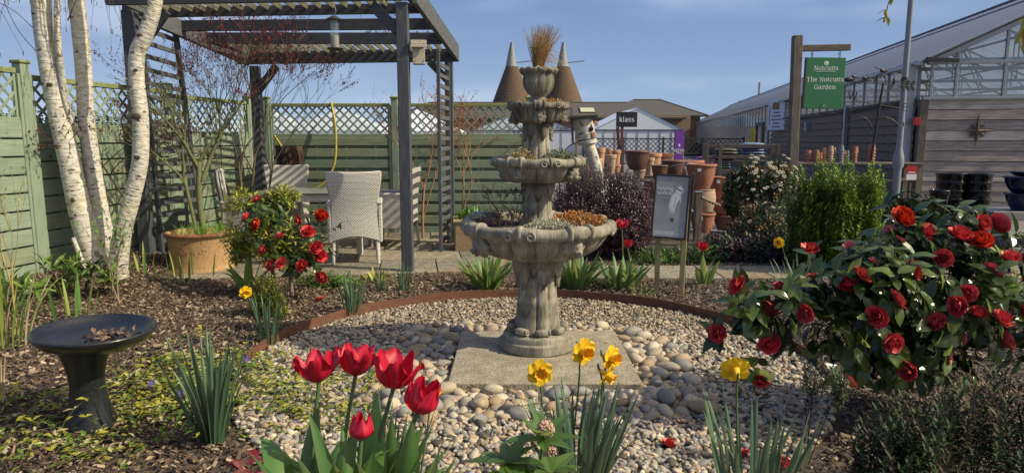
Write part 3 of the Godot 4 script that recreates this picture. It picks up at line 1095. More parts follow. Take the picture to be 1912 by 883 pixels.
func bowl(called: String, t: Node3D, sm0: Material, r_in: float, r_rim: float, y0: float, y1: float, lobes: int, foot: float, rim_h: float, masks: Array) -> Node3D:
	var mb := MB.new()
	var prof := []
	for k in 13:
		var f := k / 12.0
		prof.append(Vector2(lerpf(foot, r_in, pow(f, .33)), lerpf(y0, y1, pow(f, 1.15))))
	var lobe := func(a: float, k: int) -> Vector2:
		var f := k / 12.0
		var s := absf(sin(a * lobes * .5))
		return Vector2(1.0 - .13 * (1.0 - pow(s, .38)) * smoothstep(0.0, .3, f) + .012 * sin(a * lobes * 2.0) * f, 0)
	mb.lathe(prof, 128, lobe)
	var o := obj(called, mb.mesh(), sm0, t)
	# rolled rim: scrolls between knobs
	mb = MB.new()
	var rp := []
	var rr0 := rim_h * .5
	for k in 13:
		var a := -PI * .62 + k / 12.0 * PI * 1.75
		rp.append(Vector2(r_rim - rr0 + cos(a) * rr0 * .84, y1 + rr0 * .78 + sin(a) * rr0 * .86))
	rp.append(Vector2(r_in - .03, y1 - .01))
	rp.append(Vector2(.02, y1 - .02))
	var a0: float = deg_to_rad(masks[0][0])
	mb.lathe(rp, 128, func(a, k):
		if k > 13:
			return Vector2(1, 0)
		return Vector2(1.0 + .012 * cos((a - a0) * 8.0), (.007 * cos((a - a0) * 8.0) - .002) * rim_h / .08))
	obj("rim", mb.mesh(), sm0, t)
	# over each lion a broad drum between two bands; halfway between lions a narrow band between two scrolls
	var sq := func(d: Vector3) -> float: return .9 / pow(pow(absf(d.x), 5) + pow(absf(d.y), 3.2) + pow(absf(d.z), 3.2), .27)
	var drum := MB.new()
	drum.ball(V(r_rim * .105, rr0 * 1.02, rr0 * 1.05), Vector3.ZERO, 18, 12, sq)
	var dm := drum.mesh()
	var band := MB.new()
	band.ball(V(r_rim * .042, rr0 * 1.22, rr0 * 1.2), Vector3.ZERO, 14, 12, sq)
	var bm := band.mesh()
	var sp := MB.new()
	var path := []
	var rad := []
	for k in 15:
		var a := k / 14.0 * TAU * 1.4
		var q := rr0 * .8 * (1.0 - k / 18.0)
		path.append(V(cos(a) * q, sin(a) * q - rr0 * .1, rr0 * .2 + k * .0006))
		rad.append(rr0 * .3 * (1.0 - k / 30.0))
	sp.tube(path, rad, 7)
	var sm := sp.mesh()
	var put := func(called: String, m: Mesh, b: float, out: float, up: float) -> MeshInstance3D:
		var q := obj(called, m, sm0, t)
		q.position = V(sin(b) * (r_rim - rr0 + out), y1 + rr0 * .82 + up, cos(b) * (r_rim - rr0 + out))
		q.rotation.y = b
		return q
	for k in 4:
		var a := a0 + TAU * k / 4
		put.call("rim_drum", dm, a, 0.0, 0.0)
		for s in [-1, 1]:
			put.call("rim_band", bm, a + s * .155, 0.0, 0.0)
		a += TAU / 8
		put.call("rim_band", bm, a, 0.0, 0.0)
		for s in [-1, 1]:
			var q = put.call("rim_scroll", sm, a + s * .135, rr0 * .5, -rr0 * .2)
			q.scale.x = -s
	if not cache.has("lion"):
		cache["lion"] = lion_mesh()
	for m in masks:
		var q := obj("lion_mask", cache["lion"], sm0, t)
		var a: float = deg_to_rad(m[0])
		q.position = V(sin(a) * m[2], m[1], cos(a) * m[2])
		q.rotation = V(.28, a, 0)
		q.scale = Vector3.ONE * m[3]
	return o

func shaft(called: String, t: Node3D, prof: Array, flutes: int, depth: float) -> void:
	var mb := MB.new()
	var nn := prof.size()
	mb.lathe(prof, 144, func(a, k):
		var f: float = float(k) / (nn - 1)
		var s: float = pow(absf(sin(a * flutes * .5)), .35)
		return Vector2(1.0 - depth * (1.0 - s) * smoothstep(0, .08, f), 0))
	obj(called, mb.mesh(), M.stone, t)

func make_fountain() -> void:
	rng.seed = 31
	var t := thing("tiered_fountain", "weathered grey stone three tier fountain with scrolled bowls planted with sedums", "fountain", V(.165, .057, -4.33), deg_to_rad(-4))
	t.scale = V(1, 1, 1)
	var mb := MB.new()
	mb.lathe([Vector2(.0, .0), Vector2(.243, .0), Vector2(.245, .01), Vector2(.244, .058), Vector2(.236, .066), Vector2(.224, .068), Vector2(.221, .072), Vector2(.221, .098), Vector2(.214, .106), Vector2(.19, .112), Vector2(.0, .112)], 72)
	obj("plinth", mb.mesh(), M.stone, t)
	# fluted pedestal with scroll feet and hanging acanthus leaves
	var pr := []
	for q in [[.158, .1], [.152, .13], [.147, .17], [.14, .22], [.131, .3], [.124, .38], [.121, .44], [.126, .5], [.14, .55], [.155, .585], [.166, .61], [.16, .635], [.12, .65]]:
		pr.append(Vector2(q[0], q[1]))
	shaft("pedestal", t, pr, 10, .13)
	var foot := MB.new()
	foot.ball(V(.05, .026, .032), Vector3.ZERO, 14, 10, func(d): return 1.0 / pow(pow(absf(d.x), 3) + pow(absf(d.y), 3) + pow(absf(d.z), 3), 1.0 / 3.0) * .9)
	var coil := []
	for k in 14:
		var a := k / 13.0 * TAU * 1.3
		coil.append(V(.048 + k * .0, cos(a) * .021 * (1 - k / 17.0), sin(a) * .024 * (1 - k / 17.0)))
	foot.tube(coil, [.006], 6)
	var fm := foot.mesh()
	for k in 8:
		var a := TAU * k / 8 + .2
		var q := obj("scroll_foot", fm, M.stone, t)
		q.position = V(sin(a) * .172, .136, cos(a) * .172)
		q.rotation = V(-.15, a, 0)
	var big := acanthus(.63, .4, .158, .117, .42, .02)
	var small := acanthus(.62, .47, .155, .122, .3, .012)
	for k in 6:
		var q := obj("acanthus_leaf", big, M.stone, t)
		q.rotation.y = TAU * k / 6 + .35
		q = obj("acanthus_leaf", small, M.stone, t)
		q.rotation.y = TAU * (k + .5) / 6 + .35
	# lower bowl
	bowl("lower_bowl", t, M.stone, .455, .497, .6, .765, 16, .15, .088, [[34, .715, .405, 1.15], [-56, .705, .405, 1.2], [124, .715, .4, 1.15], [-146, .715, .4, 1.15]])
	mb = MB.new()
	mb.lathe([Vector2(0, .8), Vector2(.42, .795)], 40, func(a, k): return Vector2(1, .01 * sin(a * 5.0)))
	obj("planting_soil", mb.mesh(), M.soil, t)
	# middle stem and bowl
	pr = []
	for q in [[.125, .78], [.122, .83], [.104, .85], [.098, .87], [.09, .92], [.086, .97], [.09, 1.02], [.101, 1.06], [.108, 1.085], [.09, 1.1]]:
		pr.append(Vector2(q[0], q[1]))
	shaft("middle_stem", t, pr, 8, .14)
	big = acanthus(1.09, .955, .1, .083, .45, .014)
	for k in 6:
		obj("acanthus_leaf", big, M.stone, t).rotation.y = TAU * k / 6 + .1
	bowl("middle_bowl", t, M.stone, .27, .3, 1.07, 1.18, 14, .1, .062, [[62, 1.13, .245, .8], [-28, 1.135, .235, .7], [152, 1.13, .24, .8], [-118, 1.13, .24, .8]])
	mb = MB.new()
	mb.lathe([Vector2(0, 1.22), Vector2(.25, 1.205)], 30)
	obj("planting_soil", mb.mesh(), M.soil, t)
	pr = []
	for q in [[.1, 1.19], [.085, 1.215], [.078, 1.26], [.072, 1.32], [.074, 1.37], [.082, 1.41], [.088, 1.44], [.07, 1.455]]:
		pr.append(Vector2(q[0], q[1]))
	shaft("upper_stem", t, pr, 8, .14)
	big = acanthus(1.445, 1.33, .08, .07, .45, .013)
	for k in 6:
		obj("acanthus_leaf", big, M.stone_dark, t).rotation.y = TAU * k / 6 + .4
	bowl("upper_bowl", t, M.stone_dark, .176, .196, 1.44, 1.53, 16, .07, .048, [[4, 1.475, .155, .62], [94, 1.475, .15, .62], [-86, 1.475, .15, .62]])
	# urn
	mb = MB.new()
	pr = []
	for q in [[0, 1.55], [.066, 1.555], [.062, 1.575], [.044, 1.59], [.046, 1.605], [.075, 1.63], [.094, 1.665], [.1, 1.7], [.097, 1.735], [.1, 1.75], [.113, 1.762], [.117, 1.775], [.112, 1.785], [.095, 1.78], [.085, 1.75], [0, 1.745]]:
		pr.append(Vector2(q[0], q[1]))
	mb.lathe(pr, 80, func(a, k):
		var s: float = absf(sin(a * 6.0))
		if k >= 9 and k <= 13:
			return Vector2(1.0 + .05 * s, -.012 * s)
		return Vector2(1.0 - .06 * (1.0 - pow(s, .5)) * float(k > 4 and k < 9), 0))
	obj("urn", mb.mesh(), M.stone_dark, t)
	# dry grass standing in the urn
	var g := thing("dry_grass_tuft", "dry straw coloured grass tuft standing in the fountain urn", "grass tuft", V(.165, 1.8, -4.33))
	var a := MB.new()
	for k in 620:
		var an := rr(0, TAU)
		var sp := rr(.0, .03)
		var h := rr(.16, .31)
		var lean := V(sin(an) * rr(.02, .34) + .06, 1, cos(an) * rr(.02, .34)).normalized()
		var c := Color(.4, .25, .09) * rr(.55, 1.5)
		a.col = c
		var p0 := V(sin(an) * sp, 0, cos(an) * sp)
		var p1 := p0 + lean * h * .5
		var p2 := p1 + (lean + V(.25 * rr(-.6, 1.6), -.15, rr(-.3, .3))).normalized() * h * .5
		if k % 9 == 0:
			p2 = p1 + V(rr(.02, .14), rr(-.12, .02), rr(-.05, .05))
		a.tube(smooth_path([p0, p1, p2], 3), [.0011, .001, .0006], 3, false)
	obj("blades", a.mesh(), vmat(.8, .2), g)

func weave_image() -> Array:
	# flat rattan strands: over and under in a running bond
	var im := Image.create(128, 128, false, Image.FORMAT_RGB8)
	var hm := Image.create(128, 128, false, Image.FORMAT_RGB8)
	for y in 128:
		for x in 128:
			var row := y / 16
			var fx := fposmod(x / 32.0 + .5 * (row % 2), 1.0)
			var fy := (y % 16) / 16.0
			var h := sin(PI * fx) * .7 + .3
			h *= pow(sin(PI * clampf(fy * 1.05, 0, 1)), .5)
			var gap := fx < .09 or fx > .93
			if gap:
				h = .3 + .2 * sin(PI * fy)
			var c := lerpf(.2, .74, clampf(h * 1.15, 0, 1)) * (1.0 + .06 * sin(row * 2.3))
			if gap:
				c = .27
			im.set_pixel(x, y, Color(c * .97, c * .925, c * .85).linear_to_srgb())
			hm.set_pixel(x, y, Color(h, h, h))
	return [ImageTexture.create_from_image(im), ImageTexture.create_from_image(hm)]

func make_furniture() -> void:
	var w := weave_image()
	var m := StandardMaterial3D.new()
	m.albedo_texture = w[0]
	m.roughness = .65
	m.heightmap_enabled = true
	m.heightmap_texture = w[1]
	m.heightmap_scale = .35
	m.uv1_scale = V(1, 1, 1)
	m.albedo_color = Color(1.0, 1.0, 1.0)
	M.weave = m
	M.leg_grey = flat_mat(L(.48, .465, .43), .6)
	var rep := 8.0
	# chair: the sitter faces +z
	var c := thing("wicker_chair", "pale grey wicker dining chair turned with its tall back to the path", "chair", V(-1.73, .055, -7.5), PI + .18, "wicker chairs round the patio table")
	var mb := MB.new()
	var back := func(u: float, v: float, dz: float) -> Vector3:
		var y := lerpf(.26, 1.0, v)
		var hw := lerpf(.255, .235, smoothstep(.0, .5, v)) + .045 * smoothstep(.5, 1.0, v)
		var x := lerpf(-hw, hw, u)
		var z := -.24 - .05 * smoothstep(.3, 1.0, v) - .03 * (1.0 - pow(absf(u * 2 - 1), 2)) + dz
		y += .035 * sin(PI * u) * (1.0 - v) * 1.6 - .012 * sin(PI * u) * v
		return V(x, y, z)
	var shell := func(dz: float, flip: bool) -> void:
		var base := mb.v.size()
		for a in 15:
			for b in 15:
				mb.p(back.call(a / 14.0, b / 14.0, dz), Vector2(a / 14.0 * 4.2, b / 14.0 * 6.6))
		for a in 14:
			for b in 14:
				var k := base + a * 15 + b
				if flip:
					mb.quad(k, k + 1, k + 16, k + 15)
				else:
					mb.quad(k, k + 15, k + 16, k + 1)
	shell.call(.0, true)
	shell.call(.05, false)
	obj("backrest", mb.mesh(), M.weave, c)
	# the rolled edge round the back
	var rim := []
	for k in 15:
		rim.append(back.call(0.0, k / 14.0, .025))
	for k in 15:
		rim.append(back.call(k / 14.0, 1.0, .025))
	for k in 15:
		rim.append(back.call(1.0, 1.0 - k / 14.0, .025))
	for k in 15:
		rim.append(back.call(1.0 - k / 14.0, 0.0, .025))
	tubes("back_edge", c, rim, [.015], M.leg_grey, 8)
	var panel := func(called: String, s: Vector3, at: Vector3) -> void:
		var q := MB.new()
		q.box(s, Vector3.ZERO, .012)
		for k in q.uv.size():
			q.uv[k] *= 8.5
		obj(called, q.mesh(false), M.weave, c).position = at
	panel.call("seat", V(.5, .06, .5), V(0, .44, .03))
	panel.call("front_apron", V(.5, .17, .03), V(0, .34, .27))
	for s in [-1, 1]:
		panel.call("arm_panel", V(.045, .42, .52), V(s * .265, .45, .02))
		panel.call("arm_rest", V(.06, .035, .54), V(s * .265, .668, .02))
	for s in [[-1, -1], [1, -1], [-1, 1], [1, 1]]:
		tubes("leg", c, [V(s[0] * .225, .33, s[1] * .225 - (-.02 if s[1] < 0 else .0)), V(s[0] * .24, .0, s[1] * .245)], [.022, .017], M.leg_grey, 8)
		tubes("foot_cap", c, [V(s[0] * .24, .012, s[1] * .245), V(s[0] * .24, -.002, s[1] * .245)], [.019], M.dark, 8)
	block("care_tag", c, V(.035, .02, .003), V(-.02, .34, -.262), M.white, V(0, 0, .2), .001)
	dup(c, "wicker_chair", "pale grey wicker chair beside the pergola post with its arm panel showing", V(-1.5, .055, -8.72), -PI / 2 - .1)
	dup(c, "wicker_chair", "pale grey wicker chair facing out in front of the tree fern trunk", V(-2.98, .055, -8.85), .1)
	dup(c, "wicker_chair", "pale grey wicker chair seen edge on between flower pot and red camellia bush", V(-3.02, .055, -7.72), PI / 2 + .32)
	var tb := thing("patio_table", "glass topped wicker patio table set between the wicker chairs", "table", V(-2.35, .055, -8.2), .1)
	block("table_top", tb, V(1.25, .022, .85), V(0, .735, 0), flat_mat(L(.22, .24, .19), .25), Vector3.ZERO, .006)
	for s in [-1, 1]:
		var q := MB.new()
		q.box(V(1.15, .09, .03), Vector3.ZERO, .008)
		for k in q.uv.size():
			q.uv[k] *= 8.5
		obj("apron", q.mesh(false), M.weave, tb).position = V(0, .675, s * .37)
		q = MB.new()
		q.box(V(.03, .09, .7), Vector3.ZERO, .008)
		for k in q.uv.size():
			q.uv[k] *= 8.5
		obj("apron", q.mesh(false), M.weave, tb).position = V(s * .56, .675, 0)
		for s2 in [-1, 1]:
			block("leg", tb, V(.07, .63, .07), V(s * .53, .315, s2 * .34), M.leg_grey, Vector3.ZERO, .01)

func make_birdbath() -> void:
	var m := noisy([[0.0, L(.006, .007, .009)], [0.5, L(.014, .016, .02)], [.75, L(.022, .026, .034)], [1.0, L(.05, .056, .065)]], V(5, 4, 5), .03, .32, .06, .02)
	m.clearcoat_enabled = true
	m.clearcoat = .3
	m.clearcoat_roughness = .15
	var t := thing("bird_bath", "black glazed bird bath with a shallow tilted bowl on a flared stem", "bird bath", V(-2.09, -.005, -3.22))
	var mb := MB.new()
	var pr := []
	for q in [[.122, 0], [.118, .02], [.102, .07], [.086, .13], [.077, .2], [.08, .27], [.094, .33], [.113, .385], [.122, .41]]:
		pr.append(Vector2(q[0], q[1]))
	mb.lathe(pr, 40)
	obj("pedestal", mb.mesh(), m, t)
	mb = MB.new()
	pr = []
	for q in [[.0, .395], [.12, .4], [.2, .418], [.262, .45], [.287, .478], [.291, .492], [.286, .5], [.276, .498], [.262, .482], [.235, .462], [.19, .447], [.1, .438], [0, .436]]:
		pr.append(Vector2(q[0], q[1]))
	mb.lathe(pr, 64)
	var b := obj("bowl", mb.mesh(), m, t)
	b.rotation = V(.01, 0, -.035)
	b.position.x = .045
	b.scale = V(.93, 1, .93)
	# dead leaves lying in the bowl
	var lv := thing("dead_leaf_pile", "brown dead leaves lying in the black bird bath bowl", "dead leaves", V(-1.93, .447, -3.2))
	rng.seed = 12
	var sb := SB.new()
	var tm := leaf_soup(.042, .026, .5, .2, 2)
	for k in 60:
		sb.add(tm, Transform3D(Basis.from_euler(V(rr(-.8, .6), rr(0, TAU), rr(-.6, .6))), V(rr(-.1, .1), rr(0, .025), rr(-.06, .06))), Color(.12, .075, .05) * rr(.5, 1.8))
	stuff(obj("leaves", sb.mesh(), vmat(.9), lv))

func make_small_things() -> void:
	# round clay pot with a maple in it
	var clay := noisy([[0.0, L(.2, .12, .05)], [.4, L(.33, .2, .09)], [.7, L(.4, .25, .12)], [1.0, L(.46, .32, .2)]], V(3, 3, 3), .015, .85, .06, .05)
	M.clay_buff = clay
	var t := thing("clay_pot", "large round buff clay pot holding a bare maple by the pergola post", "plant pot", V(-3.27, .02, -7.08), -.35)
	var mb := MB.new()
	var pr := []
	for q in [[.0, .0], [.335, 0], [.337, .025], [.325, .06], [.312, .085], [.306, .16], [.308, .28], [.315, .36], [.319, .385], [.335, .392], [.342, .405], [.338, .425], [.322, .43], [.3, .42], [.295, .38], [0, .375]]:
		pr.append(Vector2(q[0], q[1]))
	mb.lathe(pr, 64)
	obj("pot", mb.mesh(), clay, t)
	var wd := "RAIN & CO"
	for k in wd.length():
		if wd[k] == " ":
			continue
		var a := .42 + (k - 4) * .115
		var q := lettering(wd[k], .0026, clay, t, "Droid Serif", .006)
		q.position = V(sin(a) * .308, .25, cos(a) * .308)
		q.rotation.y = a
	mb = MB.new()
	mb.lathe([Vector2(.32, .39), Vector2(.344, .398), Vector2(.346, .415), Vector2(.338, .431), Vector2(.318, .435)], 64)
	obj("rim", mb.mesh(), noisy([[0.0, L(.16, .07, .035)], [1.0, L(.34, .16, .08)]], V(3, 3, 3), .02, .85), t)
	# nest box on the post
	var nb := thing("nest_box", "bare timber nest box with sloping lid on the front pergola post", "nest box", V(-.925, 2.235, -6.95), .12)
	var nm := noisy([[0.0, L(.26, .22, .16)], [.5, L(.42, .37, .28)], [1.0, L(.55, .5, .4)]], V(12, 1.5, 12), .012, .85)
	block("body", nb, V(.12, .2, .11), V(0, 0, 0), nm, Vector3.ZERO, .003)
	block("lid", nb, V(.155, .018, .17), V(0, .112, .015), nm, V(.3, 0, 0), .003)
	block("lid", nb, V(.155, .07, .016), V(0, .09, .088), nm, V(-.1, 0, 0), .003)
	for s in [[-1, -1], [1, -1], [-1, 1], [1, 1]]:
		var sc := block("screw", nb, V(.009, .009, .004), V(s[0] * .04, s[1] * .065 - .01, .057), M.dark, V(0, 0, .5), .001)
	# seed feeder
	var fd := thing("seed_feeder", "clear tube seed feeder hanging under the pergola front beam", "bird feeder", V(-1.735, 2.4, -6.88))
	mb = MB.new()
	mb.lathe([Vector2(.0, .035), Vector2(.02, .03), Vector2(.075, .0), Vector2(.078, -.012), Vector2(.05, -.012), Vector2(0, -.012)], 28)
	obj("lid", mb.mesh(), M.dark, fd).position.y = .16
	mb = MB.new()
	mb.lathe([Vector2(.042, -.12), Vector2(.042, .15)], 24)
	obj("tube", mb.mesh(), M.glass, fd)
	mb = MB.new()
	mb.lathe([Vector2(.0, -.118), Vector2(.038, -.118), Vector2(.038, .0), Vector2(.0, .01)], 20)
	obj("seed", mb.mesh(), noisy([[0.0, L(.06, .045, .03)], [.5, L(.3, .25, .18)], [1.0, L(.5, .45, .36)]], V(12, 12, 12), .06, .9), fd)
	mb = MB.new()
	mb.lathe([Vector2(.0, -.14), Vector2(.055, -.138), Vector2(.08, -.122), Vector2(.08, -.116), Vector2(.045, -.12), Vector2(0, -.12)], 28)
	obj("tray", mb.mesh(), M.dark, fd)
	tubes("hanger", fd, smooth_path([V(0, .19, 0), V(.02, .24, 0), V(.0, .3, 0)], 4), [.0025], M.steel, 5)
	# tree fern trunk with one frond, and the hose on the fence
	var tf := thing("tree_fern_trunk", "shaggy brown tree fern trunk with one small green frond", "tree fern", V(-3.08, .0, -9.5))
	mb = MB.new()
	var n := FastNoiseLite.new()
	n.frequency = 9.0
	var tp := []
	for k in 12:
		tp.append(Vector2(lerpf(.17, .165, k / 11.0) + .012 * sin(k * 1.3), k * .119))
	tp.append(Vector2(0, 1.31))
	mb.lathe(tp, 40, func(a, k): return Vector2(1.0 + .14 * n.get_noise_2d(a * 3.0, k * .05), 0))
	obj("trunk", mb.mesh(), noisy([[0.0, L(.02, .012, .008)], [1.0, L(.1, .06, .04)]], V(10, 2, 10), .02, .95), tf)
	mb = MB.new()
	rng.seed = 3
	for k in 420:
		var a := rr(0, TAU)
		var y := rr(.2, 1.31)
		var r := .165
		mb.col = Color(.09, .055, .035) * rr(.4, 1.9)
		var d := V(sin(a), 0, cos(a))
		mb.tube([d * r + V(0, y, 0), d * (r + rr(.01, .03)) + V(rr(-.01, .01), y - rr(.04, .14), rr(-.01, .01))], [.006, .002], 3, false)
	stuff(obj("fibres", mb.mesh(), vmat(.95), tf))
	var fr := SB.new()
	var lf := leaf_soup(.05, .014, .2, .2, 2)
	for k in 22:
		var f := k / 21.0
		for s in [-1, 1]:
			var p := V(.0 + f * .02, 1.3 + f * .26, .05 * sin(f * 2.0))
			fr.add(lf, Transform3D(Basis.from_euler(V(-.3, s * 1.4, 0)) * Basis.from_scale(Vector3.ONE * (1.2 * sin(PI * (f * .8 + .18)))), p), Color(.18, .3, .035) * rr(.8, 1.2))
	obj("frond", fr.mesh(), vmat(.5, .4), tf).position.x = .02
	var hs := thing("garden_hose", "yellow garden hose looped over the fence behind the tree fern", "hose")
	var hp := smooth_path([V(-3.28, 1.45, -9.5), V(-3.22, 1.33, -9.55), V(-3.15, 1.15, -9.6), V(-3.1, .85, -9.62), V(-2.98, .62, -9.62), V(-2.75, .72, -9.62), V(-2.6, .86, -9.64), V(-2.5, 1.08, -9.66), V(-2.475, 1.4, -9.68), V(-2.5, 1.7, -9.72), V(-2.55, 1.88, -9.8), V(-2.57, 1.9, -9.87), V(-2.57, 1.8, -9.96), V(-2.57, .6, -10.0)], 5)
	tubes("hose", hs, hp, [.0165], flat_mat(L(.42, .34, .06), .45), 9)
	# timber trough by the right pergola post
	var tr := thing("timber_planter", "square weathered planter with green shoots left of the fountain bowl", "planter", V(-.5, .05, -8.35), .1)
	block("box", tr, V(.42, .36, .4), V(0, .18, 0), noisy([[0.0, L(.16, .11, .06)], [1.0, L(.32, .24, .15)]], V(1, 4, 1), .02, .85), Vector3.ZERO, .01)
	block("rim", tr, V(.46, .03, .44), V(0, .375, 0), M.post_new, Vector3.ZERO, .006)
	rng.seed = 44
	var sb := SB.new()
	var lt := leaf_soup(.16, .03, .3, .35, 3)
	for k in 90:
		sb.add(lt, Transform3D(Basis.from_euler(V(rr(-1.4, -.3), rr(0, TAU), 0)), V(rr(-.16, .16), rr(.37, .42), rr(-.14, .14))), Color(.1, .22, .03) * rr(.6, 1.5))
	stuff(obj("shoots", sb.mesh(), vmat(.45, .3), tr))

func make_plant_materials() -> void:
	M.leaf_gloss = vmat(.28, .28, .5)
	M.leaf = vmat(.5, .4, .4)
	M.leaf_matte = vmat(.75, .3, .3)
	M.twig = flat_mat(L(.075, .055, .042), .85)
	M.twig_green = flat_mat(L(.12, .13, .05), .8)
	var pim := Image.create(64, 64, false, Image.FORMAT_RGB8)
	var yim := Image.create(64, 64, false, Image.FORMAT_RGB8)
	var pn := FastNoiseLite.new()
	pn.frequency = .12
	for y in 64:
		for x in 64:
			var st := pn.get_noise_2d(x * 2.2, y * .12) + .5 * pn.get_noise_2d(x * 5.0, y * .2 + 50.0)
			var e := absf(x / 31.5 - 1.0)
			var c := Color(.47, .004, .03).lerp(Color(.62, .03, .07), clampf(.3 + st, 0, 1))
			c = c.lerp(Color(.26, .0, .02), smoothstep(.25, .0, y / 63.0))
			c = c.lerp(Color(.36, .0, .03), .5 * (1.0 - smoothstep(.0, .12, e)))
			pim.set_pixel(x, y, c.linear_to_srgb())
			c = Color(.86, .62, .025).lerp(Color(.8, .5, .012), clampf(.3 + st, 0, 1))
			yim.set_pixel(x, y, c.linear_to_srgb())
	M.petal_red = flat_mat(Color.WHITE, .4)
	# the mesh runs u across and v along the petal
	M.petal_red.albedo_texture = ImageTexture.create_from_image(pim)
	M.petal_red.backlight_enabled = true
	M.petal_red.backlight = L(.4, .012, .02)
	M.petal_yellow = flat_mat(Color.WHITE, .5)
	M.petal_yellow.albedo_texture = ImageTexture.create_from_image(yim)
	M.petal_yellow.backlight_enabled = true
	M.petal_yellow.backlight = L(.4, .3, .02)
	M.trumpet = flat_mat(L(.86, .47, .01), .5)
	M.trumpet.backlight_enabled = true
	M.trumpet.backlight = L(.3, .17, .01)
	M.daff = [flat_mat(L(.05, .105, .055), .5), flat_mat(L(.065, .13, .06), .5), flat_mat(L(.085, .15, .075), .5), flat_mat(L(.04, .09, .05), .5)]
	M.tulip_leaf = [flat_mat(L(.035, .095, .02), .48), flat_mat(L(.05, .125, .024), .48), flat_mat(L(.08, .18, .038), .48)]
	for m in M.daff:
		m.backlight_enabled = true
		m.backlight = L(.1, .12, .07)
	for m in M.tulip_leaf:
		m.backlight_enabled = true
		m.backlight = L(.25, .3, .1)
	M.stem = flat_mat(L(.07, .12, .04), .5)

# a strap leaf growing up +y, arching towards +z
func strap_mesh(h: float, w: float, bend: float, fold := .35, belly := .25) -> ArrayMesh:
	var key := "strap%.3f,%.4f,%.2f,%.2f,%.2f" % [h, w, bend, fold, belly]
	if cache.has(key):
		return cache[key]
	var mb := MB.new()
	var rows := 8
	var p := Vector3.ZERO
	var a := 0.0
	for k in rows + 1:
		var f := float(k) / rows
		var ww := w * .5 * (1.0 - pow(f, 5.0)) * lerpf(1.0 - belly * 1.6, 1.0, sin(PI * minf(f * .9 + .08, 1.0))) + .0006
		var d := V(0, cos(a), sin(a))
		var nn := V(0, -sin(a), cos(a))
		for s in [-1.0, -.5, 0.0, .5, 1.0]:
			mb.p(p + V(s * ww, 0, 0) + nn * (absf(s) * ww * fold), Vector2(s, f))
		p += d * h / rows
		a += bend / rows * (.4 + 1.5 * f)
	for k in rows:
		for s in 4:
			var b := k * 5 + s
			mb.quad(b, b + 1, b + 6, b + 5)
	cache[key] = mb.mesh()
	return cache[key]

func clump(called: String, label: String, category: String, at: Vector3, n: int, h: float, w: float, lean: float, mats: Array, base_r := .04, bend := .6, fold := .35, belly := .2, group := "") -> Node3D:
	var t := thing(called, label, category, at, 0.0, group)
	add_straps(t, n, h, w, lean, mats, base_r, bend, fold, belly)
	return t

func add_straps(t: Node3D, n: int, h: float, w: float, lean: float, mats: Array, base_r := .04, bend := .6, fold := .35, belly := .2, off := Vector3.ZERO) -> void:
	for k in n:
		var a := TAU * (k * .382) + rr(-.3, .3)
		var hh: float = h * [1.0, .86, .72, .93][k % 4]
		var o := obj("leaf", strap_mesh(hh, w * [1.0, .85, 1.1][k % 3], bend * [.5, 1.0, 1.6, .8, .3][k % 5], fold, belly), mats[rng.randi() % mats.size()], t)
		var r := base_r * sqrt(rng.randf())
		o.position = off + V(sin(a) * r, -.01, cos(a) * r)
		o.basis = Basis(Vector3.UP, a) * Basis(Vector3.RIGHT, lean * rr(.3, 1.1)) * Basis(Vector3.UP, rr(-.8, .8))

func petal_mesh(l: float, w: float, cup: float, flare: float, tip := .25, key0 := "") -> ArrayMesh:
	var key := "petal%.3f,%.3f,%.2f,%.2f,%.2f" % [l, w, cup, flare, tip]
	if cache.has(key):
		return cache[key]
	var mb := MB.new()
	# grows from the origin outwards (+z) and up; cup curls it upright, flare bends the tip out again
	mb.grid(8, 8, func(u, v):
		var s: float = u * 2.0 - 1.0
		var prof: float = pow(sin(PI * clampf(v * (1.0 - tip * .5) + .03, 0, 1)), .7)
		var x: float = s * w * .5 * prof
		var ang: float = cup * sin(v * PI * .62) - flare * v * v
		var z: float = l * (sin(v * 1.3) / 1.3 * (1.0 - cup * .55) + flare * .35 * v * v * v)
		var y: float = l * (v * cup * .95 * (1.0 - .12 * v)) - flare * l * .25 * v * v * v
		var curl: float = (1.0 - s * s)
		return V(x * (1.0 - .12 * absf(s) * cup), y + (1.0 - curl) * w * .12 * (1.0 - v) + .0015 * sin(v * 9.0 + s * 3.0), z - (1.0 - curl) * w * .28 * cup + .001 * sin(s * 7.0 + v * 4.0)))
	cache[key] = mb.mesh()
	return cache[key]

func daffodil(t: Node3D, base: Vector3, at: Vector3, face: Vector3, s := 1.0) -> void:
	var mid := base.lerp(at, .75) + V(0, .02, 0)
	var neck := at - face.normalized() * .03 * s
	tubes("stem", t, smooth_path([base, mid, neck + V(0, .012, 0) * s, neck], 5), [.0045, .0042, .004, .0035], M.stem, 6)
	var b := Basis.looking_at(-face.normalized(), Vector3.UP)
	if not cache.has("trumpet"):
		var mb := MB.new()
		mb.lathe([Vector2(.004, -.03), Vector2(.007, -.012), Vector2(.011, .0), Vector2(.0135, .012), Vector2(.0135, .022), Vector2(.0165, .03), Vector2(.0182, .031), Vector2(.015, .026), Vector2(.0125, .014), Vector2(.009, .004), Vector2(0, .002)], 30, func(a, k): return Vector2(1.0 + (.11 * sin(a * 8.0) if k >= 4 and k <= 7 else 0.0), 0))
		cache["trumpet"] = mb.mesh()
	var fl := obj("flower", cache["trumpet"], M.trumpet, t)
	fl.transform = Transform3D(b * Basis(Vector3.RIGHT, PI / 2) * Basis.from_scale(Vector3.ONE * s * 1.0), at)
	for k in 6:
		var p := obj("petal", petal_mesh(.054, .031, .1, .05 if k % 2 else .0, .3), M.petal_yellow, fl)
		p.position.y = .001 if k % 2 else .003
		p.rotation.y = TAU * k / 6

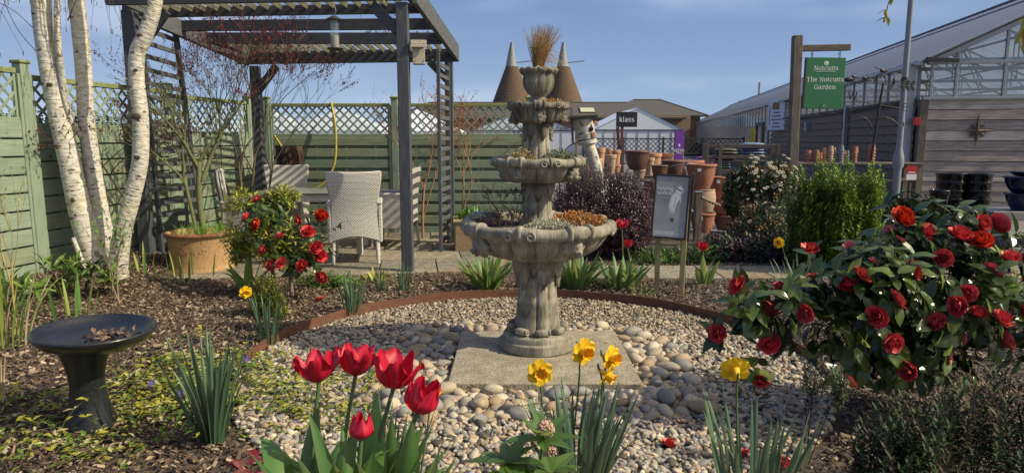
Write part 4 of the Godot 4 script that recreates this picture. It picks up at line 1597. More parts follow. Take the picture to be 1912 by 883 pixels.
# one tulip petal on a goblet: h tall, belly radius rb, mouth radius rm
func goblet_petal(h: float, rb: float, rm: float, half: float, wavy: float) -> ArrayMesh:
	var key := "gob%.3f,%.3f,%.3f,%.2f,%.3f" % [h, rb, rm, half, wavy]
	if cache.has(key):
		return cache[key]
	var mb := MB.new()
	mb.grid(10, 10, func(u, v):
		var s: float = u * 2.0 - 1.0
		var wd: float = half * pow(sin(PI * clampf(.12 + v * .76, 0, 1)), .55) * (1.0 - .15 * v)
		var r: float = lerpf(rb * pow(sin(PI * .5 * minf(v * 2.2, 1.0)), .7), rm, smoothstep(.3, 1.0, v))
		r *= 1.0 - .1 * s * s * (1.0 - v) + wavy * sin(s * 5.0 + v * 3.0) * v
		var y: float = h * (v - .26 * pow(absf(s), 2.4) * v * v + .02 * sin(s * 9.0) * v * v * v) * (1.0 - .22 * maxf(0.0, rm / rb - 1.2) * v) + .003 * cos(s * PI * 3.0) * v
		return V(sin(s * wd) * r, y, cos(s * wd) * r))
	cache[key] = mb.mesh()
	return cache[key]

func tulip(label: String, base: Vector3, at: Vector3, tilt: Vector3, open: float, s: float, turn: float, leaves: int) -> Node3D:
	var t := thing("tulip", label, "tulip", base, 0.0, "red tulips")
	var top := at - base
	tubes("stem", t, smooth_path([Vector3.ZERO, top * .5 + V(top.x * -.12, .03, top.z * -.12), top], 5), [.007, .0065, .006], M.stem, 8)
	var z := tilt.normalized()
	var x := z.cross(V(.1, .2, 1)).normalized()
	var b := Basis(x, z, x.cross(z))
	for k in 6:
		var inner := k % 2
		var rb := .044 * s
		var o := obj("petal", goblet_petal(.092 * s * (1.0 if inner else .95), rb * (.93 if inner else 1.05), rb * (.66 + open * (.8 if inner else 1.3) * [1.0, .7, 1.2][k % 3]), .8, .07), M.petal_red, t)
		o.transform = Transform3D(b * Basis(Vector3.UP, turn + TAU * k / 6 + rr(-.12, .12)), top - b.y * .004)
	var mb := MB.new()
	for k in 6:
		var a := TAU * k / 6
		mb.tube([V(0, .005, 0), V(sin(a) * .007, .026, cos(a) * .007)], [.002, .003], 5)
	var st := obj("stamens", mb.mesh(), M.black, t)
	st.transform = Transform3D(b, top)
	add_straps(t, leaves, .34, .07, .5, M.tulip_leaf, .03, .8, .4, .35)
	return t

# a double camellia flower facing +y
func bloom_mesh(r: float, layers: int, sd: int, c: Color) -> ArrayMesh:
	rng.seed = sd
	var mb := MB.new()
	for l in layers:
		var f := float(l) / maxf(layers - 1, 1)
		var n := 8 - int(f * 3.0)
		var up := lerpf(.1, 1.25, pow(f, .8))
		var rl := r * lerpf(1.0, .42, f)
		for k in n:
			var a := TAU * (k + .5 * (l % 2)) / n + rr(-.2, .2)
			var w := rl * rr(.5, .66)
			mb.col = c * rr(.75, 1.2)
			mb.col = mb.col.lerp(Color(.75, .09, .03), .25 * f).lerp(Color(.72, .2, .17), .35 * float(sd % 2) * rng.randf())
			mb.t = Transform3D(Basis(Vector3.UP, a) * Basis(Vector3.RIGHT, -up + rr(-.15, .15)), V(0, r * .12 * l / layers, 0))
			var wv := rr(0, 6.0)
			mb.grid(4, 4, func(u, v):
				var s: float = u * 2 - 1
				var pr: float = sqrt(sin(PI * clampf(v * .86 + .04, 0, 1)))
				return V(s * w * pr, r * (.26 * v * v + .12 * s * s * v) + r * .05 * sin(wv + s * 5.0) * v, rl * v * (1.0 - .12 * s * s)))
	mb.t = Transform3D()
	mb.col = Color(.6, .3, .05)
	mb.ball(V(r * .16, r * .14, r * .16), V(0, r * .2, 0), 7, 5)
	return mb.mesh()

func grow(mb: MB, tips: Array, p: Vector3, d: Vector3, l: float, r: float, depth: int, spread: float, up: float, split := 2) -> void:
	var q := p
	var path := [p]
	var rad := [r]
	for k in 3:
		d = (d + V(rr(-.22, .22), rr(-.12, .12) + up * .12, rr(-.22, .22))).normalized()
		q += d * l / 3.0
		path.append(q)
		rad.append(r * (1.0 - .13 * (k + 1)))
		if depth <= 1:
			tips.append([q, d])
	mb.tube(path, rad, 6 if r > .008 else 3, false)
	if depth <= 0:
		return
	for k in split + (1 if rng.randf() < .4 else 0):
		var a := rr(0, TAU)
		var side := V(cos(a), 0, sin(a))
		var nd := (d + side * spread * rr(.6, 1.2) + V(0, up * .2, 0)).normalized()
		grow(mb, tips, path[rng.randi_range(2, 3)], nd, l * rr(.62, .86), maxf(r * rr(.55, .7), .0013), depth - 1, spread, up, split)

func make_birches() -> void:
	rng.seed = 61
	# white bark: peeling bands, dark lenticels, mossy stain low down
	var im := Image.create(256, 1024, false, Image.FORMAT_RGB8)
	var hm := Image.create(256, 1024, false, Image.FORMAT_RGB8)
	var n := FastNoiseLite.new()
	n.frequency = .03
	n.fractal_octaves = 4
	for y in 1024:
		for x in 256:
			var a := TAU * x / 256.0
			var cx := cos(a) * 40.0
			var cz := sin(a) * 40.0
			var b := n.get_noise_3d(cx * .6, y * 1.6, cz * .6)
			var s := n.get_noise_3d(cx * .5 + 90.0, y * 5.0, cz * .5)
			var big := n.get_noise_3d(cx * .4, y * .35 + 300.0, cz * .4)
			var pt := n.get_noise_3d(cx * .9 + 40.0, y * .9, cz * .9)
			var v := .54 + .16 * b + .1 * big
			var c := Color(v, v * .95, v * .83)
			c = c.lerp(Color(.3, .28, .25), smoothstep(.1, .5, pt) * .6)
			c = c.lerp(Color(.4, .36, .2), smoothstep(.1, .45, big) * .65)
			c = c.lerp(Color(.12, .1, .085), smoothstep(.36, .56, s) * .7)
			im.set_pixel(x, y, Color(clampf(c.r, 0, 1), clampf(c.g, 0, 1), clampf(c.b, 0, 1)).linear_to_srgb())
			var h := clampf(.5 + .5 * b - .6 * smoothstep(.35, .55, s), 0, 1)
			hm.set_pixel(x, y, Color(h, h, h))
	for k in 46:
		var x := rng.randi() % 256
		var y := rng.randi() % 1024
		var w := rng.randi_range(6, 20)
		for dy in range(-7, 8):
			for dx in range(-w, w + 1):
				var e := pow(float(dx) / w, 2) + pow((dy + 3.0 * pow(float(dx) / w, 2)) / (3.0 + w * .18), 2)
				if e < 1.0:
					im.set_pixel(posmod(x + dx, 256), posmod(y + dy, 1024), Color(.09, .07, .06).lerp(Color(.3, .25, .2), e * .7).linear_to_srgb())
	var bm := StandardMaterial3D.new()
	bm.albedo_texture = ImageTexture.create_from_image(im)
	bm.heightmap_enabled = true
	bm.heightmap_texture = ImageTexture.create_from_image(hm)
	bm.heightmap_scale = 1.0
	bm.roughness = .75
	bm.uv1_scale = V(1, .55, 1)
	M.birch = bm
	var t := thing("birch_tree", "white barked birch with leaning stems before the green fence", "birch tree", V(-3.85, .1, -6.3))
	var stems := [
		[[V(-0.043, -0.150, 0.000), V(-0.080, 0.260, 0.000), V(-0.154, 0.612, 0.000), V(-0.213, 1.057, 0.000), V(-0.265, 1.445, 0.000), V(-0.312, 1.827, 0.000), V(-0.340, 2.250, 0.000), V(-0.350, 2.710, 0.000), V(-0.370, 3.400, 0.050), V(-0.350, 4.500, 0.100)], [0.144, 0.110, 0.098, 0.090, 0.086, 0.083, 0.081, 0.078, 0.072, 0.040]],
		[[V(0.040, -0.150, -0.120), V(0.017, 0.090, -0.120), V(-0.050, 0.500, -0.140), V(-0.105, 0.950, -0.160), V(-0.140, 1.450, -0.180), V(-0.140, 1.840, -0.200), V(-0.140, 2.260, -0.200), V(-0.160, 2.730, -0.200), V(-0.200, 3.500, -0.200), V(-0.250, 4.500, -0.200)], [0.113, 0.091, 0.080, 0.075, 0.072, 0.070, 0.070, 0.068, 0.061, 0.035]],
		[[V(-0.150, 1.320, -0.100), V(-0.180, 1.500, 0.000), V(-0.205, 1.850, 0.020), V(-0.195, 2.200, 0.040), V(-0.170, 2.500, 0.040), V(-0.120, 2.800, 0.000)], [0.023, 0.027, 0.028, 0.027, 0.027, 0.023]],
		[[V(0.130, -0.150, 0.050), V(0.190, 0.120, 0.080), V(0.279, 0.475, 0.100), V(0.385, 0.770, 0.100), V(0.485, 1.109, 0.100), V(0.520, 1.490, 0.100), V(0.510, 1.818, 0.100), V(0.533, 2.050, 0.100), V(0.605, 2.187, 0.100), V(0.702, 2.415, 0.100), V(0.750, 2.640, 0.100), V(0.800, 3.200, 0.100), V(0.850, 4.300, 0.100)], [0.117, 0.088, 0.077, 0.072, 0.069, 0.067, 0.065, 0.066, 0.067, 0.061, 0.056, 0.050, 0.027]]]
	for s in stems:
		tubes("trunk", t, smooth_path(s[0], 5), lerp_list(s[1], 5), bm, 20)
	# rough dark plates of old bark round the foot
	var fl := MB.new()
	for s in stems:
		var p0: Vector3 = s[0][0]
		if p0.y > 0.0:
			continue
		var p1: Vector3 = s[0][1]
		for k in 90:
			var f := pow(rng.randf(), 1.6)
			var a := rr(0, TAU)
			var r := lerpf(s[1][0], s[1][1], f) * 1.0
			fl.t = Transform3D(Basis(Vector3.UP, a) * Basis.from_euler(V(rr(-.3, .1), rr(-.3, .3), rr(-.25, .25))), p0.lerp(p1, f) + V(sin(a) * r, 0, cos(a) * r))
			fl.col = [Color(.06, .045, .035), Color(.13, .1, .075), Color(.3, .26, .2), Color(.45, .41, .34)][k % 4] * rr(.7, 1.2)
			fl.box(V(rr(.012, .04), rr(.03, .08), rr(.006, .016)), Vector3.ZERO, .002)
	stuff(obj("rough_bark", fl.mesh(false), vmat(.95), t))
	# a broken stub and knots
	tubes("branch_stub", t, [V(-.02, .12, .22), V(-.12, .42, .2)], [.025, .018], bm, 8)
	for q in [[-.27, 1.78, .1, .02], [-.15, .75, .11, .016], [.52, 1.5, .17, .03], [.5, 1.14, .17, .02], [.545, 1.9, .17, .015], [.6, 2.2, .16, .02]]:
		var mb := MB.new()
		mb.ball(V(q[3] * 1.5, q[3], q[3] * .6), Vector3.ZERO, 9, 7, func(d): return 1.0 - .4 * exp(-(d.x * d.x + d.y * d.y) * 8.0))
		obj("knot", mb.mesh(), M.twig, t).position = V(q[0], q[1], q[2])
	# hanging twigs with catkins from the crown above the frame
	var mb := MB.new()
	var cat := MB.new()
	for k in 70:
		var p := V(rr(-1.5, 1.6), rr(2.95, 3.5), rr(-.6, .9))
		if k < 12:
			p = V([-.75, -.6, -.5, -.3, .12, .0, .2, .3, .42, -.42, .36, -.85][k], 2.62 + .05 * (k % 4), .2)
		var l := rr(.25, .75)
		var path := [p + V(0, .5, 0)]
		var d := V(rr(-.5, .5), -.7, rr(-.4, .4)).normalized()
		for j in 4:
			p += d * l * .25
			d = (d + V(rr(-.2, .2), -.22, rr(-.2, .2))).normalized()
			path.append(p)
			if rng.randf() < .6:
				var e := p + V(rr(-.1, .1), rr(-.06, .02), rr(-.08, .08))
				mb.tube([p, e], [.0016, .001], 3, false)
				if rng.randf() < .5:
					cat.tube([e, e + V(rr(-.01, .01), -rr(.02, .045), 0)], [.0035, .0025], 5)
		mb.tube(path, [.004, .003, .0022, .0016, .0012], 4, false)
		cat.tube([p, p + V(0, -.04, 0)], [.004, .003], 5)
	for k in 9:
		var b := V(-.5 + rr(-.2, 1.1), 3.2 + rr(0, 1.2), rr(-.2, .2))
		mb.tube(smooth_path([b, b + V(rr(-.8, .8), .3, rr(-.5, .5)), b + V(rr(-1.4, 1.4), .2, rr(-.7, .7))], 4), [.016, .01, .004], 6, false)
	for q in [[V(-.36, 2.2, 0), V(-.5, 2.4, .1), V(-.7, 2.55, .15), V(-.85, 2.9, .2)], [V(-.3, 2.1, 0), V(-.2, 2.3, .1), V(-.16, 2.7, .1)], [V(-.36, 2.0, 0), V(-.5, 2.25, .1), V(-.6, 2.5, .1)], [V(-.12, 2.35, 0), V(.1, 2.6, .1), V(.3, 2.7, .12)]]:
		mb.tube(smooth_path(q, 4), [.007, .005, .003], 5, false)
	stuff(obj("twigs", mb.mesh(), M.twig, t))
	stuff(obj("catkins", cat.mesh(), flat_mat(L(.13, .09, .03), .8), t))
	# hazel catkins on a branch that reaches over from outside the picture
	var br := thing("overhanging_branch", "thin overhanging branch with yellow green catkins at the top edge", "branch", V(0, 0, 0))
	var wood := MB.new()
	wood.tube(smooth_path([V(3.2, 2.5, -2.3), V(2.4, 2.15, -2.7), V(1.7, 2.06, -2.95), V(.6, 2.1, -3.0), V(-.6, 2.13, -3.0)], 5), [.014, .011, .008, .006, .004], 7)
	wood.tube(smooth_path([V(2.6, 2.24, -2.6), V(2.3, 2.02, -2.72), V(2.1, 1.93, -2.8), V(2.06, 1.86, -2.82)], 4), [.006, .004, .003], 5)
	wood.tube(smooth_path([V(1.7, 2.06, -2.95), V(1.6, 1.99, -2.98), V(1.58, 1.93, -2.98)], 4), [.003, .002], 5)
	wood.tube(smooth_path([V(-.6, 2.13, -3.0), V(-.57, 2.06, -3.0), V(-.56, 1.985, -3.0)], 4), [.003, .002], 5)
	obj("wood", wood.mesh(), M.twig, br)
	var tas := MB.new()
	tas.ball(V(1, 1, 1), Vector3.ZERO, 9, 14, func(d): return 1.0 + .12 * sin(d.y * 40.0) * cos(d.x * 20.0 + d.z * 14.0))
	var cm := flat_mat(L(.4, .34, .05), .7)
	cm.backlight_enabled = true
	cm.backlight = L(.3, .25, .05)
	var tmesh := tas.mesh()
	for q in [[2.06, 1.8, -2.82, .012, .055, 0.0], [2.035, 1.815, -2.815, .009, .04, -.35], [2.09, 1.82, -2.825, .009, .036, .4], [2.05, 1.83, -2.8, .008, .03, -.15], [1.58, 1.92, -2.98, .006, .018, .1], [1.575, 1.9, -2.98, .005, .014, -.3], [-.56, 1.985, -3.0, .006, .02, .1], [-.57, 1.99, -3.0, .006, .018, -.3]]:
		var o := obj("catkin", tmesh, cm, br)
		o.transform = Transform3D(Basis(Vector3.BACK, q[5]) * Basis.from_scale(V(q[3], q[4], q[3])), V(q[0], q[1], q[2]))
	var lv := SB.new()
	var lt := leaf_soup(.05, .022, .3, .2, 3)
	for q in [[2.06, 1.87, -2.82], [2.08, 1.9, -2.8], [1.6, 1.99, -2.98], [1.58, 1.94, -2.98], [1.585, 1.91, -2.98], [-.56, 2.0, -3.0], [2.05, 1.88, -2.8]]:
		for k in 2:
			lv.add(lt, Transform3D(Basis.from_euler(V(rr(.2, 1.0), rr(0, TAU), 0)) * Basis.from_scale(Vector3.ONE * rr(.6, 1.0)), V(q[0], q[1], q[2])), Color(.3, .34, .04))
	stuff(obj("young_leaves", lv.mesh(), M.leaf, br))

func lerp_list(a: Array, n: int) -> Array:
	var out := []
	for k in (a.size() - 1) * n + 1:
		var f := float(k) / n
		var i := mini(int(f), a.size() - 2)
		out.append(lerpf(a[i], a[i + 1], f - i))
	return out

func acer(called: String, label: String, at: Vector3, starts: Array, depth: int, spread: float, up: float, bark: Material, lc: Color, n_leaf: float, lsz: float, sd: int, split := 2) -> Node3D:
	rng.seed = sd
	var t := thing(called, label, "small tree", at)
	var mb := MB.new()
	var tips := []
	for s in starts:
		# [base, dir, length, radius]
		var p: Vector3 = s[0]
		var d: Vector3 = (s[1] as Vector3).normalized()
		var q: Vector3 = p + d * s[2]
		tubes("trunk", t, smooth_path([p, p + d * s[2] * .5 + V(rr(-.03, .03), 0, rr(-.03, .03)), q], 4), lerp_list([s[3], s[3] * .9, s[3] * .75], 4), bark, 9)
		for k in 3:
			var a := TAU * k / 3.0 + rr(-.5, .5)
			grow(mb, tips, q - d * .1 * k * s[2], (d + V(cos(a), 0, sin(a)) * spread).normalized(), s[2] * rr(.5, .7), s[3] * .55, depth, spread, up, split)
	stuff(obj("branches", mb.mesh(), bark, t))
	var sb := SB.new()
	var lt := leaf_soup(lsz, lsz * .45, .3, .4, 2)
	for q in tips:
		if rng.randf() < n_leaf:
			for k in 2:
				sb.add(lt, Transform3D(Basis.from_euler(V(rr(.0, 1.3), rr(0, TAU), rr(-.6, .6))) * Basis.from_scale(Vector3.ONE * rr(.5, 1.1)), q[0]), lc * rr(.5, 1.5))
	stuff(obj("young_leaves", sb.mesh(), M.leaf_matte, t))
	return t

func make_acers() -> void:
	var green := noisy([[0.0, L(.08, .09, .035)], [1.0, L(.19, .2, .09)]], V(4, 2, 4), .02, .7)
	var brown := flat_mat(L(.1, .075, .055), .85)
	var coral := flat_mat(L(.3, .16, .09), .7)
	acer("maple_tree", "bare green stemmed maple growing in the round clay pot", V(-3.22, .42, -7.05), [[V(0, 0, 0), V(-.0, 1, 0), .75, .032], [V(-.06, 0, .02), V(-.12, 1, .1), .6, .02], [V(.02, .55, 0), V(.32, .8, -.1), .55, .022]], 4, .5, .35, green, Color(.16, .035, .03), .16, .028, 71)
	var gt := SB.new()
	var gl := leaf_soup(.14, .006, .1, .4, 3)
	for k in 260:
		gt.add(gl, Transform3D(Basis.from_euler(V(rr(-1.5, -.5), rr(0, TAU), 0)), V(rr(-.22, .22), 0, rr(-.22, .22))), Color(.12, .26, .03) * rr(.6, 1.4))
	var g := thing("grass_tuft", "tuft of bright green grass at the rim of the clay pot", "grass tuft", V(-3.18, .44, -6.98))
	stuff(obj("blades", gt.mesh(), M.leaf, g))
	acer("maple_tree", "brown multi stemmed maple with red young leaves in the patio corner", V(-3.3, .02, -8.4), [[V(0, 0, 0), V(-.05, 1, 0), 1.1, .018], [V(.06, 0, .03), V(.12, 1, .08), 1.2, .016], [V(-.05, 0, -.04), V(-.2, 1, .1), 1.0, .014], [V(.1, 0, 0), V(.3, 1, .15), 1.15, .014]], 5, .5, .15, brown, Color(.15, .025, .03), .85, .03, 72)
	acer("maple_bush", "low dark red cut leaf maple between birch stems and pergola post", V(-4.05, .14, -6.95), [[V(0, 0, 0), V(.2, 1, .1), .75, .022], [V(.02, 0, 0), V(-.3, 1, .1), .7, .018]], 4, .9, -.15, brown, Color(.085, .028, .022), .6, .036, 73)
	acer("coral_bark_maple", "coral red twigged maple growing behind the right pergola post", V(-1.22, .0, -9.25), [[V(0, 0, 0), V(.04, 1, 0), .8, .02], [V(0, .3, 0), V(.3, 1, 0), .7, .012]], 4, .45, .45, coral, Color(.36, .06, .05), .45, .025, 74)
	acer("coral_bark_maple", "coral red twigged maple standing right of the ladder trellis", V(-.72, .0, -9.3), [[V(0, .2, 0), V(.08, 1, 0), .75, .013], [V(0, .2, .02), V(.3, 1, .0), .7, .01]], 4, .5, .3, coral, Color(.36, .06, .05), .6, .028, 75)

func leaf_smooth(l: float, w: float, fold: float, droop: float, wave: float) -> ArrayMesh:
	var mb := MB.new()
	mb.grid(4, 6, func(u, v):
		var s: float = u * 2.0 - 1.0
		var ww: float = w * .5 * pow(sin(PI * clampf(pow(v, .85) * .95 + .03, 0, 1)), .8)
		return V(s * ww, fold * absf(s) * ww * (1.6 - absf(s)) - droop * l * v * v + wave * w * sin(v * 9.0 + s * 2.0) * absf(s), l * v))
	return mb.mesh()

# leafy crown from shoots: tips scattered through ellipsoids; the leaves that show largest become parts of their own
func camellia(t: Node3D, balls: Array, n_tips: int, leaf_l: float, blooms: Array, bloom_r: float, roots: Array, n_parts: int) -> void:
	var mb := MB.new()
	var lt := leaf_soup(leaf_l, leaf_l * .5, .22, .22, 4)
	var sbm := SB.new()
	sbm.add(lt, Transform3D(), Color(1, 1, 1))
	var lm := []
	for q in [[.3, .2, .05], [.15, .42, .07], [.5, .08, .03], [.2, .3, .1]]:
		lm.append(leaf_smooth(leaf_l * rr(.9, 1.1), leaf_l * .52, q[0], q[1], q[2]))
	var mats := []
	for c in [[.018, .04, .014], [.028, .058, .018], [.042, .08, .02], [.075, .12, .028], [.02, .045, .022]]:
		var m := flat_mat(L(c[0], c[1], c[2]), .22)
		m.backlight_enabled = true
		m.backlight = L(.25, .3, .08)
		mats.append(m)
	var leaves := []
	var tips := []
	for k in n_tips:
		var b: Array = balls[k % balls.size()]
		var d := V(rr(-1, 1), rr(-1, 1), rr(-1, 1))
		while d.length() > 1.0 or d.length() < .35:
			d = V(rr(-1, 1), rr(-1, 1), rr(-1, 1))
		var p: Vector3 = b[0] + d * b[1]
		tips.append([p, (d + V(0, .4, 0)).normalized()])
	for q in blooms:
		tips.append([q[0] - (q[1] as Vector3).normalized() * .02, (q[1] as Vector3).normalized()])
	for q in tips:
		var p: Vector3 = q[0]
		var d: Vector3 = q[1]
		var root: Array = roots[0]
		for r in roots:
			if (r[1] as Vector3).distance_to(p) < (root[1] as Vector3).distance_to(p):
				root = r
		var f := rr(.35, .8)
		var j: Vector3 = (root[0] as Vector3).lerp(root[1], f)
		mb.tube(smooth_path([j, j.lerp(p, .55) + V(0, -.03, 0), p], 3), [.006, .004, .0025], 4, false)
		var n := rng.randi_range(5, 8)
		for k in n:
			var a := k * 2.4 + rr(-.3, .3)
			var along := p - d * .022 * k
			var side := d.cross(V(sin(a), .3, cos(a))).normalized()
			var dir := (side + d * rr(.1, .7) + V(0, rr(-.25, .2), 0)).normalized()
			var yy := (d + V(0, .8, 0)).normalized()
			var x := yy.cross(dir).normalized()
			var bs := Basis(x, dir.cross(x), dir) * Basis.from_scale(Vector3.ONE * rr(.7, 1.15))
			leaves.append([Transform3D(bs, along), rng.randi() % 5 if k > 1 else rng.randi_range(1, 3), along])
	obj("stems", mb.mesh(), M.twig, t)
	for r in roots:
		tubes("trunk", t, smooth_path([r[0], (r[0] as Vector3).lerp(r[1], .5) + V(rr(-.03, .03), 0, rr(-.03, .03)), r[1]], 4), lerp_list([.019, .016, .01], 4), flat_mat(L(.2, .16, .12), .85), 8)
	# nearest to the path first
	leaves.sort_custom(func(a, b): return a[2].z + t.position.z * 0.0 > b[2].z)
	var cols := [Color(.018, .04, .014), Color(.028, .058, .018), Color(.042, .08, .02), Color(.075, .12, .028), Color(.02, .045, .022)]
	var rest := SB.new()
	for k in leaves.size():
		if k < n_parts:
			var o := obj("leaf", lm[k % 4], mats[leaves[k][1]], t)
			o.transform = leaves[k][0]
		else:
			rest.add(lt, leaves[k][0], cols[leaves[k][1]])
	stuff(obj("foliage", rest.mesh(), M.leaf_gloss, t))
	var bm := [bloom_mesh(bloom_r, 5, 201, Color(.56, .025, .04)), bloom_mesh(bloom_r * .95, 4, 212, Color(.6, .045, .055)), bloom_mesh(bloom_r * .8, 3, 203, Color(.5, .016, .025)), bloom_mesh(bloom_r * 1.1, 6, 204, Color(.6, .05, .014)), bloom_mesh(bloom_r * .5, 2, 205, Color(.56, .1, .11)), bloom_mesh(bloom_r * .9, 4, 207, Color(.52, .03, .045)), bloom_mesh(bloom_r * .85, 5, 209, Color(.62, .06, .06))]
	var pm := vmat(.5, .25)
	for q in blooms:
		var d: Vector3 = ((q[1] as Vector3).normalized() + V(rr(-.8, .8), rr(-.3, .8), rr(-.9, .3))).normalized()
		var x := d.cross(V(.3, .1, .9)).normalized()
		var o := obj("bloom", bm[(q[2] as int) if rng.randf() < .5 or (q[2] as int) > 2 else rng.randi_range(5, 6)], pm, t)
		o.transform = Transform3D(Basis(x, d, x.cross(d)) * Basis(Vector3.UP, rr(0, 6.0)) * Basis.from_scale(V(rr(.85, 1.1), rr(.9, 1.3), rr(.8, 1.1))), q[0] - d * .012)

# points of a picture plane at depth D, as offsets in metres: X right of the axis, Y up
func make_camellias() -> void:
	rng.seed = 91
	var t := thing("camellia_bush", "large glossy leaved camellia with many double red blooms beside the gravel", "camellia", Vector3.ZERO)
	var o := V(0, 0, 0)
	var balls := []
	for q in [[V(1.95, .66, -3.35), V(.42, .32, .34), 4], [V(1.78, .72, -3.25), V(.34, .22, .28), 3], [V(2.2, .9, -3.45), V(.4, .2, .32), 3], [V(2.32, .62, -3.3), V(.4, .34, .34), 4], [V(1.4, .66, -3.22), V(.26, .11, .2), 1], [V(1.16, .6, -3.18), V(.16, .12, .12), 1], [V(1.78, .4, -3.25), V(.34, .18, .26), 2], [V(2.05, 1.02, -3.5), V(.16, .14, .14), 1], [V(2.02, .34, -3.25), V(.34, .18, .24), 2], [V(1.56, .5, -3.12), V(.24, .18, .18), 1]]:
		for k in (q[2] as int):
			balls.append([q[0], q[1]])
	var bl := []
	for q in [[1.07, .715, -3.18, -.8, .2, .6, 1], [1.29, .7, -3.2, .1, .9, .4, 0], [1.22, .61, -3.15, -.2, -.2, 1, 1], [.98, .485, -3.15, -.3, .3, .9, 0], [1.22, .44, -3.12, -.9, .1, .4, 1], [1.18, .27, -3.1, 0, -.8, .6, 2], [1.46, .87, -3.3, -.3, .8, .5, 2], [1.66, .6, -3.02, -.2, .2, 1, 0], [1.58, .72, -3.15, .2, .6, .8, 1], [1.86, .8, -3.1, .1, .5, .8, 0], [2.0, .96, -3.25, -.2, .8, .7, 1], [2.12, .95, -3.2, .3, .8, .6, 0], [2.19, .93, -3.15, .1, .7, .8, 3], [2.26, 1.0, -3.25, -.3, .4, .9, 0], [2.34, 1.0, -3.25, .5, .6, .6, 0], [2.08, .7, -3.05, -.2, .3, 1, 1], [2.22, .8, -3.1, .2, .9, .5, 0], [2.12, .62, -3.02, .3, .3, 1, 0], [2.45, .76, -3.15, .6, .2, .8, 0], [2.28, .48, -3.05, .3, .1, 1, 1], [1.92, .58, -3.0, 0, .1, 1, 2], [1.52, .32, -2.95, .2, .2, 1, 2], [1.72, .49, -2.98, -.3, .0, 1, 1], [1.9, 1.02, -3.3, -.1, .8, .6, 3], [1.84, .97, -3.3, -.5, .8, .4, 4], [1.62, .9, -3.25, -.3, .8, .5, 4], [1.86, .93, -3.22, .4, .5, .8, 4], [2.02, .85, -3.15, .3, .2, 1, 1], [1.75, .68, -3.02, .3, .3, .9, 2], [2.38, .62, -3.05, .3, .4, .9, 1], [2.06, .5, -3.0, .2, .0, 1, 4], [1.44, .76, -3.22, -.5, .5, .7, 4], [1.36, .6, -3.08, -.4, .1, 1, 2], [1.62, .78, -3.1, .0, .8, .7, 1], [2.0, .66, -2.98, -.6, .3, .8, 0], [2.2, .6, -2.98, .6, .4, .8, 1], [1.8, .36, -2.98, -.4, -.2, 1, 2], [2.3, .86, -3.1, .8, .5, .6, 0], [1.98, .42, -2.96, .5, -.3, .9, 4], [1.7, .84, -3.15, .6, .7, .5, 4]]:
		bl.append([V(q[0], q[1], q[2]), V(q[3], q[4], q[5]), int(q[6])])
	camellia(t, balls, 265, .105, bl, .057, [[V(2.02, .05, -3.5), V(2.0, .7, -3.4)], [V(2.17, .05, -3.45), V(2.3, .8, -3.4)], [V(2.0, .2, -3.5), V(1.5, .62, -3.3)], [V(1.6, .6, -3.32), V(1.12, .6, -3.2)], [V(2.1, .4, -3.45), V(2.1, 1.02, -3.45)]], 300)
	t = thing("camellia_bush", "small round camellia with red blooms in front of the wicker chairs", "camellia", Vector3.ZERO)
	balls = [[V(-2.0, .58, -5.95), V(.4, .3, .3)], [V(-1.85, .42, -5.9), V(.36, .2, .28)], [V(-2.15, .75, -6.0), V(.25, .18, .25)]]
	bl = []
	for q in [[-2.2, .89, -5.85, 0, .5, 1, 2], [-2.28, .74, -5.8, -.4, .2, 1, 1], [-2.15, .69, -5.7, -.2, .3, 1, 3], [-1.94, .6, -5.65, .1, .2, 1, 0], [-1.72, .63, -5.7, .3, .4, 1, 0], [-1.63, .75, -5.8, .5, .2, .9, 3], [-1.66, .5, -5.68, .4, .2, 1, 0], [-1.62, .24, -5.7, .4, -.3, .9, 0], [-1.76, .35, -5.62, .2, .0, 1, 0], [-1.94, .38, -5.62, 0, 0, 1, 0], [-2.04, .35, -5.66, -.2, -.1, 1, 1], [-1.63, .42, -5.72, .6, 0, .8, 1], [-2.1, .48, -5.66, -.3, 0, 1, 2], [-1.8, .72, -5.72, .2, .4, 1, 2]]:
		bl.append([V(q[0], q[1], q[2]), V(q[3], q[4], q[5]), int(q[6])])
	camellia(t, balls, 150, .078, bl, .062, [[V(-1.93, .04, -5.85), V(-1.95, .6, -5.9)], [V(-2.1, .04, -5.95), V(-2.15, .7, -5.95)]], 220)
	tubes("side_shoot", t, smooth_path([V(-1.7, .58, -5.8), V(-1.55, .62, -5.75), V(-1.42, .72, -5.75)], 4), [.004, .002], M.twig_green, 5)
	var sb := SB.new()
	var lt := leaf_soup(.07, .03, .2, .3, 3)
	for k in 9:
		var f := k / 8.0
		sb.add(lt, Transform3D(Basis.from_euler(V(rr(-.3, .6), rr(0, TAU), 0)), V(lerpf(-1.66, -1.42, f), .58 + .14 * f, -5.77)), Color(.035, .075, .02) * rr(.7, 1.5))
	stuff(obj("shoot_leaves", sb.mesh(), M.leaf_gloss, t))

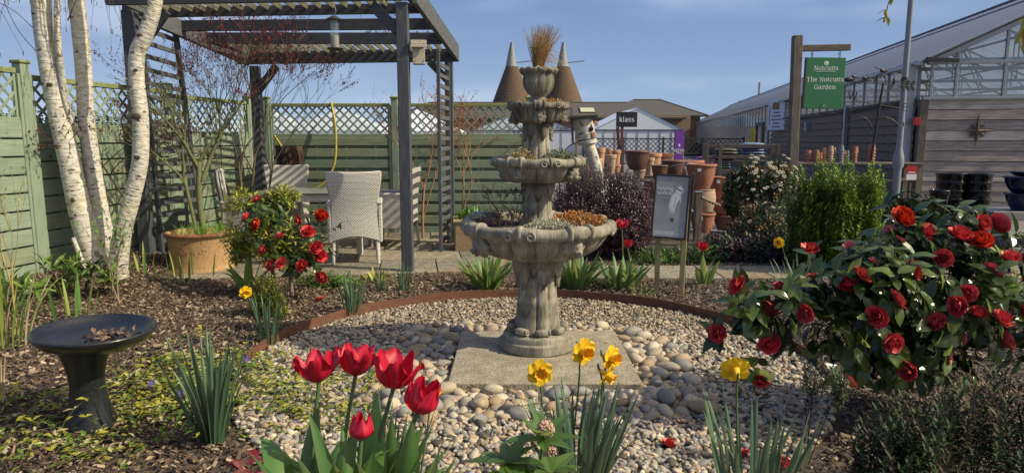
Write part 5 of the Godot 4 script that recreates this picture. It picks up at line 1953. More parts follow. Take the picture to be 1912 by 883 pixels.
# dense shrub: leaves through the outer shell of lumpy ellipsoids, gathered in shoots
func shrub(called: String, label: String, category: String, balls: Array, shoots: int, per: int, shoot_l: float, ll: float, lw: float, pal: Array, mt: Material, up := .5, inner := .55, fold := .25) -> Node3D:
	var t := thing(called, label, category, V(balls[0][0].x, gh(balls[0][0].x, balls[0][0].z), balls[0][0].z))
	var off := t.position
	var sb := SB.new()
	var mb := MB.new()
	var lt := [leaf_soup(ll, lw, fold, .2, 2), leaf_soup(ll, lw, fold, .45, 2)]
	for k in shoots:
		var b: Array = balls[k % balls.size()]
		var d := V(rr(-1, 1), rr(-1, 1), rr(-1, 1))
		while d.length() > 1.0 or d.length() < inner:
			d = V(rr(-1, 1), rr(-1, 1), rr(-1, 1))
		var p: Vector3 = b[0] + d * b[1] - off
		var dir := (d.normalized() * (1.0 - up) + V(rr(-.25, .25), up * 1.3, rr(-.25, .25))).normalized()
		var c: Color = pal[rng.randi() % pal.size()] * rr(.75, 1.25)
		if k % 3 == 0:
			mb.tube([p - dir * shoot_l, p], [.004, .002], 3, false)
		var x := dir.cross(V(.3, .2, 1)).normalized()
		var z := x.cross(dir)
		for j in per:
			var a := j * 2.4
			var f := float(j) / per
			var q := p - dir * shoot_l * f
			var side := x * cos(a) + z * sin(a)
			var ld := (side * (.5 + .8 * f) + dir * (1.0 - f * .6)).normalized()
			var lx := dir.cross(ld)
			if lx.length() < .05:
				lx = x
			lx = lx.normalized()
			sb.add(lt[j % 2], Transform3D(Basis(lx, ld.cross(lx), ld) * Basis.from_scale(Vector3.ONE * rr(.75, 1.15)), q), c * rr(.8, 1.2) * lerpf(1.15, .9, f))
	stuff(obj("foliage", sb.mesh(), mt, t))
	stuff(obj("twigs", mb.mesh(), M.twig, t))
	for k in 3:
		var b: Array = balls[k % balls.size()]
		tubes("stem", t, [V(rr(-.05, .05), -.02, rr(-.05, .05)), (b[0] as Vector3) - off + V(0, -b[1].y * .4, 0), (b[0] as Vector3) - off], [b[1].y * .035, b[1].y * .024, b[1].y * .012], M.twig, 6)
	return t

func make_shrubs() -> void:
	rng.seed = 111
	var t := shrub("purple_shrub", "dense dark purple leaved rounded shrub behind the fountain", "shrub", [[V(1.08, .58, -8.0), V(.6, .55, .5)], [V(.75, .5, -7.95), V(.4, .45, .4)], [V(1.35, .5, -7.9), V(.38, .48, .4)]], 5200, 7, .1, .03, .014, [Color(.055, .022, .034), Color(.085, .034, .05), Color(.035, .014, .022), Color(.12, .06, .08)], vmat(.35, .2), .45, .6)
	# upright evergreen with bright tips: many vertical shoots
	var balls := []
	for k in 26:
		var a := TAU * k / 26.0
		var r := .16 + .27 * ((k * 7) % 10) / 10.0
		var h := [.98, 1.08, 1.18, 1.04, 1.23, .92][k % 6] as float
		balls.append([V(3.38 + cos(a) * r * 1.05, h * .5, -7.05 + sin(a) * r * .8), V(.14, h * .5, .14)])
	t = shrub("upright_evergreen", "tall upright bright green evergreen bush between white viburnum and camellia", "evergreen bush", balls, 6000, 12, .13, .038, .019, [Color(.15, .25, .025), Color(.1, .19, .022), Color(.2, .31, .035), Color(.07, .13, .02)], vmat(.35, .4), .93, .25)
	# viburnum with cream flower heads
	t = shrub("viburnum_bush", "viburnum bush with cream flower heads and rusty young leaves", "flowering shrub", [[V(2.98, .5, -8.1), V(.42, .5, .35)], [V(2.85, .9, -8.1), V(.2, .28, .2)], [V(3.12, .92, -8.1), V(.22, .26, .2)], [V(2.62, .75, -8.1), V(.12, .3, .12)], [V(2.95, .3, -8.05), V(.42, .3, .32)]], 2000, 7, .1, .046, .021, [Color(.045, .085, .03), Color(.06, .11, .035), Color(.035, .065, .025), Color(.17, .1, .03)], vmat(.4, .3), .3, .5)
	var hd := MB.new()
	rng.seed = 7
	for k in 30:
		var d := V(rr(-1, 1), rr(.0, 1), rr(-1, 1)).normalized()
		hd.col = Color(.5, .46, .33) * rr(.6, 1.2)
		hd.ball(V(.011, .009, .011), V(d.x * .036, d.y * .022, d.z * .036), 5, 3)
	var hm := hd.mesh()
	var off := t.position
	for k in 78:
		var b: Array = [[V(2.98, .55, -8.05), V(.43, .42, .36)], [V(2.85, .95, -8.05), V(.2, .27, .2)], [V(3.12, .95, -8.05), V(.22, .26, .2)]][k % 3]
		var d := V(rr(-1, 1), rr(-.6, 1), rr(-.1, 1.2)).normalized()
		var o := obj("flower_head", hm, vmat(.8, .2), t)
		o.position = b[0] + d * b[1] * 1.03 - off
		o.basis = Basis(Quaternion(Vector3.UP, (d + V(0, .7, 0)).normalized())) * Basis.from_scale(Vector3.ONE * rr(.4, .95))
	# hellebores: low, dusky purple
	t = shrub("hellebore_clump", "low dusky purple hellebores at the foot of the viburnum", "hellebore", [[V(2.55, .16, -7.75), V(.5, .22, .28)], [V(3.0, .15, -7.6), V(.35, .24, .25)]], 620, 6, .1, .06, .028, [Color(.03, .045, .022), Color(.05, .025, .04), Color(.085, .03, .06), Color(.03, .05, .02)], vmat(.5, .2), .35, .2)
	t = shrub("leafy_border", "mixed green border foliage under the wildlife notice board", "border plants", [[V(2.0, .08, -7.6), V(.45, .16, .2)], [V(1.6, .08, -7.5), V(.3, .14, .2)], [V(2.45, .1, -7.9), V(.3, .22, .2)]], 520, 6, .1, .07, .018, [Color(.07, .14, .03), Color(.05, .1, .025), Color(.12, .2, .04)], vmat(.45, .4), .4, .1)
	# pieris: yellow green, behind the small camellia
	t = shrub("yellow_shrub", "yellow green leaved shrub behind the small red camellia", "shrub", [[V(-2.38, .84, -6.15), V(.26, .14, .16)], [V(-2.08, .88, -6.15), V(.15, .12, .13)], [V(-2.45, .5, -6.1), V(.2, .24, .15)], [V(-2.0, .55, -5.75), V(.3, .25, .1)]], 260, 8, .08, .07, .019, [Color(.26, .28, .035), Color(.34, .33, .05), Color(.18, .22, .03)], vmat(.45, .4), .3, .4)
	# box plant by the edging
	t = shrub("box_bush", "little yellow green box bush beside the steel edging", "box bush", [[V(-1.93, .2, -5.2), V(.15, .2, .13)], [V(-1.82, .13, -5.15), V(.1, .15, .1)]], 1100, 9, .07, .014, .009, [Color(.16, .19, .02), Color(.1, .14, .02), Color(.24, .24, .03), Color(.06, .1, .018)], vmat(.4, .3), .55, .3)
	t = shrub("ground_cover", "bright green ground cover leaves under the small camellia", "ground cover plant", [[V(-1.72, .1, -6.2), V(.34, .1, .12)]], 130, 6, .06, .05, .014, [Color(.11, .24, .025), Color(.08, .17, .02)], vmat(.4, .4), .4, .0)
	# rhododendron by the fence
	t = shrub("rhododendron", "rosettes of long green leaves at the fence foot by the birch", "shrub", [[V(-3.85, .33, -5.3), V(.42, .2, .3)], [V(-3.5, .28, -5.6), V(.28, .14, .2)], [V(-3.95, .22, -4.95), V(.3, .14, .2)]], 46, 8, .05, .15, .038, [Color(.1, .17, .025), Color(.14, .23, .035), Color(.055, .1, .02)], vmat(.35, .45), .6, .1)
	# hebe at the lower right corner and its single sprig
	t = shrub("hebe_shrub", "dark small leaved evergreen shrub with bronze tips at the camera corner", "evergreen shrub", [[V(1.6, .34, -2.45), V(.24, .15, .2)], [V(1.85, .36, -2.45), V(.3, .19, .22)], [V(1.42, .28, -2.35), V(.16, .12, .2)], [V(2.15, .38, -2.4), V(.25, .2, .2)]], 420, 20, .16, .036, .013, [Color(.03, .055, .02), Color(.045, .075, .024), Color(.06, .055, .03), Color(.02, .038, .016), Color(.085, .06, .04)], vmat(.5, .3, .3), .8, .1)
	t = shrub("hebe_sprig", "single thin stemmed evergreen sprig standing above the gravel", "evergreen sprig", [[V(1.27, .43, -2.75), V(.055, .1, .05)], [V(1.36, .42, -2.72), V(.05, .07, .05)]], 34, 14, .09, .028, .009, [Color(.05, .085, .03), Color(.09, .075, .05), Color(.03, .055, .025)], vmat(.35, .2), .85, .0)
	tubes("stalk", t, smooth_path([V(-.13, -.02, .1), V(-.07, .12, .06), V(0, .36, 0)], 4), [.0045, .003], M.twig, 5)
	# ferny dark shoots left of the fountain bowl
	t = shrub("bare_heather", "thin dark brown bushy twigs rising behind the fountain bowl", "shrub", [[V(-.2, .62, -8.6), V(.4, .35, .2)]], 160, 7, .1, .016, .005, [Color(.06, .035, .03), Color(.09, .05, .045)], vmat(.8), .6, .0)
	# periwinkle: trailing variegated stems
	rng.seed = 121
	for pt in 2:
		var spot := [V(-1.75, 0, -3.75), V(-2.2, 0, -3.1)][pt] as Vector3
		var v := thing("periwinkle", ["spreading yellow green periwinkle with violet flowers behind the daffodil leaves", "trailing periwinkle stems round the foot of the bird bath"][pt], "periwinkle", spot)
		var sb := SB.new()
		var mb := MB.new()
		var lt := leaf_soup(.042, .021, .25, .25, 2)
		for k in ([330, 90][pt] as int):
			var a := rr(0, TAU)
			var r := sqrt(rng.randf())
			var p := V(cos(a) * r * [.55, .6][pt], 0, sin(a) * r * [.5, .35][pt])
			if pt == 0 and k > 230:
				p = V(rr(.3, .95), 0, rr(-.2, .65))
			var d := V(rr(-1, 1), rr(.1, .7), rr(-1, 1)).normalized()
			var path := []
			var q := p + V(0, gh(spot.x + p.x, spot.z + p.z) + .01, 0)
			for j in 5:
				path.append(q)
				d = (d + V(rr(-.3, .3), -.22, rr(-.3, .3))).normalized()
				q += d * .042 * ([1.2, 1.5][pt] as float)
				q.y = maxf(q.y, gh(spot.x + q.x, spot.z + q.z) + .012)
				var c := Color(.34, .33, .04) * rr(.7, 1.2)
				if rng.randf() < .4:
					c = Color(.12, .2, .03)
				if rng.randf() < .15:
					c = Color(.5, .46, .22)
				for s in [-1, 1]:
					sb.add(lt, Transform3D(Basis.from_euler(V(rr(-.6, .2), rr(0, TAU), rr(-.4, .4))) * Basis.from_scale(Vector3.ONE * rr(.7, 1.2)), q), c)
			mb.tube(path, [.002], 3, false)
		stuff(obj("leaves", sb.mesh(), M.leaf, v))
		stuff(obj("stems", mb.mesh(), M.twig_green, v))
		if pt == 0:
			var vm := flat_mat(L(.13, .09, .55), .5)
			for q in [[.12, .12, .24], [.06, .11, .42], [-.15, .12, .3], [.2, .12, -.1]]:
				var fl := MB.new()
				for k in 5:
					fl.t = Transform3D(Basis(Vector3.UP, TAU * k / 5), Vector3.ZERO)
					fl.face([V(0, 0, .002), V(.009, .002, .014), V(.005, .003, .02), V(-.008, .003, .018)], V(0, -1, 0))
				var o := obj("flower", fl.mesh(false), vm, v)
				o.position = V(q[0], q[1] + .01, q[2])
				o.rotation = V(1.0, rr(-.5, .5), 0)
	# loose twiggy shrub by the birch foot
	acer("twiggy_shrub", "thin bare twiggy shrub with a few fresh leaves before the birch", V(-3.25, .06, -5.5), [[V(0, 0, 0), V(.05, 1, 0), .35, .007], [V(.02, 0, .02), V(-.15, 1, .05), .35, .006], [V(-.03, 0, 0), V(.2, 1, .1), .33, .006]], 2, .3, .6, flat_mat(L(.26, .2, .13), .8), Color(.12, .24, .05), .35, .04, 77)
	acer("twiggy_shrub", "upright yellow twigs with buds at the left edge of the picture", V(-3.35, .1, -4.45), [[V(0, 0, 0), V(-.05, 1, 0), .55, .007], [V(.04, 0, .02), V(.05, 1, .05), .5, .006], [V(-.08, 0, 0), V(.0, 1, .1), .5, .006]], 2, .2, .8, flat_mat(L(.36, .28, .1), .8), Color(.3, .33, .06), .3, .025, 78)
	var gm := [flat_mat(L(.2, .26, .05), .6), flat_mat(L(.13, .2, .04), .6), flat_mat(L(.33, .28, .16), .8)]
	rng.seed = 131
	clump("tall_grass_clump", "tall green and straw grass blades at the left edge", "grass", V(-3.28, .1, -4.25), 44, .55, .012, .3, gm, .16, .7)
	clump("reed_stubs", "cut straw coloured reed stems left of the bird bath", "reeds", V(-2.74, .05, -3.4), 24, .3, .012, .12, [flat_mat(L(.36, .29, .17), .85), flat_mat(L(.24, .18, .1), .85)], .08, .1)
	clump("iris_shoots", "upright green iris shoots in front of the clay pot", "iris", V(-3.15, .06, -6.45), 9, .3, .022, .18, [M.tulip_leaf[2], gm[0]], .28, .2, .2)
	clump("iris_shoots", "upright green iris shoots between birch and pergola post", "iris", V(-3.62, .1, -6.55), 6, .32, .022, .15, [M.tulip_leaf[2], gm[0]], .12, .2, .2)
	clump("iris_shoots", "flat green iris blades among the rhododendron leaves", "iris", V(-3.25, .08, -4.95), 8, .34, .024, .2, [M.tulip_leaf[2], gm[0]], .2, .2, .2)

func make_bulbs() -> void:
	rng.seed = 141
	var t := clump("daffodil_clump", "big clump of blue green daffodil leaves right of the bird bath", "daffodils", V(-1.4, .0, -3.03), 46, .55, .019, .3, M.daff, .05, .35, .4, .1, "daffodil clumps")
	t = clump("daffodil_clump", "daffodil leaves with one nodding yellow flower beside the box bush", "daffodils", V(-1.66, .02, -4.5), 22, .36, .015, .25, M.daff, .05, .35, .4, .1, "daffodil clumps")
	daffodil(t, V(-.02, 0, 0), V(-.1, .385, .1), V(.5, -.15, .7), 1.15)
	t = clump("daffodil_clump", "small clump of daffodil leaves against the edging left of centre", "daffodils", V(-1.28, .04, -5.3), 24, .33, .013, .3, M.daff, .05, .3, .4, .1, "daffodil clumps")
	t = clump("daffodil_clump", "small clump of daffodil leaves in front of the pergola post", "daffodils", V(-.98, .04, -6.05), 18, .28, .012, .25, M.daff, .06, .3, .4, .1, "daffodil clumps")
	t = clump("daffodil_clump", "thin daffodil leaves left of the clump before the pergola post", "daffodils", V(-1.2, .04, -6.1), 10, .24, .011, .2, M.daff, .04, .3, .4, .1, "daffodil clumps")
	t = clump("yellow_shoots", "stubby yellow green shoots at the patio edge left of the post", "primrose", V(-1.32, .05, -6.5), 12, .13, .03, .5, [flat_mat(L(.36, .36, .06), .5), M.tulip_leaf[2]], .1, .8, .3, .3)
	t = clump("tulip_plant", "broad tulip leaves behind the fountain foot on the left", "tulip leaves", V(-.22, .04, -6.15), 34, .42, .055, .6, M.tulip_leaf, .1, .9, .35, .3)
	t = clump("tulip_plant", "broad tulip leaves behind the fountain foot on the right", "tulip leaves", V(.58, .04, -6.2), 30, .42, .06, .55, M.tulip_leaf, .1, .9, .35, .3)
	clump("tulip_plant", "broad tulip leaves in front of the yellow shrub", "tulip leaves", V(-2.3, .05, -5.85), 8, .42, .075, .5, M.tulip_leaf, .06, 1.0, .35, .3)
	tulip("red tulip rising beside the purple shrub above another tulip", V(1.06, .04, -6.4), V(1.05, .56, -6.45), V(.05, 1, .1), .75, 1.0, .3, 4)
	tulip("red tulip just below the tallest one beside the purple shrub", V(1.12, .04, -6.25), V(1.08, .4, -6.3), V(0, 1, .1), .35, .85, .9, 4)
	tulip("red tulip standing alone right of the wildlife notice board", V(1.82, .04, -6.35), V(1.8, .36, -6.35), V(0, 1, .1), .5, .95, .2, 4)
	clump("tulip_plant", "tulip leaves left of the wildlife notice board posts", "tulip leaves", V(1.0, .04, -6.2), 18, .36, .05, .6, M.tulip_leaf, .1, .9)
	t = clump("daffodil_clump", "daffodil leaves with one yellow flower behind the red camellia", "daffodils", V(2.6, .03, -6.0), 34, .36, .018, .35, M.daff, .16, .4, .4, .1, "daffodil clumps")
	daffodil(t, V(-.1, 0, .2), V(-.32, .5, .25), V(-.6, .05, .8), 1.25)
	clump("grass_tuft", "thin dark grass tuft beside the notice board post", "grass tuft", V(1.62, .04, -6.3), 22, .2, .006, .7, [M.daff[0], M.daff[3]], .1, .9)
	clump("low_herb", "low yellow green herb between edging and notice board", "herb", V(1.16, .04, -5.95), 22, .12, .012, .8, [M.tulip_leaf[2], M.tulip_leaf[1]], .08, .6)
	clump("daffodil_clump", "daffodil leaves on the bark under the right of the camellia", "daffodils", V(2.6, .03, -4.1), 12, .3, .018, .5, M.daff, .06, .5, .4, .1, "daffodil clumps")

func make_foreground() -> void:
	rng.seed = 151
	# five open red tulips
	tulip("wide open red tulip furthest left of the five by the gravel", V(-.6, .27, -1.9), V(-.575, .685, -1.95), V(-.16, 1, -.1), .72, 1.08, .2, 4)
	tulip("wide open red tulip second from left of the five", V(-.52, .27, -1.92), V(-.475, .692, -1.99), V(.08, 1, -.12), .66, 1.05, .75, 4)
	tulip("largest red tulip with ragged petals and one petal drooping left", V(-.42, .27, -1.86), V(-.345, .685, -1.9), V(.14, 1, .0), .62, 1.2, 1.2, 5)
	tulip("half open red tulip furthest right of the five", V(-.36, .27, -1.84), V(-.268, .63, -1.85), V(.3, 1, -.05), .25, 1.12, .5, 5)
	tulip("smaller closed red tulip lowest of the five", V(-.43, .27, -1.76), V(-.415, .585, -1.78), V(.02, 1, -.05), .06, .8, .2, 5)
	var t := clump("tulip_plant", "broad dark tulip leaves spreading left at the bottom of the picture", "tulip leaves", V(-.6, .28, -1.72), 18, .4, .085, .7, M.tulip_leaf, .1, 1.0, .35, .3)
	t = clump("tulip_plant", "broad tulip leaves standing between the stems of the red tulips", "tulip leaves", V(-.38, .28, -1.68), 24, .42, .08, .45, M.tulip_leaf, .12, .7, .35, .3)
	t = clump("daffodil_clump", "daffodil leaves behind the five red tulips with a yellow bloom hidden", "daffodils", V(-.42, .2, -2.15), 26, .36, .015, .3, M.daff, .08, .3, .4, .1, "daffodil clumps")
	daffodil(t, V(.1, 0, -.0), V(.15, .345, -.1), V(.7, .1, .5), .8)
	t = clump("daffodil_clump", "daffodil clump with four yellow flowers in front of the fountain", "daffodils", V(.22, .24, -2.15), 52, .36, .02, .33, M.daff, .08, .35, .4, .1, "daffodil clumps")
	daffodil(t, V(-.1, 0, -.1), V(-.123, .352, -.15), V(.1, .12, 1), 1.25)
	daffodil(t, V(-.02, 0, -.1), V(.03, .42, -.18), V(.45, -.05, .9), 1.3)
	daffodil(t, V(.05, 0, -.1), V(.122, .405, -.15), V(.65, .0, .6), 1.2)
	daffodil(t, V(.05, 0, -.08), V(.105, .355, -.12), V(.75, -.45, .5), 1.1)
	# skimmia with a flower head
	t = thing("skimmia_bush", "small skimmia with a round pinkish flower head at the bottom centre", "skimmia", V(.05, .345, -1.88))
	var sm := []
	for c in [[.05, .11, .025], [.08, .15, .035], [.035, .08, .022]]:
		var m := flat_mat(L(c[0], c[1], c[2]), .35)
		m.backlight_enabled = true
		m.backlight = L(.3, .4, .1)
		sm.append(m)
	var lm := SB.new()
	lm.add(leaf_soup(.11, .048, .22, .15, 4), Transform3D(), Color.WHITE)
	var lms := lm.mesh()
	for r in [[.04, .2, .02], [-.06, .14, .04], [.06, .12, .06], [-.02, .1, .08]]:
		for k in 9:
			var o := obj("leaf", lms, sm[rng.randi() % 3], t)
			o.position = V(r[0], r[1], r[2])
			o.basis = Basis(Vector3.UP, k * 2.4) * Basis(Vector3.RIGHT, -rr(.05, .9)) * Basis.from_scale(Vector3.ONE * rr(.8, 1.15))
		tubes("stem", t, [V(r[0] * .4, -.02, r[2] * .4), V(r[0], r[1], r[2])], [.005, .004], M.twig_green, 6)
	for s in 2:
		var hd := MB.new()
		for k in 110:
			var d := V(rr(-1, 1), rr(-.4, 1), rr(-1, 1)).normalized()
			hd.col = Color(.42, .3, .22) * rr(.6, 1.4)
			if rng.randf() < .3:
				hd.col = Color(.5, .2, .16)
			hd.ball(Vector3.ONE * .0042, d * .024, 5, 3)
		var h := obj("flower_head", hd.mesh(), vmat(.7), t)
		h.position = [V(.045, .235, .03), V(.06, .185, .06)][s]
		h.scale = Vector3.ONE * [1.0, .7][s]
	# right clump, its flower seen from behind
	t = clump("daffodil_clump", "daffodil leaves with one yellow flower seen from behind over gravel", "daffodils", V(.78, .26, -2.05), 30, .34, .017, .3, M.daff, .12, .3, .4, .1, "daffodil clumps")
	daffodil(t, V(-.02, 0, -.1), V(-.03, .372, -.15), V(.1, .35, -1), 1.35)
	# red leaved seedling at the lower left
	t = thing("red_seedling", "small plant with dark red leaves on the bark at lower left", "red leaved plant", V(-1.06, .04, -2.6))
	var rm := [flat_mat(L(.14, .012, .02), .4), flat_mat(L(.2, .06, .05), .5)]
	var lx := SB.new()
	lx.add(leaf_soup(.065, .05, .25, .3, 3), Transform3D(), Color.WHITE)
	var lxm := lx.mesh()
	for k in 15:
		var o := obj("leaf", lxm, rm[k % 2], t)
		var a := k * 2.4
		o.position = V(cos(a) * rr(.0, .11), rr(.0, .1), sin(a) * rr(.0, .1))
		o.basis = Basis(Vector3.UP, rr(0, TAU)) * Basis(Vector3.RIGHT, -rr(-.3, .9))
	tubes("stem", t, [V(0, -.04, 0), V(.01, .1, 0)], [.004, .003], M.twig, 5)
	# fallen camellia blooms
	var bm := bloom_mesh(.045, 3, 207, Color(.5, .02, .03))
	for q in [[1.16, .02, -2.76, "fallen red camellia bloom on the gravel near the bottom edge"], [1.02, .02, -2.85, "fallen pink red camellia bloom behind the daffodil leaves"], [.72, .02, -2.95, "pair of faded red petals lying by the sprig stem"], [-1.62, .05, -5.62, "fallen red camellia bloom on the bark under the small camellia"]]:
		var f := thing("fallen_bloom", q[3], "flower", V(q[0], maxf(gh(q[0], q[2]), 0.0) + .015, q[2]), rr(0, 6.0))
		var o := obj("petals", bm, vmat(.5, .2), f)
		o.rotation = V(rr(-.6, .6), 0, rr(-.5, .5))
	# dead leaves blown over the gravel and the bark
	rng.seed = 159
	var dl := SB.new()
	var dt := [leaf_soup(.05, .024, .5, .3, 3), leaf_soup(.035, .02, .7, -.3, 3)]
	for k in 420:
		var x := rr(-3.6, 3.4)
		var z := rr(-6.2, -2.6)
		if absf(x - PL.x) < .56 and absf(z - PL.y) < .54 and k % 12 > 0:
			continue
		dl.add(dt[k % 2], Transform3D(Basis.from_euler(V(rr(-.5, .4), rr(0, TAU), rr(-.6, .6))) * Basis.from_scale(Vector3.ONE * rr(.5, 1.1)), V(x, maxf(gh(x, z), 0.0) + rr(.012, .03) + (.045 if absf(x - PL.x) < .56 and absf(z - PL.y) < .54 else 0.0), z)), [Color(.16, .1, .055), Color(.26, .17, .09), Color(.09, .055, .035), Color(.34, .25, .15)][k % 4] * rr(.7, 1.2))
	tag(stuff(obj("fallen_leaves", dl.mesh(), vmat(.85, .1))), "brown dead leaves blown over the gravel and the bark", "fallen leaves")
	# dead stubs and a few fallen sticks
	rng.seed = 161
	var st := thing("fallen_sticks", "thin brown sticks and straws lying over the gravel", "sticks", Vector3.ZERO)
	for k in 26:
		var x := rr(-1.4, 1.4)
		var z := rr(-5.5, -2.6)
		var a := rr(0, TAU)
		var l := rr(.06, .22)
		tubes("stick", st, [V(x, .03, z), V(x + cos(a) * l * .5, .035 + rr(0, .02), z + sin(a) * l * .5), V(x + cos(a + .3) * l, .028, z + sin(a + .3) * l)], [.003, .0025, .0015], M.twig, 5)

func make_fountain_plants() -> void:
	rng.seed = 171
	var c := V(.165, .057, -4.33)
	var soup := func(called: String, label: String, category: String, at: Vector3, r: Vector3, n: int, l: float, w: float, pal: Array, mt: Material, lift: float) -> void:
		var t := thing(called, label, category, at)
		var sb := SB.new()
		var lt := leaf_soup(l, w, .3, .2, 2)
		for k in n:
			var a := rr(0, TAU)
			var q := sqrt(rng.randf())
			var h := (1.0 - q * q) * r.y
			sb.add(lt, Transform3D(Basis.from_euler(V(-rr(.2, 1.5), rr(0, TAU), 0)) * Basis.from_scale(Vector3.ONE * rr(.6, 1.2)), V(cos(a) * q * r.x, h * rr(.2, 1.0), sin(a) * q * r.z)), (pal[rng.randi() % pal.size()] as Color) * rr(.7, 1.3))
		stuff(obj("rosettes", sb.mesh(), mt, t))
	soup.call("orange_sedum", "orange red sedum mat on the right of the lower fountain bowl", "sedum", c + V(.25, .82, .05), V(.2, .07, .24), 1500, .028, .009, [Color(.42, .13, .025), Color(.3, .1, .02), Color(.36, .2, .03), Color(.2, .12, .02)], vmat(.45, .3), .5)
	soup.call("silver_sedum", "silver green sedum spilling over the front of the lower bowl", "sedum", c + V(.06, .82, .3), V(.16, .06, .12), 900, .02, .006, [Color(.38, .4, .3), Color(.3, .34, .24), Color(.48, .48, .38)], vmat(.7, .2), .5)
	soup.call("dark_heather", "brown heather and dry stems on the left of the lower bowl", "heather", c + V(-.2, .82, .06), V(.2, .1, .2), 900, .03, .005, [Color(.07, .03, .02), Color(.12, .05, .035), Color(.05, .04, .025)], vmat(.8), .5)
	soup.call("grey_sempervivum", "pale grey rosettes at the left rim of the lower bowl", "houseleek", c + V(-.36, .85, -.02), V(.08, .035, .14), 500, .018, .009, [Color(.33, .33, .34), Color(.45, .43, .44), Color(.25, .26, .24)], vmat(.7), .5)
	soup.call("tan_moss_ball", "dry tan cushion plant on the left of the middle bowl", "cushion plant", c + V(-.1, 1.21, .1), V(.085, .085, .08), 800, .016, .006, [Color(.34, .25, .1), Color(.26, .18, .07), Color(.42, .32, .15)], vmat(.8), .5)
	soup.call("green_sedum", "dark green sedum cushion on the right of the middle bowl", "sedum", c + V(.13, 1.21, .06), V(.13, .075, .14), 1100, .02, .008, [Color(.07, .1, .035), Color(.11, .14, .05), Color(.18, .2, .09)], vmat(.5, .2), .5)
	soup.call("straw_sedum", "dry straw yellow sedum in the upper fountain bowl", "sedum", c + V(.07, 1.55, .02), V(.12, .04, .12), 800, .018, .006, [Color(.45, .27, .07), Color(.5, .36, .13), Color(.36, .2, .05)], vmat(.7, .2), .5)
	# thin wild shoots sticking up from the heather
	acer("dry_shoots", "thin dry brown shoots standing up from the lower fountain bowl", c + V(-.14, .85, .05), [[V(0, 0, 0), V(.1, 1, .0), .1, .003], [V(-.06, 0, .04), V(-.2, 1, 0), .09, .003], [V(-.1, 0, 0), V(-.5, 1, .1), .1, .003]], 2, .5, .5, flat_mat(L(.09, .05, .04), .9), Color(.12, .06, .04), .9, .012, 79)

func plate_mat(im: Image, rough := .5) -> StandardMaterial3D:
	var m := StandardMaterial3D.new()
	m.albedo_texture = ImageTexture.create_from_image(im)
	m.roughness = rough
	return m

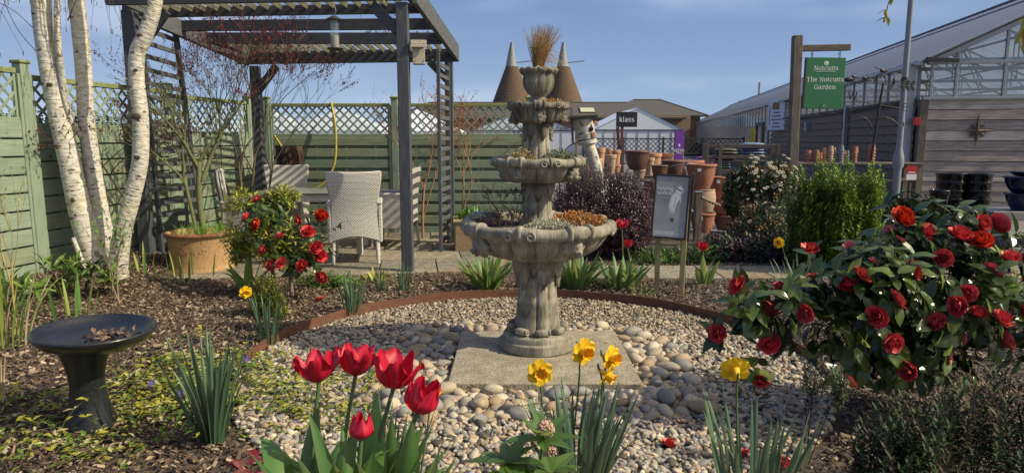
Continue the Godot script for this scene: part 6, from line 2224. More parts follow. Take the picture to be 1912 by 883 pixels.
func make_signs() -> void:
	# hanging green sign on its oak post
	var t := thing("garden_sign", "green hanging garden sign with white lettering on an oak post", "sign", V(3.5, 0, -8.5), -.03)
	bar("post", t, V(0, 0, 0), V(-.05, 2.64, 0), .105, .105, M.oak, Vector3.UP, .006)
	bar("arm", t, V(.0, 2.49, 0), V(.59, 2.5, 0), .06, .075, M.oak_h, Vector3.UP, .006)
	var gm := flat_mat(L(.022, .155, .06), .45)
	var bd := block("board", t, V(.475, .61, .03), V(.305, 2.075, .0), gm, V(0, 0, -.012), .004)
	block("board_edge", t, V(.025, .61, .034), V(.07, 2.078, -.001), M.dark, V(0, 0, -.012), .003)
	for s in [.14, .47]:
		var links := MB.new()
		for k in 2:
			var lp := []
			for j in 11:
				var a := TAU * j / 10.0
				lp.append(V(sin(a) * (.012 if k == 0 else .004), 2.437 - k * .036 + cos(a) * .024, sin(a) * (.0 if k == 0 else .012)))
			links.tube(lp, [.0035], 5, false)
		obj("chain", links.mesh(), M.dark, t).position.x = s
	var wm := flat_mat(L(.75, .78, .75), .6)
	for q in [["Notcutts", .0031, 2.255, "Droid Serif"], ["The Notcutts", .0031, 2.12, "Droid Serif"], ["Garden", .0031, 2.03, "Droid Serif"]]:
		lettering(q[0], q[1], wm, t, q[3], .001).position = V(.31, q[2], .016)
	block("underline", t, V(.24, .004, .002), V(.31, 2.215, .0172), wm, Vector3.ZERO, 0.0)
	var mb := MB.new()
	mb.ball(V(.03, .028, .002), Vector3.ZERO, 20, 12)
	obj("emblem", mb.mesh(), flat_mat(L(.5, .6, .5), .6), t).position = V(.31, 2.31, .0165)
	for s in [-1, 1]:
		var sbx := SB.new()
		sbx.add(leaf_soup(.036, .016, .0, .0, 3), Transform3D(Basis(V(0, 0, 1), V(s * -.5, .8, 0), V(s * .85, .5, 0)), Vector3.ZERO), Color.WHITE)
		obj("leaf_mark", sbx.mesh(), wm, t).position = V(.31, 1.81, .0178)
	block("leaf_mark", t, V(.03, .006, .002), V(.31, 1.803, .0172), wm, Vector3.ZERO, 0.0)
	# dark shop sign
	t = thing("shop_sign", "dark shop sign with white lettering on a brown post before the tent", "sign", V(2.19, 0, -13.2))
	block("board", t, V(.4, .285, .03), V(0, 1.775, 0), flat_mat(L(.012, .014, .02), .5), Vector3.ZERO, .004)
	lettering("klass", .0056, M.white, t, "Droid Sans", .004).position = V(0, 1.775, .018)
	bar("post", t, V(-.08, 0, -.02), V(-.08, 1.64, -.02), .05, .05, flat_mat(L(.09, .035, .03), .7))
	block("side_flag", t, V(.06, .42, .01), V(-.15, 1.42, -.03), flat_mat(L(.25, .06, .05), .7), V(0, 0, .08), .002)
	# purple banner
	t = thing("purple_banner", "narrow purple banner with white lettering standing among the pots", "banner", V(3.16, 0, -13.0))
	block("cloth", t, V(.17, .58, .012), V(0, 1.275, 0), noisy([[0.0, L(.09, .02, .2)], [.6, L(.16, .035, .33)], [1.0, L(.26, .1, .45)]], V(5, 5, 5), .02, .6), V(0, 0, -.01), .002)
	lettering("NEW", .0038, M.white, t, "Droid Sans", .003).position = V(0, 1.19, .008)
	block("text_line", t, V(.1, .008, .002), V(0, 1.14, .0075), M.white, Vector3.ZERO, 0.0)
	mb = MB.new()
	mb.ball(V(.018, .026, .002), Vector3.ZERO, 14, 8)
	obj("emblem", mb.mesh(), M.white, t).position = V(0, 1.29, .0065)
	for s in [-1, 1]:
		bar("pole", t, V(s * .088, 0, -.01), V(s * .088, 1.57, -.01), .012, .012, M.dark)
	# wildlife board: two posts, framed print turned towards the path, metal ornament on top
	t = thing("wildlife_notice_board", "framed wildlife notice board with a bird picture on two timber posts", "notice board", V(1.385, .03, -5.93), -.22)
	bar("post", t, V(-.095, -.05, -.04), V(-.105, .72, -.04), .046, .046, M.post_new, Vector3.UP, .004)
	bar("post", t, V(.115, -.05, -.02), V(.135, 1.02, -.02), .046, .046, M.post_new, Vector3.UP, .004)
	var im := Image.create(256, 440, false, Image.FORMAT_RGB8)
	var nn := FastNoiseLite.new()
	nn.frequency = .006
	for y in 440:
		for x in 256:
			var g := .2 + .08 * nn.get_noise_2d(x, y) + .12 * smoothstep(0.0, 440.0, y) + .08 * smoothstep(160.0, 0.0, y)
			# the printed bird: pale body, darker wing and eye stripe, perched on a twig
			var p := Vector2(x - 165.0, y - 165.0).rotated(-.25)
			var body := pow(p.x / 46.0, 2) + pow((p.y - 20.0) / 85.0, 2)
			var head := pow((p.x - 8.0) / 33.0, 2) + pow((p.y + 72.0) / 32.0, 2)
			if body < 1.0 or head < 1.0:
				g = .72 - .3 * minf(body, head) + .05 * nn.get_noise_2d(x * 9.0, y * 9.0)
			if head < 1.0 and absf(p.y + 74.0 - p.x * .2) < 6.0 and p.x < 26.0:
				g = .1
			if pow((p.x - 30.0) / 16.0, 2) + pow((p.y - 45.0) / 50.0, 2) < 1.0:
				g = .28
			if absf(p.x + 4.0 - sin(p.y * .03) * 3.0) < 2.5 and p.y > -20.0 and p.y < 60.0:
				g = .12
			if absf((x - 55.0) * .78 - (y - 200.0) * .52) < 4.0 + 3.0 * absf(nn.get_noise_2d(x * 12.0, y * 12.0)) and x > 50:
				g = .42 if (x + y) % 9 < 4 else .2
			if x > 130 and x < 160 and y > 300 and y < 330:
				g = .06
			if y > 398 and y < 424 and x > 12 and x < 168:
				g = .55
				if (y / 5) % 2 == 1 and x > 20 and x < 150:
					g = .35
			im.set_pixel(x, y, Color(g * .9, g * .97, g * 1.02).linear_to_srgb())
	var mb2 := MB.new()
	mb2.quad(mb2.p(V(-.135, -.262, 0), Vector2(0, 1)), mb2.p(V(.135, -.262, 0), Vector2(1, 1)), mb2.p(V(.135, .262, 0), Vector2(1, 0)), mb2.p(V(-.135, .262, 0), Vector2(0, 0)))
	var pm := plate_mat(im, .3)
	var fr := Node3D.new()
	fr.name = "frame"
	t.add_child(fr)
	fr.position = V(.0, .79, .03)
	fr.rotation = V(-.12, 0, -.05)
	obj("print", mb2.mesh(), pm, fr).position.z = .0135
	block("backing", fr, V(.29, .545, .02), V(0, 0, 0), M.black, Vector3.ZERO, .003)
	for s in [-1, 1]:
		block("frame_side", fr, V(.016, .56, .034), V(s * .143, 0, .004), M.black, Vector3.ZERO, .003)
		block("frame_side", fr, V(.27, .016, .034), V(0, s * .272, .004), M.black, Vector3.ZERO, .003)
	for q in [["Helping", .085], ["wildlife", .045]]:
		lettering(q[0], .0017, M.white, fr, "Droid Sans", .0015).position = V(-.058, q[1] + .07, .0145)
	for k in 2:
		block("text_line", fr, V(.085, .004, .001), V(-.06, .085 - k * .014, .0141), flat_mat(L(.35, .37, .38), .6), Vector3.ZERO, 0.0)
	block("rear_board", t, V(.02, .6, .12), V(.172, .78, -.06), M.dark, V(0, 0, -.05), .003)
	var orn := thing("metal_ornament", "silvery metal leaf ornament perched on top of the notice board", "ornament", V(1.5, 1.09, -5.98), -.2)
	var steel := flat_mat(L(.42, .44, .43), .4, .6)
	tubes("stem", orn, smooth_path([V(.03, -.05, 0), V(.02, .06, 0), V(-.005, .13, .0), V(-.01, .21, 0)], 4), [.007, .006, .003], steel, 7)
	for q in [[-.01, .1, -1.75, .13], [.0, .09, -2.5, .11], [.02, .07, -3.0, .1], [.02, .07, 3.0, .11], [.02, .12, 1.9, .09]]:
		var sbx := SB.new()
		sbx.add(leaf_soup(q[3], .05, .2, .15, 4), Transform3D(Basis(V(0, 0, 1), V(-cos(q[2]), sin(q[2]), 0) * -1.0, V(sin(q[2]), cos(q[2]), 0)), Vector3.ZERO), Color.WHITE)
		obj("metal_leaf", sbx.mesh(), steel, orn).position = V(q[0], q[1], 0)
	# direction board on the glasshouse wall and the small signs
	t = thing("direction_board", "white direction board fixed high on the glasshouse wall", "sign", V(9.9, 0, -25.3), -.1815 - PI / 2 + .42)
	block("board", t, V(1.75, 1.12, .04), V(0, 2.3, 0), flat_mat(L(.5, .53, .6), .6), Vector3.ZERO, .01)
	var ink := flat_mat(L(.08, .1, .2), .6)
	block("orange_panel", t, V(.42, .26, .01), V(-.4, 2.62, .024), flat_mat(L(.2, .08, .035), .6), Vector3.ZERO, .002)
	block("arrow", t, V(.04, .7, .01), V(-.76, 2.28, .024), ink, Vector3.ZERO, .002)
	for k in 12:
		block("text_line", t, V(.4 + .1 * (k % 3), .05, .008), V(-.35 if k < 5 else .4, (2.38 - k * .13) if k < 5 else (2.76 - (k - 5) * .14), .024), ink, Vector3.ZERO, 0.0)
	t = thing("yellow_sign", "narrow yellow sign on the timber frame beyond the shelves", "sign", V(6.35, 0, -18.2), -.3)
	block("panel", t, V(.13, .48, .03), V(0, 1.42, 0), flat_mat(L(.42, .32, .03), .5), Vector3.ZERO, .004)
	bar("post", t, V(0, 0, -.04), V(0, 1.7, -.04), .06, .06, M.oak)
	t = thing("price_sign", "small red and white price sign at the end of the pot table", "sign", V(6.72, 0, -11.5), -.1)
	block("red_panel", t, V(.16, .13, .012), V(0, .89, 0), flat_mat(L(.5, .02, .02), .5), Vector3.ZERO, .002)
	block("white_panel", t, V(.16, .1, .012), V(0, .773, 0), M.white, Vector3.ZERO, .002)
	block("text_line", t, V(.11, .016, .004), V(0, .85, .008), M.white, Vector3.ZERO, 0.0)
	bar("stake", t, V(0, 0, -.02), V(0, .94, -.02), .03, .03, M.oak)

func pot_mesh(r: float, h: float, kind: int) -> ArrayMesh:
	var key := "pot%.3f,%.3f,%d" % [r, h, kind]
	if cache.has(key):
		return cache[key]
	var pr := []
	var q: Array
	if kind == 0:      # tall flowerpot with a collar
		q = [[0, 0], [.66, 0], [.7, .02], [.92, .8], [1.0, .81], [1.02, .84], [1.03, .97], [1.0, 1.0], [.9, 1.0], [.86, .95], [.82, .8], [0, .78]]
	elif kind == 1:    # round bowl
		q = [[0, 0], [.55, 0], [.62, .03], [.8, .3], [.92, .62], [.96, .88], [1.03, .9], [1.05, .95], [1.02, 1.0], [.94, 1.0], [.9, .9], [0, .85]]
	elif kind == 2:    # bellied jar
		q = [[0, 0], [.62, 0], [.75, .08], [.97, .35], [1.03, .6], [.98, .85], [.9, .95], [.95, .97], [.94, 1.0], [.84, 1.0], [.8, .92], [0, .85]]
	else:              # straight with ribs
		q = [[0, 0], [.78, 0], [.8, .02], [.88, .3], [.9, .31], [.9, .34], [.88, .35], [.95, .7], [.97, .71], [.97, .74], [.95, .75], [.99, .92], [1.06, .94], [1.06, 1.0], [.98, 1.0], [.93, .93], [0, .9]]
	for e in q:
		pr.append(Vector2(e[0] * r, e[1] * h))
	var mb := MB.new()
	mb.lathe(pr, 36)
	cache[key] = mb.mesh()
	return cache[key]

func make_pots() -> void:
	rng.seed = 181
	var lite := noisy([[0.0, L(.32, .16, .085)], [.5, L(.46, .25, .14)], [1.0, L(.55, .34, .21)]], V(3, 2, 3), .015, .85, .05)
	var red := noisy([[0.0, L(.2, .08, .045)], [.5, L(.31, .135, .08)], [1.0, L(.4, .2, .13)]], V(3, 2, 3), .015, .8, .05)
	var brown := noisy([[0.0, L(.07, .035, .027)], [.5, L(.12, .058, .045)], [1.0, L(.18, .09, .07)]], V(3, 2, 3), .015, .55, .04)
	var beige := noisy([[0.0, L(.28, .19, .13)], [.5, L(.4, .29, .21)], [1.0, L(.5, .38, .29)]], V(3, 2, 3), .015, .85, .05)
	# timber staging that carries the back rows
	var st := thing("timber_staging", "low timber staging under the back rows of clay pots", "bench", V(2.0, 0, -11.5))
	for k in 5:
		block("board", st, V(2.3, .03, .2), V(.05, .8, .45 - k * .23), M.oak_h, Vector3.ZERO, .004)
	for s in [[-1, .5], [1, .5], [-1, -.5], [1, -.5]]:
		block("leg", st, V(.08, .79, .08), V(s[0] * 1.05 + .05, .395, s[1] * .9), M.oak, Vector3.ZERO, .004)
	var sp := thing("timber_staging", "second timber staging in front carrying the brown glazed bowls", "bench", V(2.15, 0, -10.55))
	for k in 3:
		block("board", sp, V(1.1, .03, .2), V(-.1, .78, .2 - k * .22), M.oak_h, Vector3.ZERO, .004)
	for s in [[-1, .5], [1, .5], [-1, -.5], [1, -.5]]:
		block("leg", sp, V(.08, .77, .08), V(s[0] * .48 - .1, .385, s[1] * .5), M.oak, Vector3.ZERO, .004)
	var ps := [
		[1.514, .815, 11.8, .088, .44, 0, 0, "tall pale clay flowerpot just right of the leaning birch log"],
		[1.69, .815, 12.1, .08, .425, 0, 0, "tall pale clay flowerpot second right of the leaning birch log"],
		[1.8, .96, 11.85, .08, .25, 0, 0, "short pale clay flowerpot set upon another beside the dark bowl"],
		[1.8, .815, 11.85, .085, .15, 0, 0, "squat clay flowerpot carrying another beside the dark bowl"],
		[1.63, .815, 11.3, .092, .335, 0, 3, "buff clay flowerpot in front of the tall pale pair"],
		[1.96, .93, 10.75, .195, .295, 1, 2, "dark brown ribbed bowl balanced on a grey upturned pot"],
		[2.0, .795, 10.75, .1, .135, 0, 3, "grey buff upturned pot under the dark brown bowl"],
		[2.435, .815, 11.85, .15, .35, 0, 0, "wide pale clay pot behind the dark glazed bowls"],
		[2.7, .815, 11.95, .11, .345, 0, 0, "pale clay pot under the purple banner"],
		[2.25, .815, 11.2, .08, .29, 0, 3, "little buff pot between dark bowl and wide pale pot"],
		[2.245, .795, 10.4, .125, .22, 1, 2, "small brown glazed bowl behind the notice board corner"],
		[2.53, .795, 10.75, .18, .28, 1, 2, "brown glazed bowl behind the metal leaf ornament"],
		[2.9, .52, 11.3, .255, .54, 1, 1, "broad terracotta bowl behind the biggest pot"],
		[2.818, .664, 10.2, .22, .375, 1, 1, "biggest terracotta pot on top of the stack behind the notice board"],
		[2.865, .31, 10.2, .182, .355, 2, 3, "pale bellied jar in the middle of the stack behind the rope post"],
		[2.871, .0, 10.2, .184, .31, 1, 1, "terracotta pot at the bottom of the stack behind the rope post"],
		[3.25, .5, 10.65, .15, .326, 1, 1, "terracotta bowl upon the second stack right of the rope post"],
		[3.31, .236, 10.55, .185, .266, 2, 1, "bellied terracotta jar of the second stack above the rope"],
		[3.32, .0, 10.55, .178, .236, 1, 2, "brown pot at the bottom of the second stack"],
		[3.59, .0, 11.0, .12, .5, 0, 1, "narrow terracotta pot half behind the viburnum"],
		[3.94, .0, 11.2, .1, .556, 0, 1, "terracotta pot seen through the viburnum twigs"],
		[1.98, .0, 9.6, .12, .83, 0, 2, "tall brown pot between purple shrub and notice board"],
		[1.245, .0, 11.0, .23, 1.1, 2, 3, "tall buff jar directly behind the middle fountain bowl"],
		[2.45, .0, 10.1, .17, .45, 1, 1, "terracotta pot low behind the notice board"]]
	var mats := [lite, red, brown, beige]
	for q in ps:
		var t := thing("clay_pot", q[7], "plant pot", V(q[0], q[1], -q[2]), rr(0, 6))
		obj("pot", pot_mesh(q[3], q[4], q[5]), mats[q[6]], t)
		if q[6] == 1 and q[3] > .14:
			var tg := block("price_tag", t, V(.05, .05, .003), V(0, q[4] * .72, q[3] * 1.04), M.white, Vector3.ZERO, .001)
			tg.transform = Transform3D(Basis(Vector3.UP, -t.rotation.y - .2), Basis(Vector3.UP, -t.rotation.y - .2) * V(-.04, q[4] * .78, q[3] * 1.03))
	# table of small pots stacked in one another
	var tb := thing("pot_table", "grey timber table carrying rows of small stacked clay pots", "table", V(5.85, 0, -12.0), -.06)
	for k in 3:
		block("board", tb, V(2.4, .03, .19), V(0, .985, .2 - k * .2), M.oak_h, Vector3.ZERO, .004)
	block("lower_shelf", tb, V(2.3, .03, .5), V(0, .7, 0), M.oak_h, Vector3.ZERO, .004)
	for s in [[-1, 1], [1, 1], [-1, -1], [1, -1], [0, 1]]:
		block("leg", tb, V(.08, .97, .08), V(s[0] * 1.12, .485, s[1] * .22), M.oak, Vector3.ZERO, .004)
	var cols := [red, red, red, lite, beige, beige, flat_mat(L(.16, .17, .2), .8), red, flat_mat(L(.2, .2, .22), .8), red, red, red, red]
	var words := ["dark red", "tall red", "short red", "pale", "pinkish buff", "tall buff", "slate grey", "small red", "grey", "thin red", "leaning red", "tallest orange red", "lone orange"]
	var list := [[5.17, .21, .061], [5.28, .22, .052], [5.37, .17, .04], [5.45, .25, .047], [5.54, .29, .047], [5.63, .26, .042], [5.72, .3, .052], [5.81, .2, .042], [5.88, .21, .038], [5.96, .25, .042], [6.04, .28, .047], [6.28, .32, .066], [4.79, .12, .047]]
	var places := ["first on the left of the pot table", "second on the pot table", "third on the pot table", "fourth on the pot table", "fifth on the pot table", "sixth on the pot table", "seventh on the pot table", "eighth on the pot table", "ninth on the pot table", "tenth on the pot table", "eleventh on the pot table", "beside the street lamp on the pot table", "left of the oak sign post"]
	for k in list.size():
		var q: Array = list[k]
		var y := 1.0 if k < 12 else .86
		var t := thing("pot_stack", "%s stack of small clay pots %s" % [words[k], places[k]], "pot stack", V(q[0], y, -12.0 + rr(-.08, .1)), rr(-.3, .3), "stacks of small clay pots")
		var n := maxi(2, int(q[1] / .055))
		for j in n:
			var o := obj("pot", pot_mesh(q[2], .11, 0), cols[k], t)
			o.transform = Transform3D(Basis(Vector3.RIGHT, PI), V(rr(-.003, .003), .11 + (q[1] - .11) * j / maxf(n - 1, 1), 0))
	block("riser", tb, V(.4, .22, .3), V(-1.06, .74, .05), M.oak_h)
	# black and blue glazed pots on the right
	var blk := flat_mat(L(.006, .006, .007), .12)
	var blu := flat_mat(L(.008, .014, .04), .12)
	for k in 2:
		var t := thing("black_pot_stack", ["left stack of tall black glazed pots before the plank wall", "right stack of tall black glazed pots before the plank wall"][k], "pot stack", V([5.56, 5.86][k], .2, -8.65 + .05 * k), 0, "black pot stacks")
		for j in 5:
			obj("pot", pot_mesh(.165 - .0 * j, .36, 3), blk, t).position.y = j * .105
	var bn := thing("display_bench", "grey display bench holding dark blue glazed pots at the right edge", "bench", V(6.0, 0, -7.9), -.1)
	block("top", bn, V(1.1, .05, .6), V(0, .565, 0), M.steel, Vector3.ZERO, .006)
	block("front_panel", bn, V(1.1, .1, .03), V(0, .545, .31), flat_mat(L(.22, .22, .2), .6), Vector3.ZERO, .004)
	block("lower_shelf", bn, V(1.05, .04, .5), V(0, .2, 0), M.dark, Vector3.ZERO, .004)
	for s in [[-1, 1], [1, 1], [-1, -1], [1, -1]]:
		block("leg", bn, V(.06, .54, .06), V(s[0] * .5, .27, s[1] * .25), M.dark, Vector3.ZERO, .004)
	for q in [[5.92, .59, .2, .2, 1, "dark blue glazed pot at the bottom of the bench stack"], [5.94, .78, .24, .2, 1, "black blue wide pot in the middle of the bench stack"], [5.95, .975, .2, .06, 1, "shallow dark blue dish on top of the bench stack"], [6.4, .59, .2, .3, 2, "dark blue jar at the right end of the display bench"], [5.55, .0, .2, .4, 2, "dark blue jar on the ground left of the bench"], [5.15, .5, .11, .3, 0, "narrow black pot between evergreen bush and red price sign"]]:
		var t := thing("glazed_pot", q[5], "plant pot", V(q[0], q[1], -7.85 if q[0] > 5.3 else -8.2))
		obj("pot", pot_mesh(q[2], q[3], q[4]), blu if q[0] > 5.3 else blk, t)
	var cr := thing("black_crate", "black crate holding up the narrow black pot", "crate", V(5.15, 0, -8.2))
	block("crate", cr, V(.3, .5, .3), V(0, .25, 0), M.black, Vector3.ZERO, .01)
	block("crate_rim", cr, V(.33, .03, .33), V(0, .485, 0), M.dark, Vector3.ZERO, .006)
	var pl := thing("timber_pallet", "low timber pallet under the black pot stacks", "pallet", V(5.71, 0, -8.63))
	for k in 4:
		block("board", pl, V(.8, .025, .1), V(0, .187, -.2 + k * .13), M.oak_h, Vector3.ZERO, .003)
	for k in 3:
		block("bearer", pl, V(.08, .17, .5), V(-.35 + k * .35, .087, 0), M.oak, Vector3.ZERO, .003)

func make_yard_things() -> void:
	rng.seed = 191
	# lamp column
	var t := thing("street_lamp", "tall grey steel lamp column rising past the pot table", "street lamp", V(6.2, 0, -11.0))
	var mb := MB.new()
	mb.lathe([Vector2(.058, 0), Vector2(.058, .94), Vector2(.08, .96), Vector2(.084, 1.06), Vector2(.075, 1.14), Vector2(.05, 1.24), Vector2(.046, 1.27), Vector2(.04, 4.6), Vector2(0, 4.6)], 20)
	obj("column", mb.mesh(), flat_mat(L(.2, .22, .25), .5), t)
	bar("lantern_arm", t, V(0, 4.55, 0), V(-.6, 4.7, 0), .05, .05, M.steel)
	block("lantern", t, V(.5, .1, .2), V(-.8, 4.7, 0), M.steel, Vector3.ZERO, .02)
	mb = MB.new()
	mb.lathe([Vector2(.04, 2.28), Vector2(.052, 2.29), Vector2(.052, 2.36), Vector2(.04, 2.37)], 20)
	obj("bracket_band", mb.mesh(), M.dark, t)
	# weather vane with birds
	t = thing("weather_vane", "black metal weather vane with little birds and an arrow on a leaning pole", "weather vane", V(5.43, 0, -10.5))
	var bk := flat_mat(L(.012, .012, .013), .5)
	tubes("pole", t, [V(.0, 0, 0), V(.07, 1.1, 0), V(.14, 1.95, 0), V(.17, 2.24, 0)], [.022, .02, .02, .016], bk, 8)
	bar("arrow_shaft", t, V(-.42, 2.27, 0), V(.62, 2.18, 0), .012, .012, bk)
	for k in 3:
		for s in [-1, 1]:
			bar("arrow_feather", t, V(.44 + k * .075, 2.2, 0), V(.49 + k * .075, 2.2 + s * .075, 0), .008, .045, bk)
	tubes("ring", t, smooth_path([V(.03, 2.24, 0), V(.06, 2.34, 0), V(.12, 2.38, 0), V(.18, 2.34, 0), V(.21, 2.23, 0)], 4), [.008], bk, 6)
	for q in [[-.36, 2.29, .13, .1], [-.12, 2.31, .085, 0.0], [.14, 2.42, .085, -.4], [.33, 2.25, .075, 1.2]]:
		mb = MB.new()
		mb.ball(V(1, .42, .3), V(0, 0, 0), 12, 8, func(d): return 1.0 - .35 * smoothstep(.2, 1.0, -d.x))
		mb.ball(V(.34, .32, .26), V(.78, .3, 0), 8, 6)
		mb.ball(V(.9, .14, .2), V(-1.3, .1, 0), 8, 5)
		mb.ball(V(.22, .08, .08), V(1.18, .3, 0), 6, 4)
		var o := obj("bird", mb.mesh(), bk, t)
		o.transform = Transform3D(Basis(Vector3.BACK, q[3]) * Basis.from_scale(Vector3.ONE * q[2] * .75), V(q[0], q[1], 0))
	for s in [-1, 1]:
		tubes("scroll_arm", t, smooth_path([V(.06, 1.55, 0), V(.06 + s * .12, 1.72, 0), V(.06 + s * .28, 1.7, 0), V(.06 + s * .4, 1.6, 0), V(.06 + s * .46, 1.6, 0), V(.06 + s * .46, 1.66, 0)], 4), [.012, .011, .009], bk, 6)
		bar("compass_arm", t, V(.12, 1.92, 0), V(.12 + s * .38, 1.92 - s * .06, 0), .01, .01, bk)
	lettering("W", .007, bk, t, "Droid Sans", .01).position = V(-.28, 2.05, 0)
	lettering("E", .007, bk, t, "Droid Sans", .01).position = V(.52, 1.88, 0)
	# compass star on the plank wall
	t = thing("star_ornament", "rusty eight pointed metal star ornament on the grey plank wall", "ornament", V(8.62, 1.56, -12.78), -.1815)
	var stm := flat_mat(L(.11, .085, .06), .6, .3)
	for k in 8:
		var a := TAU * k / 8
		var l := .32 if k % 2 == 0 else .19
		mb = MB.new()
		var d := V(sin(a), cos(a), 0)
		var n := V(cos(a), -sin(a), 0)
		mb.face([d * l, n * .035 + d * .05, V(0, 0, .045)], V(0, 0, -.1))
		mb.face([d * l, -n * .035 + d * .05, V(0, 0, .045)], V(0, 0, -.1))
		obj("ray", mb.mesh(false), stm, t)
	tubes("ring", t, ring_path(.14, 24), [.006], stm, 5)
	t = thing("iron_hook", "small black iron hook bracket at the right end of the plank wall", "bracket", V(9.55, 1.45, -12.58), -.18)
	bar("plate", t, V(0, -.14, 0), V(0, .14, 0), .02, .03, bk)
	tubes("hook", t, smooth_path([V(0, -.02, .02), V(.06, -.06, .03), V(.1, .02, .03)], 4), [.008], bk, 6)
	# rope barrier
	t = thing("rope_post", "dark square post with thick rope in front of the stacked pots", "rope barrier", V(2.52, 0, -9.2))
	block("post", t, V(.09, .69, .09), V(0, .345, 0), M.oak, Vector3.ZERO, .006)
	block("post_cap", t, V(.1, .015, .1), V(0, .697, 0), M.steel, Vector3.ZERO, .003)
	var rp := smooth_path([V(.03, .63, .03), V(.25, .53, .02), V(.5, .485, 0), V(.72, .5, -.02), V(1.2, .62, -.05)], 14)
	var rm := noisy([[0.0, L(.2, .16, .11)], [1.0, L(.36, .3, .22)]], V(8, 8, 8), .03, .95)
	for s in 3:
		var pth := []
		for k in rp.size():
			var a: float = k * .9 + TAU * s / 3.0
			pth.append(rp[k] + V(0, cos(a) * .012, sin(a) * .012))
		tubes("strand", t, pth, [.0115], rm, 6)
	block("post", t, V(.09, .69, .09), V(1.22, .345, -.05), M.oak, Vector3.ZERO, .006)
	# birch log bird house on a leaning birch trunk
	t = thing("birch_log_house", "birch bark log bird house fixed on a leaning birch pole", "bird house", V(1.13, 0, -8.9))
	tubes("pole", t, smooth_path([V(.14, 0, 0), V(.06, .6, 0), V(-.06, 1.1, 0), V(-.17, 1.4, 0)], 4), [.085, .082, .08, .078], M.birch, 14)
	var lg := MB.new()
	lg.tube([V(-.15, 1.34, 0), V(-.22, 1.66, 0)], [.125, .118], 22)
	obj("log", lg.mesh(), M.birch, t)
	block("roof", t, V(.34, .035, .34), V(-.215, 1.685, 0), M.dark, V(0, 0, .05), .006)
	block("perch_board", t, V(.03, .46, .03), V(-.36, 1.58, .06), M.oak, V(0, 0, .05), .004)
	mb = MB.new()
	mb.lathe([Vector2(.128, -.006), Vector2(.131, 0), Vector2(.128, .006)], 22)
	var bnd := obj("band", mb.mesh(), M.dark, t)
	bnd.position = V(-.165, 1.4, 0)
	bnd.rotation.z = .2
	mb = MB.new()
	mb.ball(V(.03, .035, .01), Vector3.ZERO, 10, 6)
	obj("entrance_hole", mb.mesh(), M.black, t).position = V(-.12, 1.53, .118)
	for q in [[-.06, 1.6, .1], [-.09, 1.46, .11], [-.24, 1.6, .115]]:
		block("bark_flap", t, V(.05, .07, .006), V(q[0], q[1], q[2]), flat_mat(L(.2, .1, .06), .9), V(-.3, .4, .2), .002)
	t = thing("metal_arch", "thin dark metal hoop standing behind the fountain stem", "garden arch", V(.95, 0, -12.3))
	tubes("hoop", t, smooth_path([V(-.1, 0, 0), V(-.08, .9, 0), V(.0, 1.2, 0), V(.18, 1.33, 0), V(.4, 1.3, 0), V(.5, .9, 0), V(.5, 0, 0)], 5), [.012], bk, 6)
	# shelves with bags of compost
	t = thing("timber_shelves", "grey timber sales shelves with two tiers beyond the pots", "shelves", V(5.05, 0, -15.2), -.18)
	for k in 3:
		block("shelf", t, V(1.5, .04, .6), V(0, .3 + k * .31, 0), M.oak_h, Vector3.ZERO, .004)
		bar("rail", t, V(-.75, .4 + k * .31, .31), V(.75, .4 + k * .31, .31), .03, .07, M.oak_h)
	for s in [[-1, 1], [1, 1], [-1, -1], [1, -1], [-.62, 1]]:
		bar("upright", t, V(s[0] * .74, 0, s[1] * .3), V(s[0] * .74, 1.3, s[1] * .3), .07, .07, M.oak)
	bar("top_rail", t, V(-.75, 1.25, .31), V(.75, 1.25, .31), .04, .08, M.oak_h)
	var bags := [[4.72, .94, 15.2, [.1, .08, .055], "tan compost bags stacked on the left of the timber shelves", 4], [5.35, .94, 15.3, [.13, .19, .28], "pale blue bags stacked on the right of the timber shelves", 6], [5.2, .62, 18.4, [.2, .05, .25], "purple bags piled on a pallet beyond the pots", 5], [4.78, .62, 17.8, [.03, .045, .14], "dark blue bags piled left of the purple bags", 4], [5.65, .62, 18.6, [.12, .22, .14], "mixed green bags piled right of the purple bags", 4]]
	for b in bags:
		var s := thing("bag_pile", b[4], "compost bags", V(b[0], b[1], -b[2]), -.15)
		for k in (b[5] as int):
			mb = MB.new()
			mb.ball(V(.24, .04, .2), Vector3.ZERO, 14, 8, func(d): return 1.0 / pow(pow(absf(d.x), 4) + pow(absf(d.y), 2.5) + pow(absf(d.z), 4), .27))
			var c: Array = b[3]
			var o := obj("bag", mb.mesh(), flat_mat(L(c[0] * rr(.7, 1.3), c[1] * rr(.7, 1.3), c[2] * rr(.7, 1.3)), .4), s)
			o.position = V(rr(-.03, .03), .04 + k * .062, rr(-.03, .03))
			o.rotation.y = rr(-.1, .1)
	for q in [[5.2, 18.4, "pallet bench under the purple bags"], [4.78, 17.8, "pallet bench under the dark blue bags"], [5.68, 18.6, "pallet bench under the green bags"]]:
		var s := thing("pallet_bench", q[2], "pallet", V(q[0], 0, -q[1]), -.15)
		block("top", s, V(.55, .04, .5), V(0, .6, 0), M.oak_h)
		for e in [[-1, 1], [1, 1], [-1, -1], [1, -1]]:
			block("leg", s, V(.07, .58, .07), V(e[0] * .22, .29, e[1] * .2), M.oak)

func ring_path(r: float, n: int) -> Array:
	var out := []
	for k in n + 1:
		var a := TAU * k / n
		out.append(V(sin(a) * r, cos(a) * r, .012))
	return out

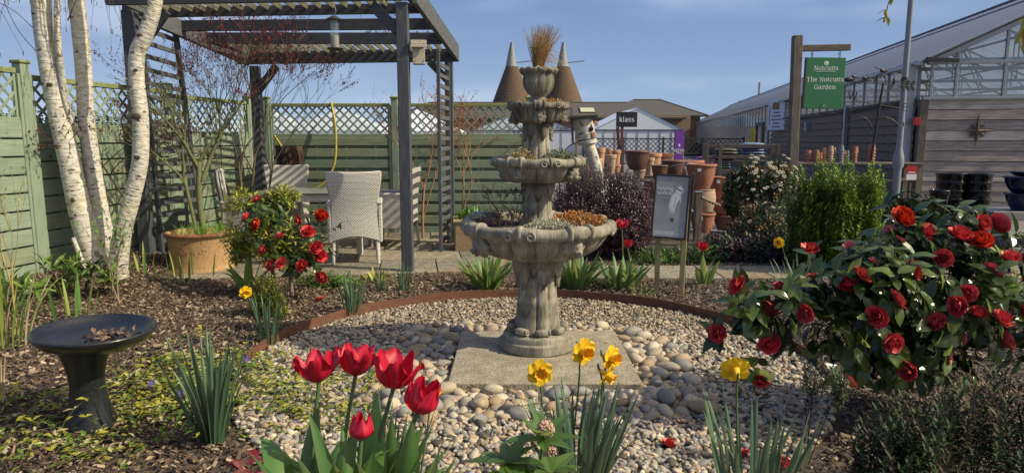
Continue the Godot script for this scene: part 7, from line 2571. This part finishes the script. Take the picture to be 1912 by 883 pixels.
func _ready() -> void:
	var cam := Camera3D.new()
	cam.name = "camera"
	cam.position = V(0, 1.4, 0)
	cam.rotation_degrees = V(-8.1, 0, 0)
	cam.fov = 38.2
	cam.near = .05
	cam.far = 2000
	add_child(cam)
	var we := WorldEnvironment.new()
	we.name = "world_environment"
	var env := Environment.new()
	env.background_mode = Environment.BG_SKY
	env.tonemap_mode = Environment.TONE_MAPPER_LINEAR
	env.tonemap_exposure = 1.06
	env.sdfgi_enabled = true
	env.ssao_enabled = true
	env.ssil_enabled = true
	var sk := ProceduralSkyMaterial.new()
	sk.sky_top_color = L(.06, .15, .42)
	sk.sky_horizon_color = L(.24, .385, .59)
	sk.sky_curve = .17
	sk.ground_horizon_color = L(.3, .3, .3)
	sk.ground_bottom_color = L(.15, .14, .13)
	sk.sky_energy_multiplier = 1.0
	sk.sun_angle_max = 100.0
	sk.sun_curve = .5
	sk.sky_cover = make_clouds()
	sk.sky_cover_modulate = Color(1, 1, 1, .5)
	var sky := Sky.new()
	sky.sky_material = sk
	env.sky = sky
	we.environment = env
	add_child(we)
	var sun := DirectionalLight3D.new()
	sun.name = "sun"
	sun.light_energy = 1.6
	sun.light_color = Color(1.0, .945, .83)
	sun.light_angular_distance = .5
	sun.shadow_enabled = true
	add_child(sun)
	var sd := V(cos(deg_to_rad(40)) * cos(deg_to_rad(14)), sin(deg_to_rad(40)), cos(deg_to_rad(40)) * sin(deg_to_rad(14)))
	sun.look_at_from_position(sd * 50.0, Vector3.ZERO)
	gn.frequency = .05
	rng.seed = 7
	make_materials()
	make_ground()
	make_paving()
	make_edging()
	make_gravel()
	make_mulch()
	make_fences()
	make_pergola()
	make_greenhouse()
	make_far()
	make_fountain()
	make_furniture()
	make_birdbath()
	make_small_things()
	make_plant_materials()
	make_birches()
	make_acers()
	make_camellias()
	make_shrubs()
	make_bulbs()
	make_foreground()
	make_fountain_plants()
	make_signs()
	make_pots()
	make_yard_things()

func make_clouds() -> ImageTexture:
	# thin cirrus: streaks stretched along the horizon, fading to a clear sky overhead
	var n := FastNoiseLite.new()
	n.seed = 21
	n.frequency = 1.0
	n.fractal_octaves = 5
	var im := Image.create(1024, 512, false, Image.FORMAT_RGBAF)
	for y in 512:
		var el := PI * (.5 - (y + .5) / 512.0)
		for x in 1024:
			if el < -.02:
				im.set_pixel(x, y, Color(0, 0, 0, 0))
				continue
			var az := TAU * x / 1024.0
			var q := V(cos(az) * cos(el), sin(el) * 5.0, sin(az) * cos(el))
			var a := n.get_noise_3d(q.x * 1.3, q.y * 1.6, q.z * 1.3)
			var b := n.get_noise_3d(q.x * 4.0 + 9.0, q.y * 3.0, q.z * 4.0)
			var d := smoothstep(-.1, .75, a + .35 * b) * (1.0 - smoothstep(.35, 1.2, el)) * .55
			# pale haze low down, thicker on the sunward side
			d += (.12 + .48 * (.5 + .5 * cos(az - TAU * .75))) * exp(-maxf(el, 0.0) * 7.0)
			im.set_pixel(x, y, Color(.98, .9, .74, minf(d, 1.0)))
	return ImageTexture.create_from_image(im)
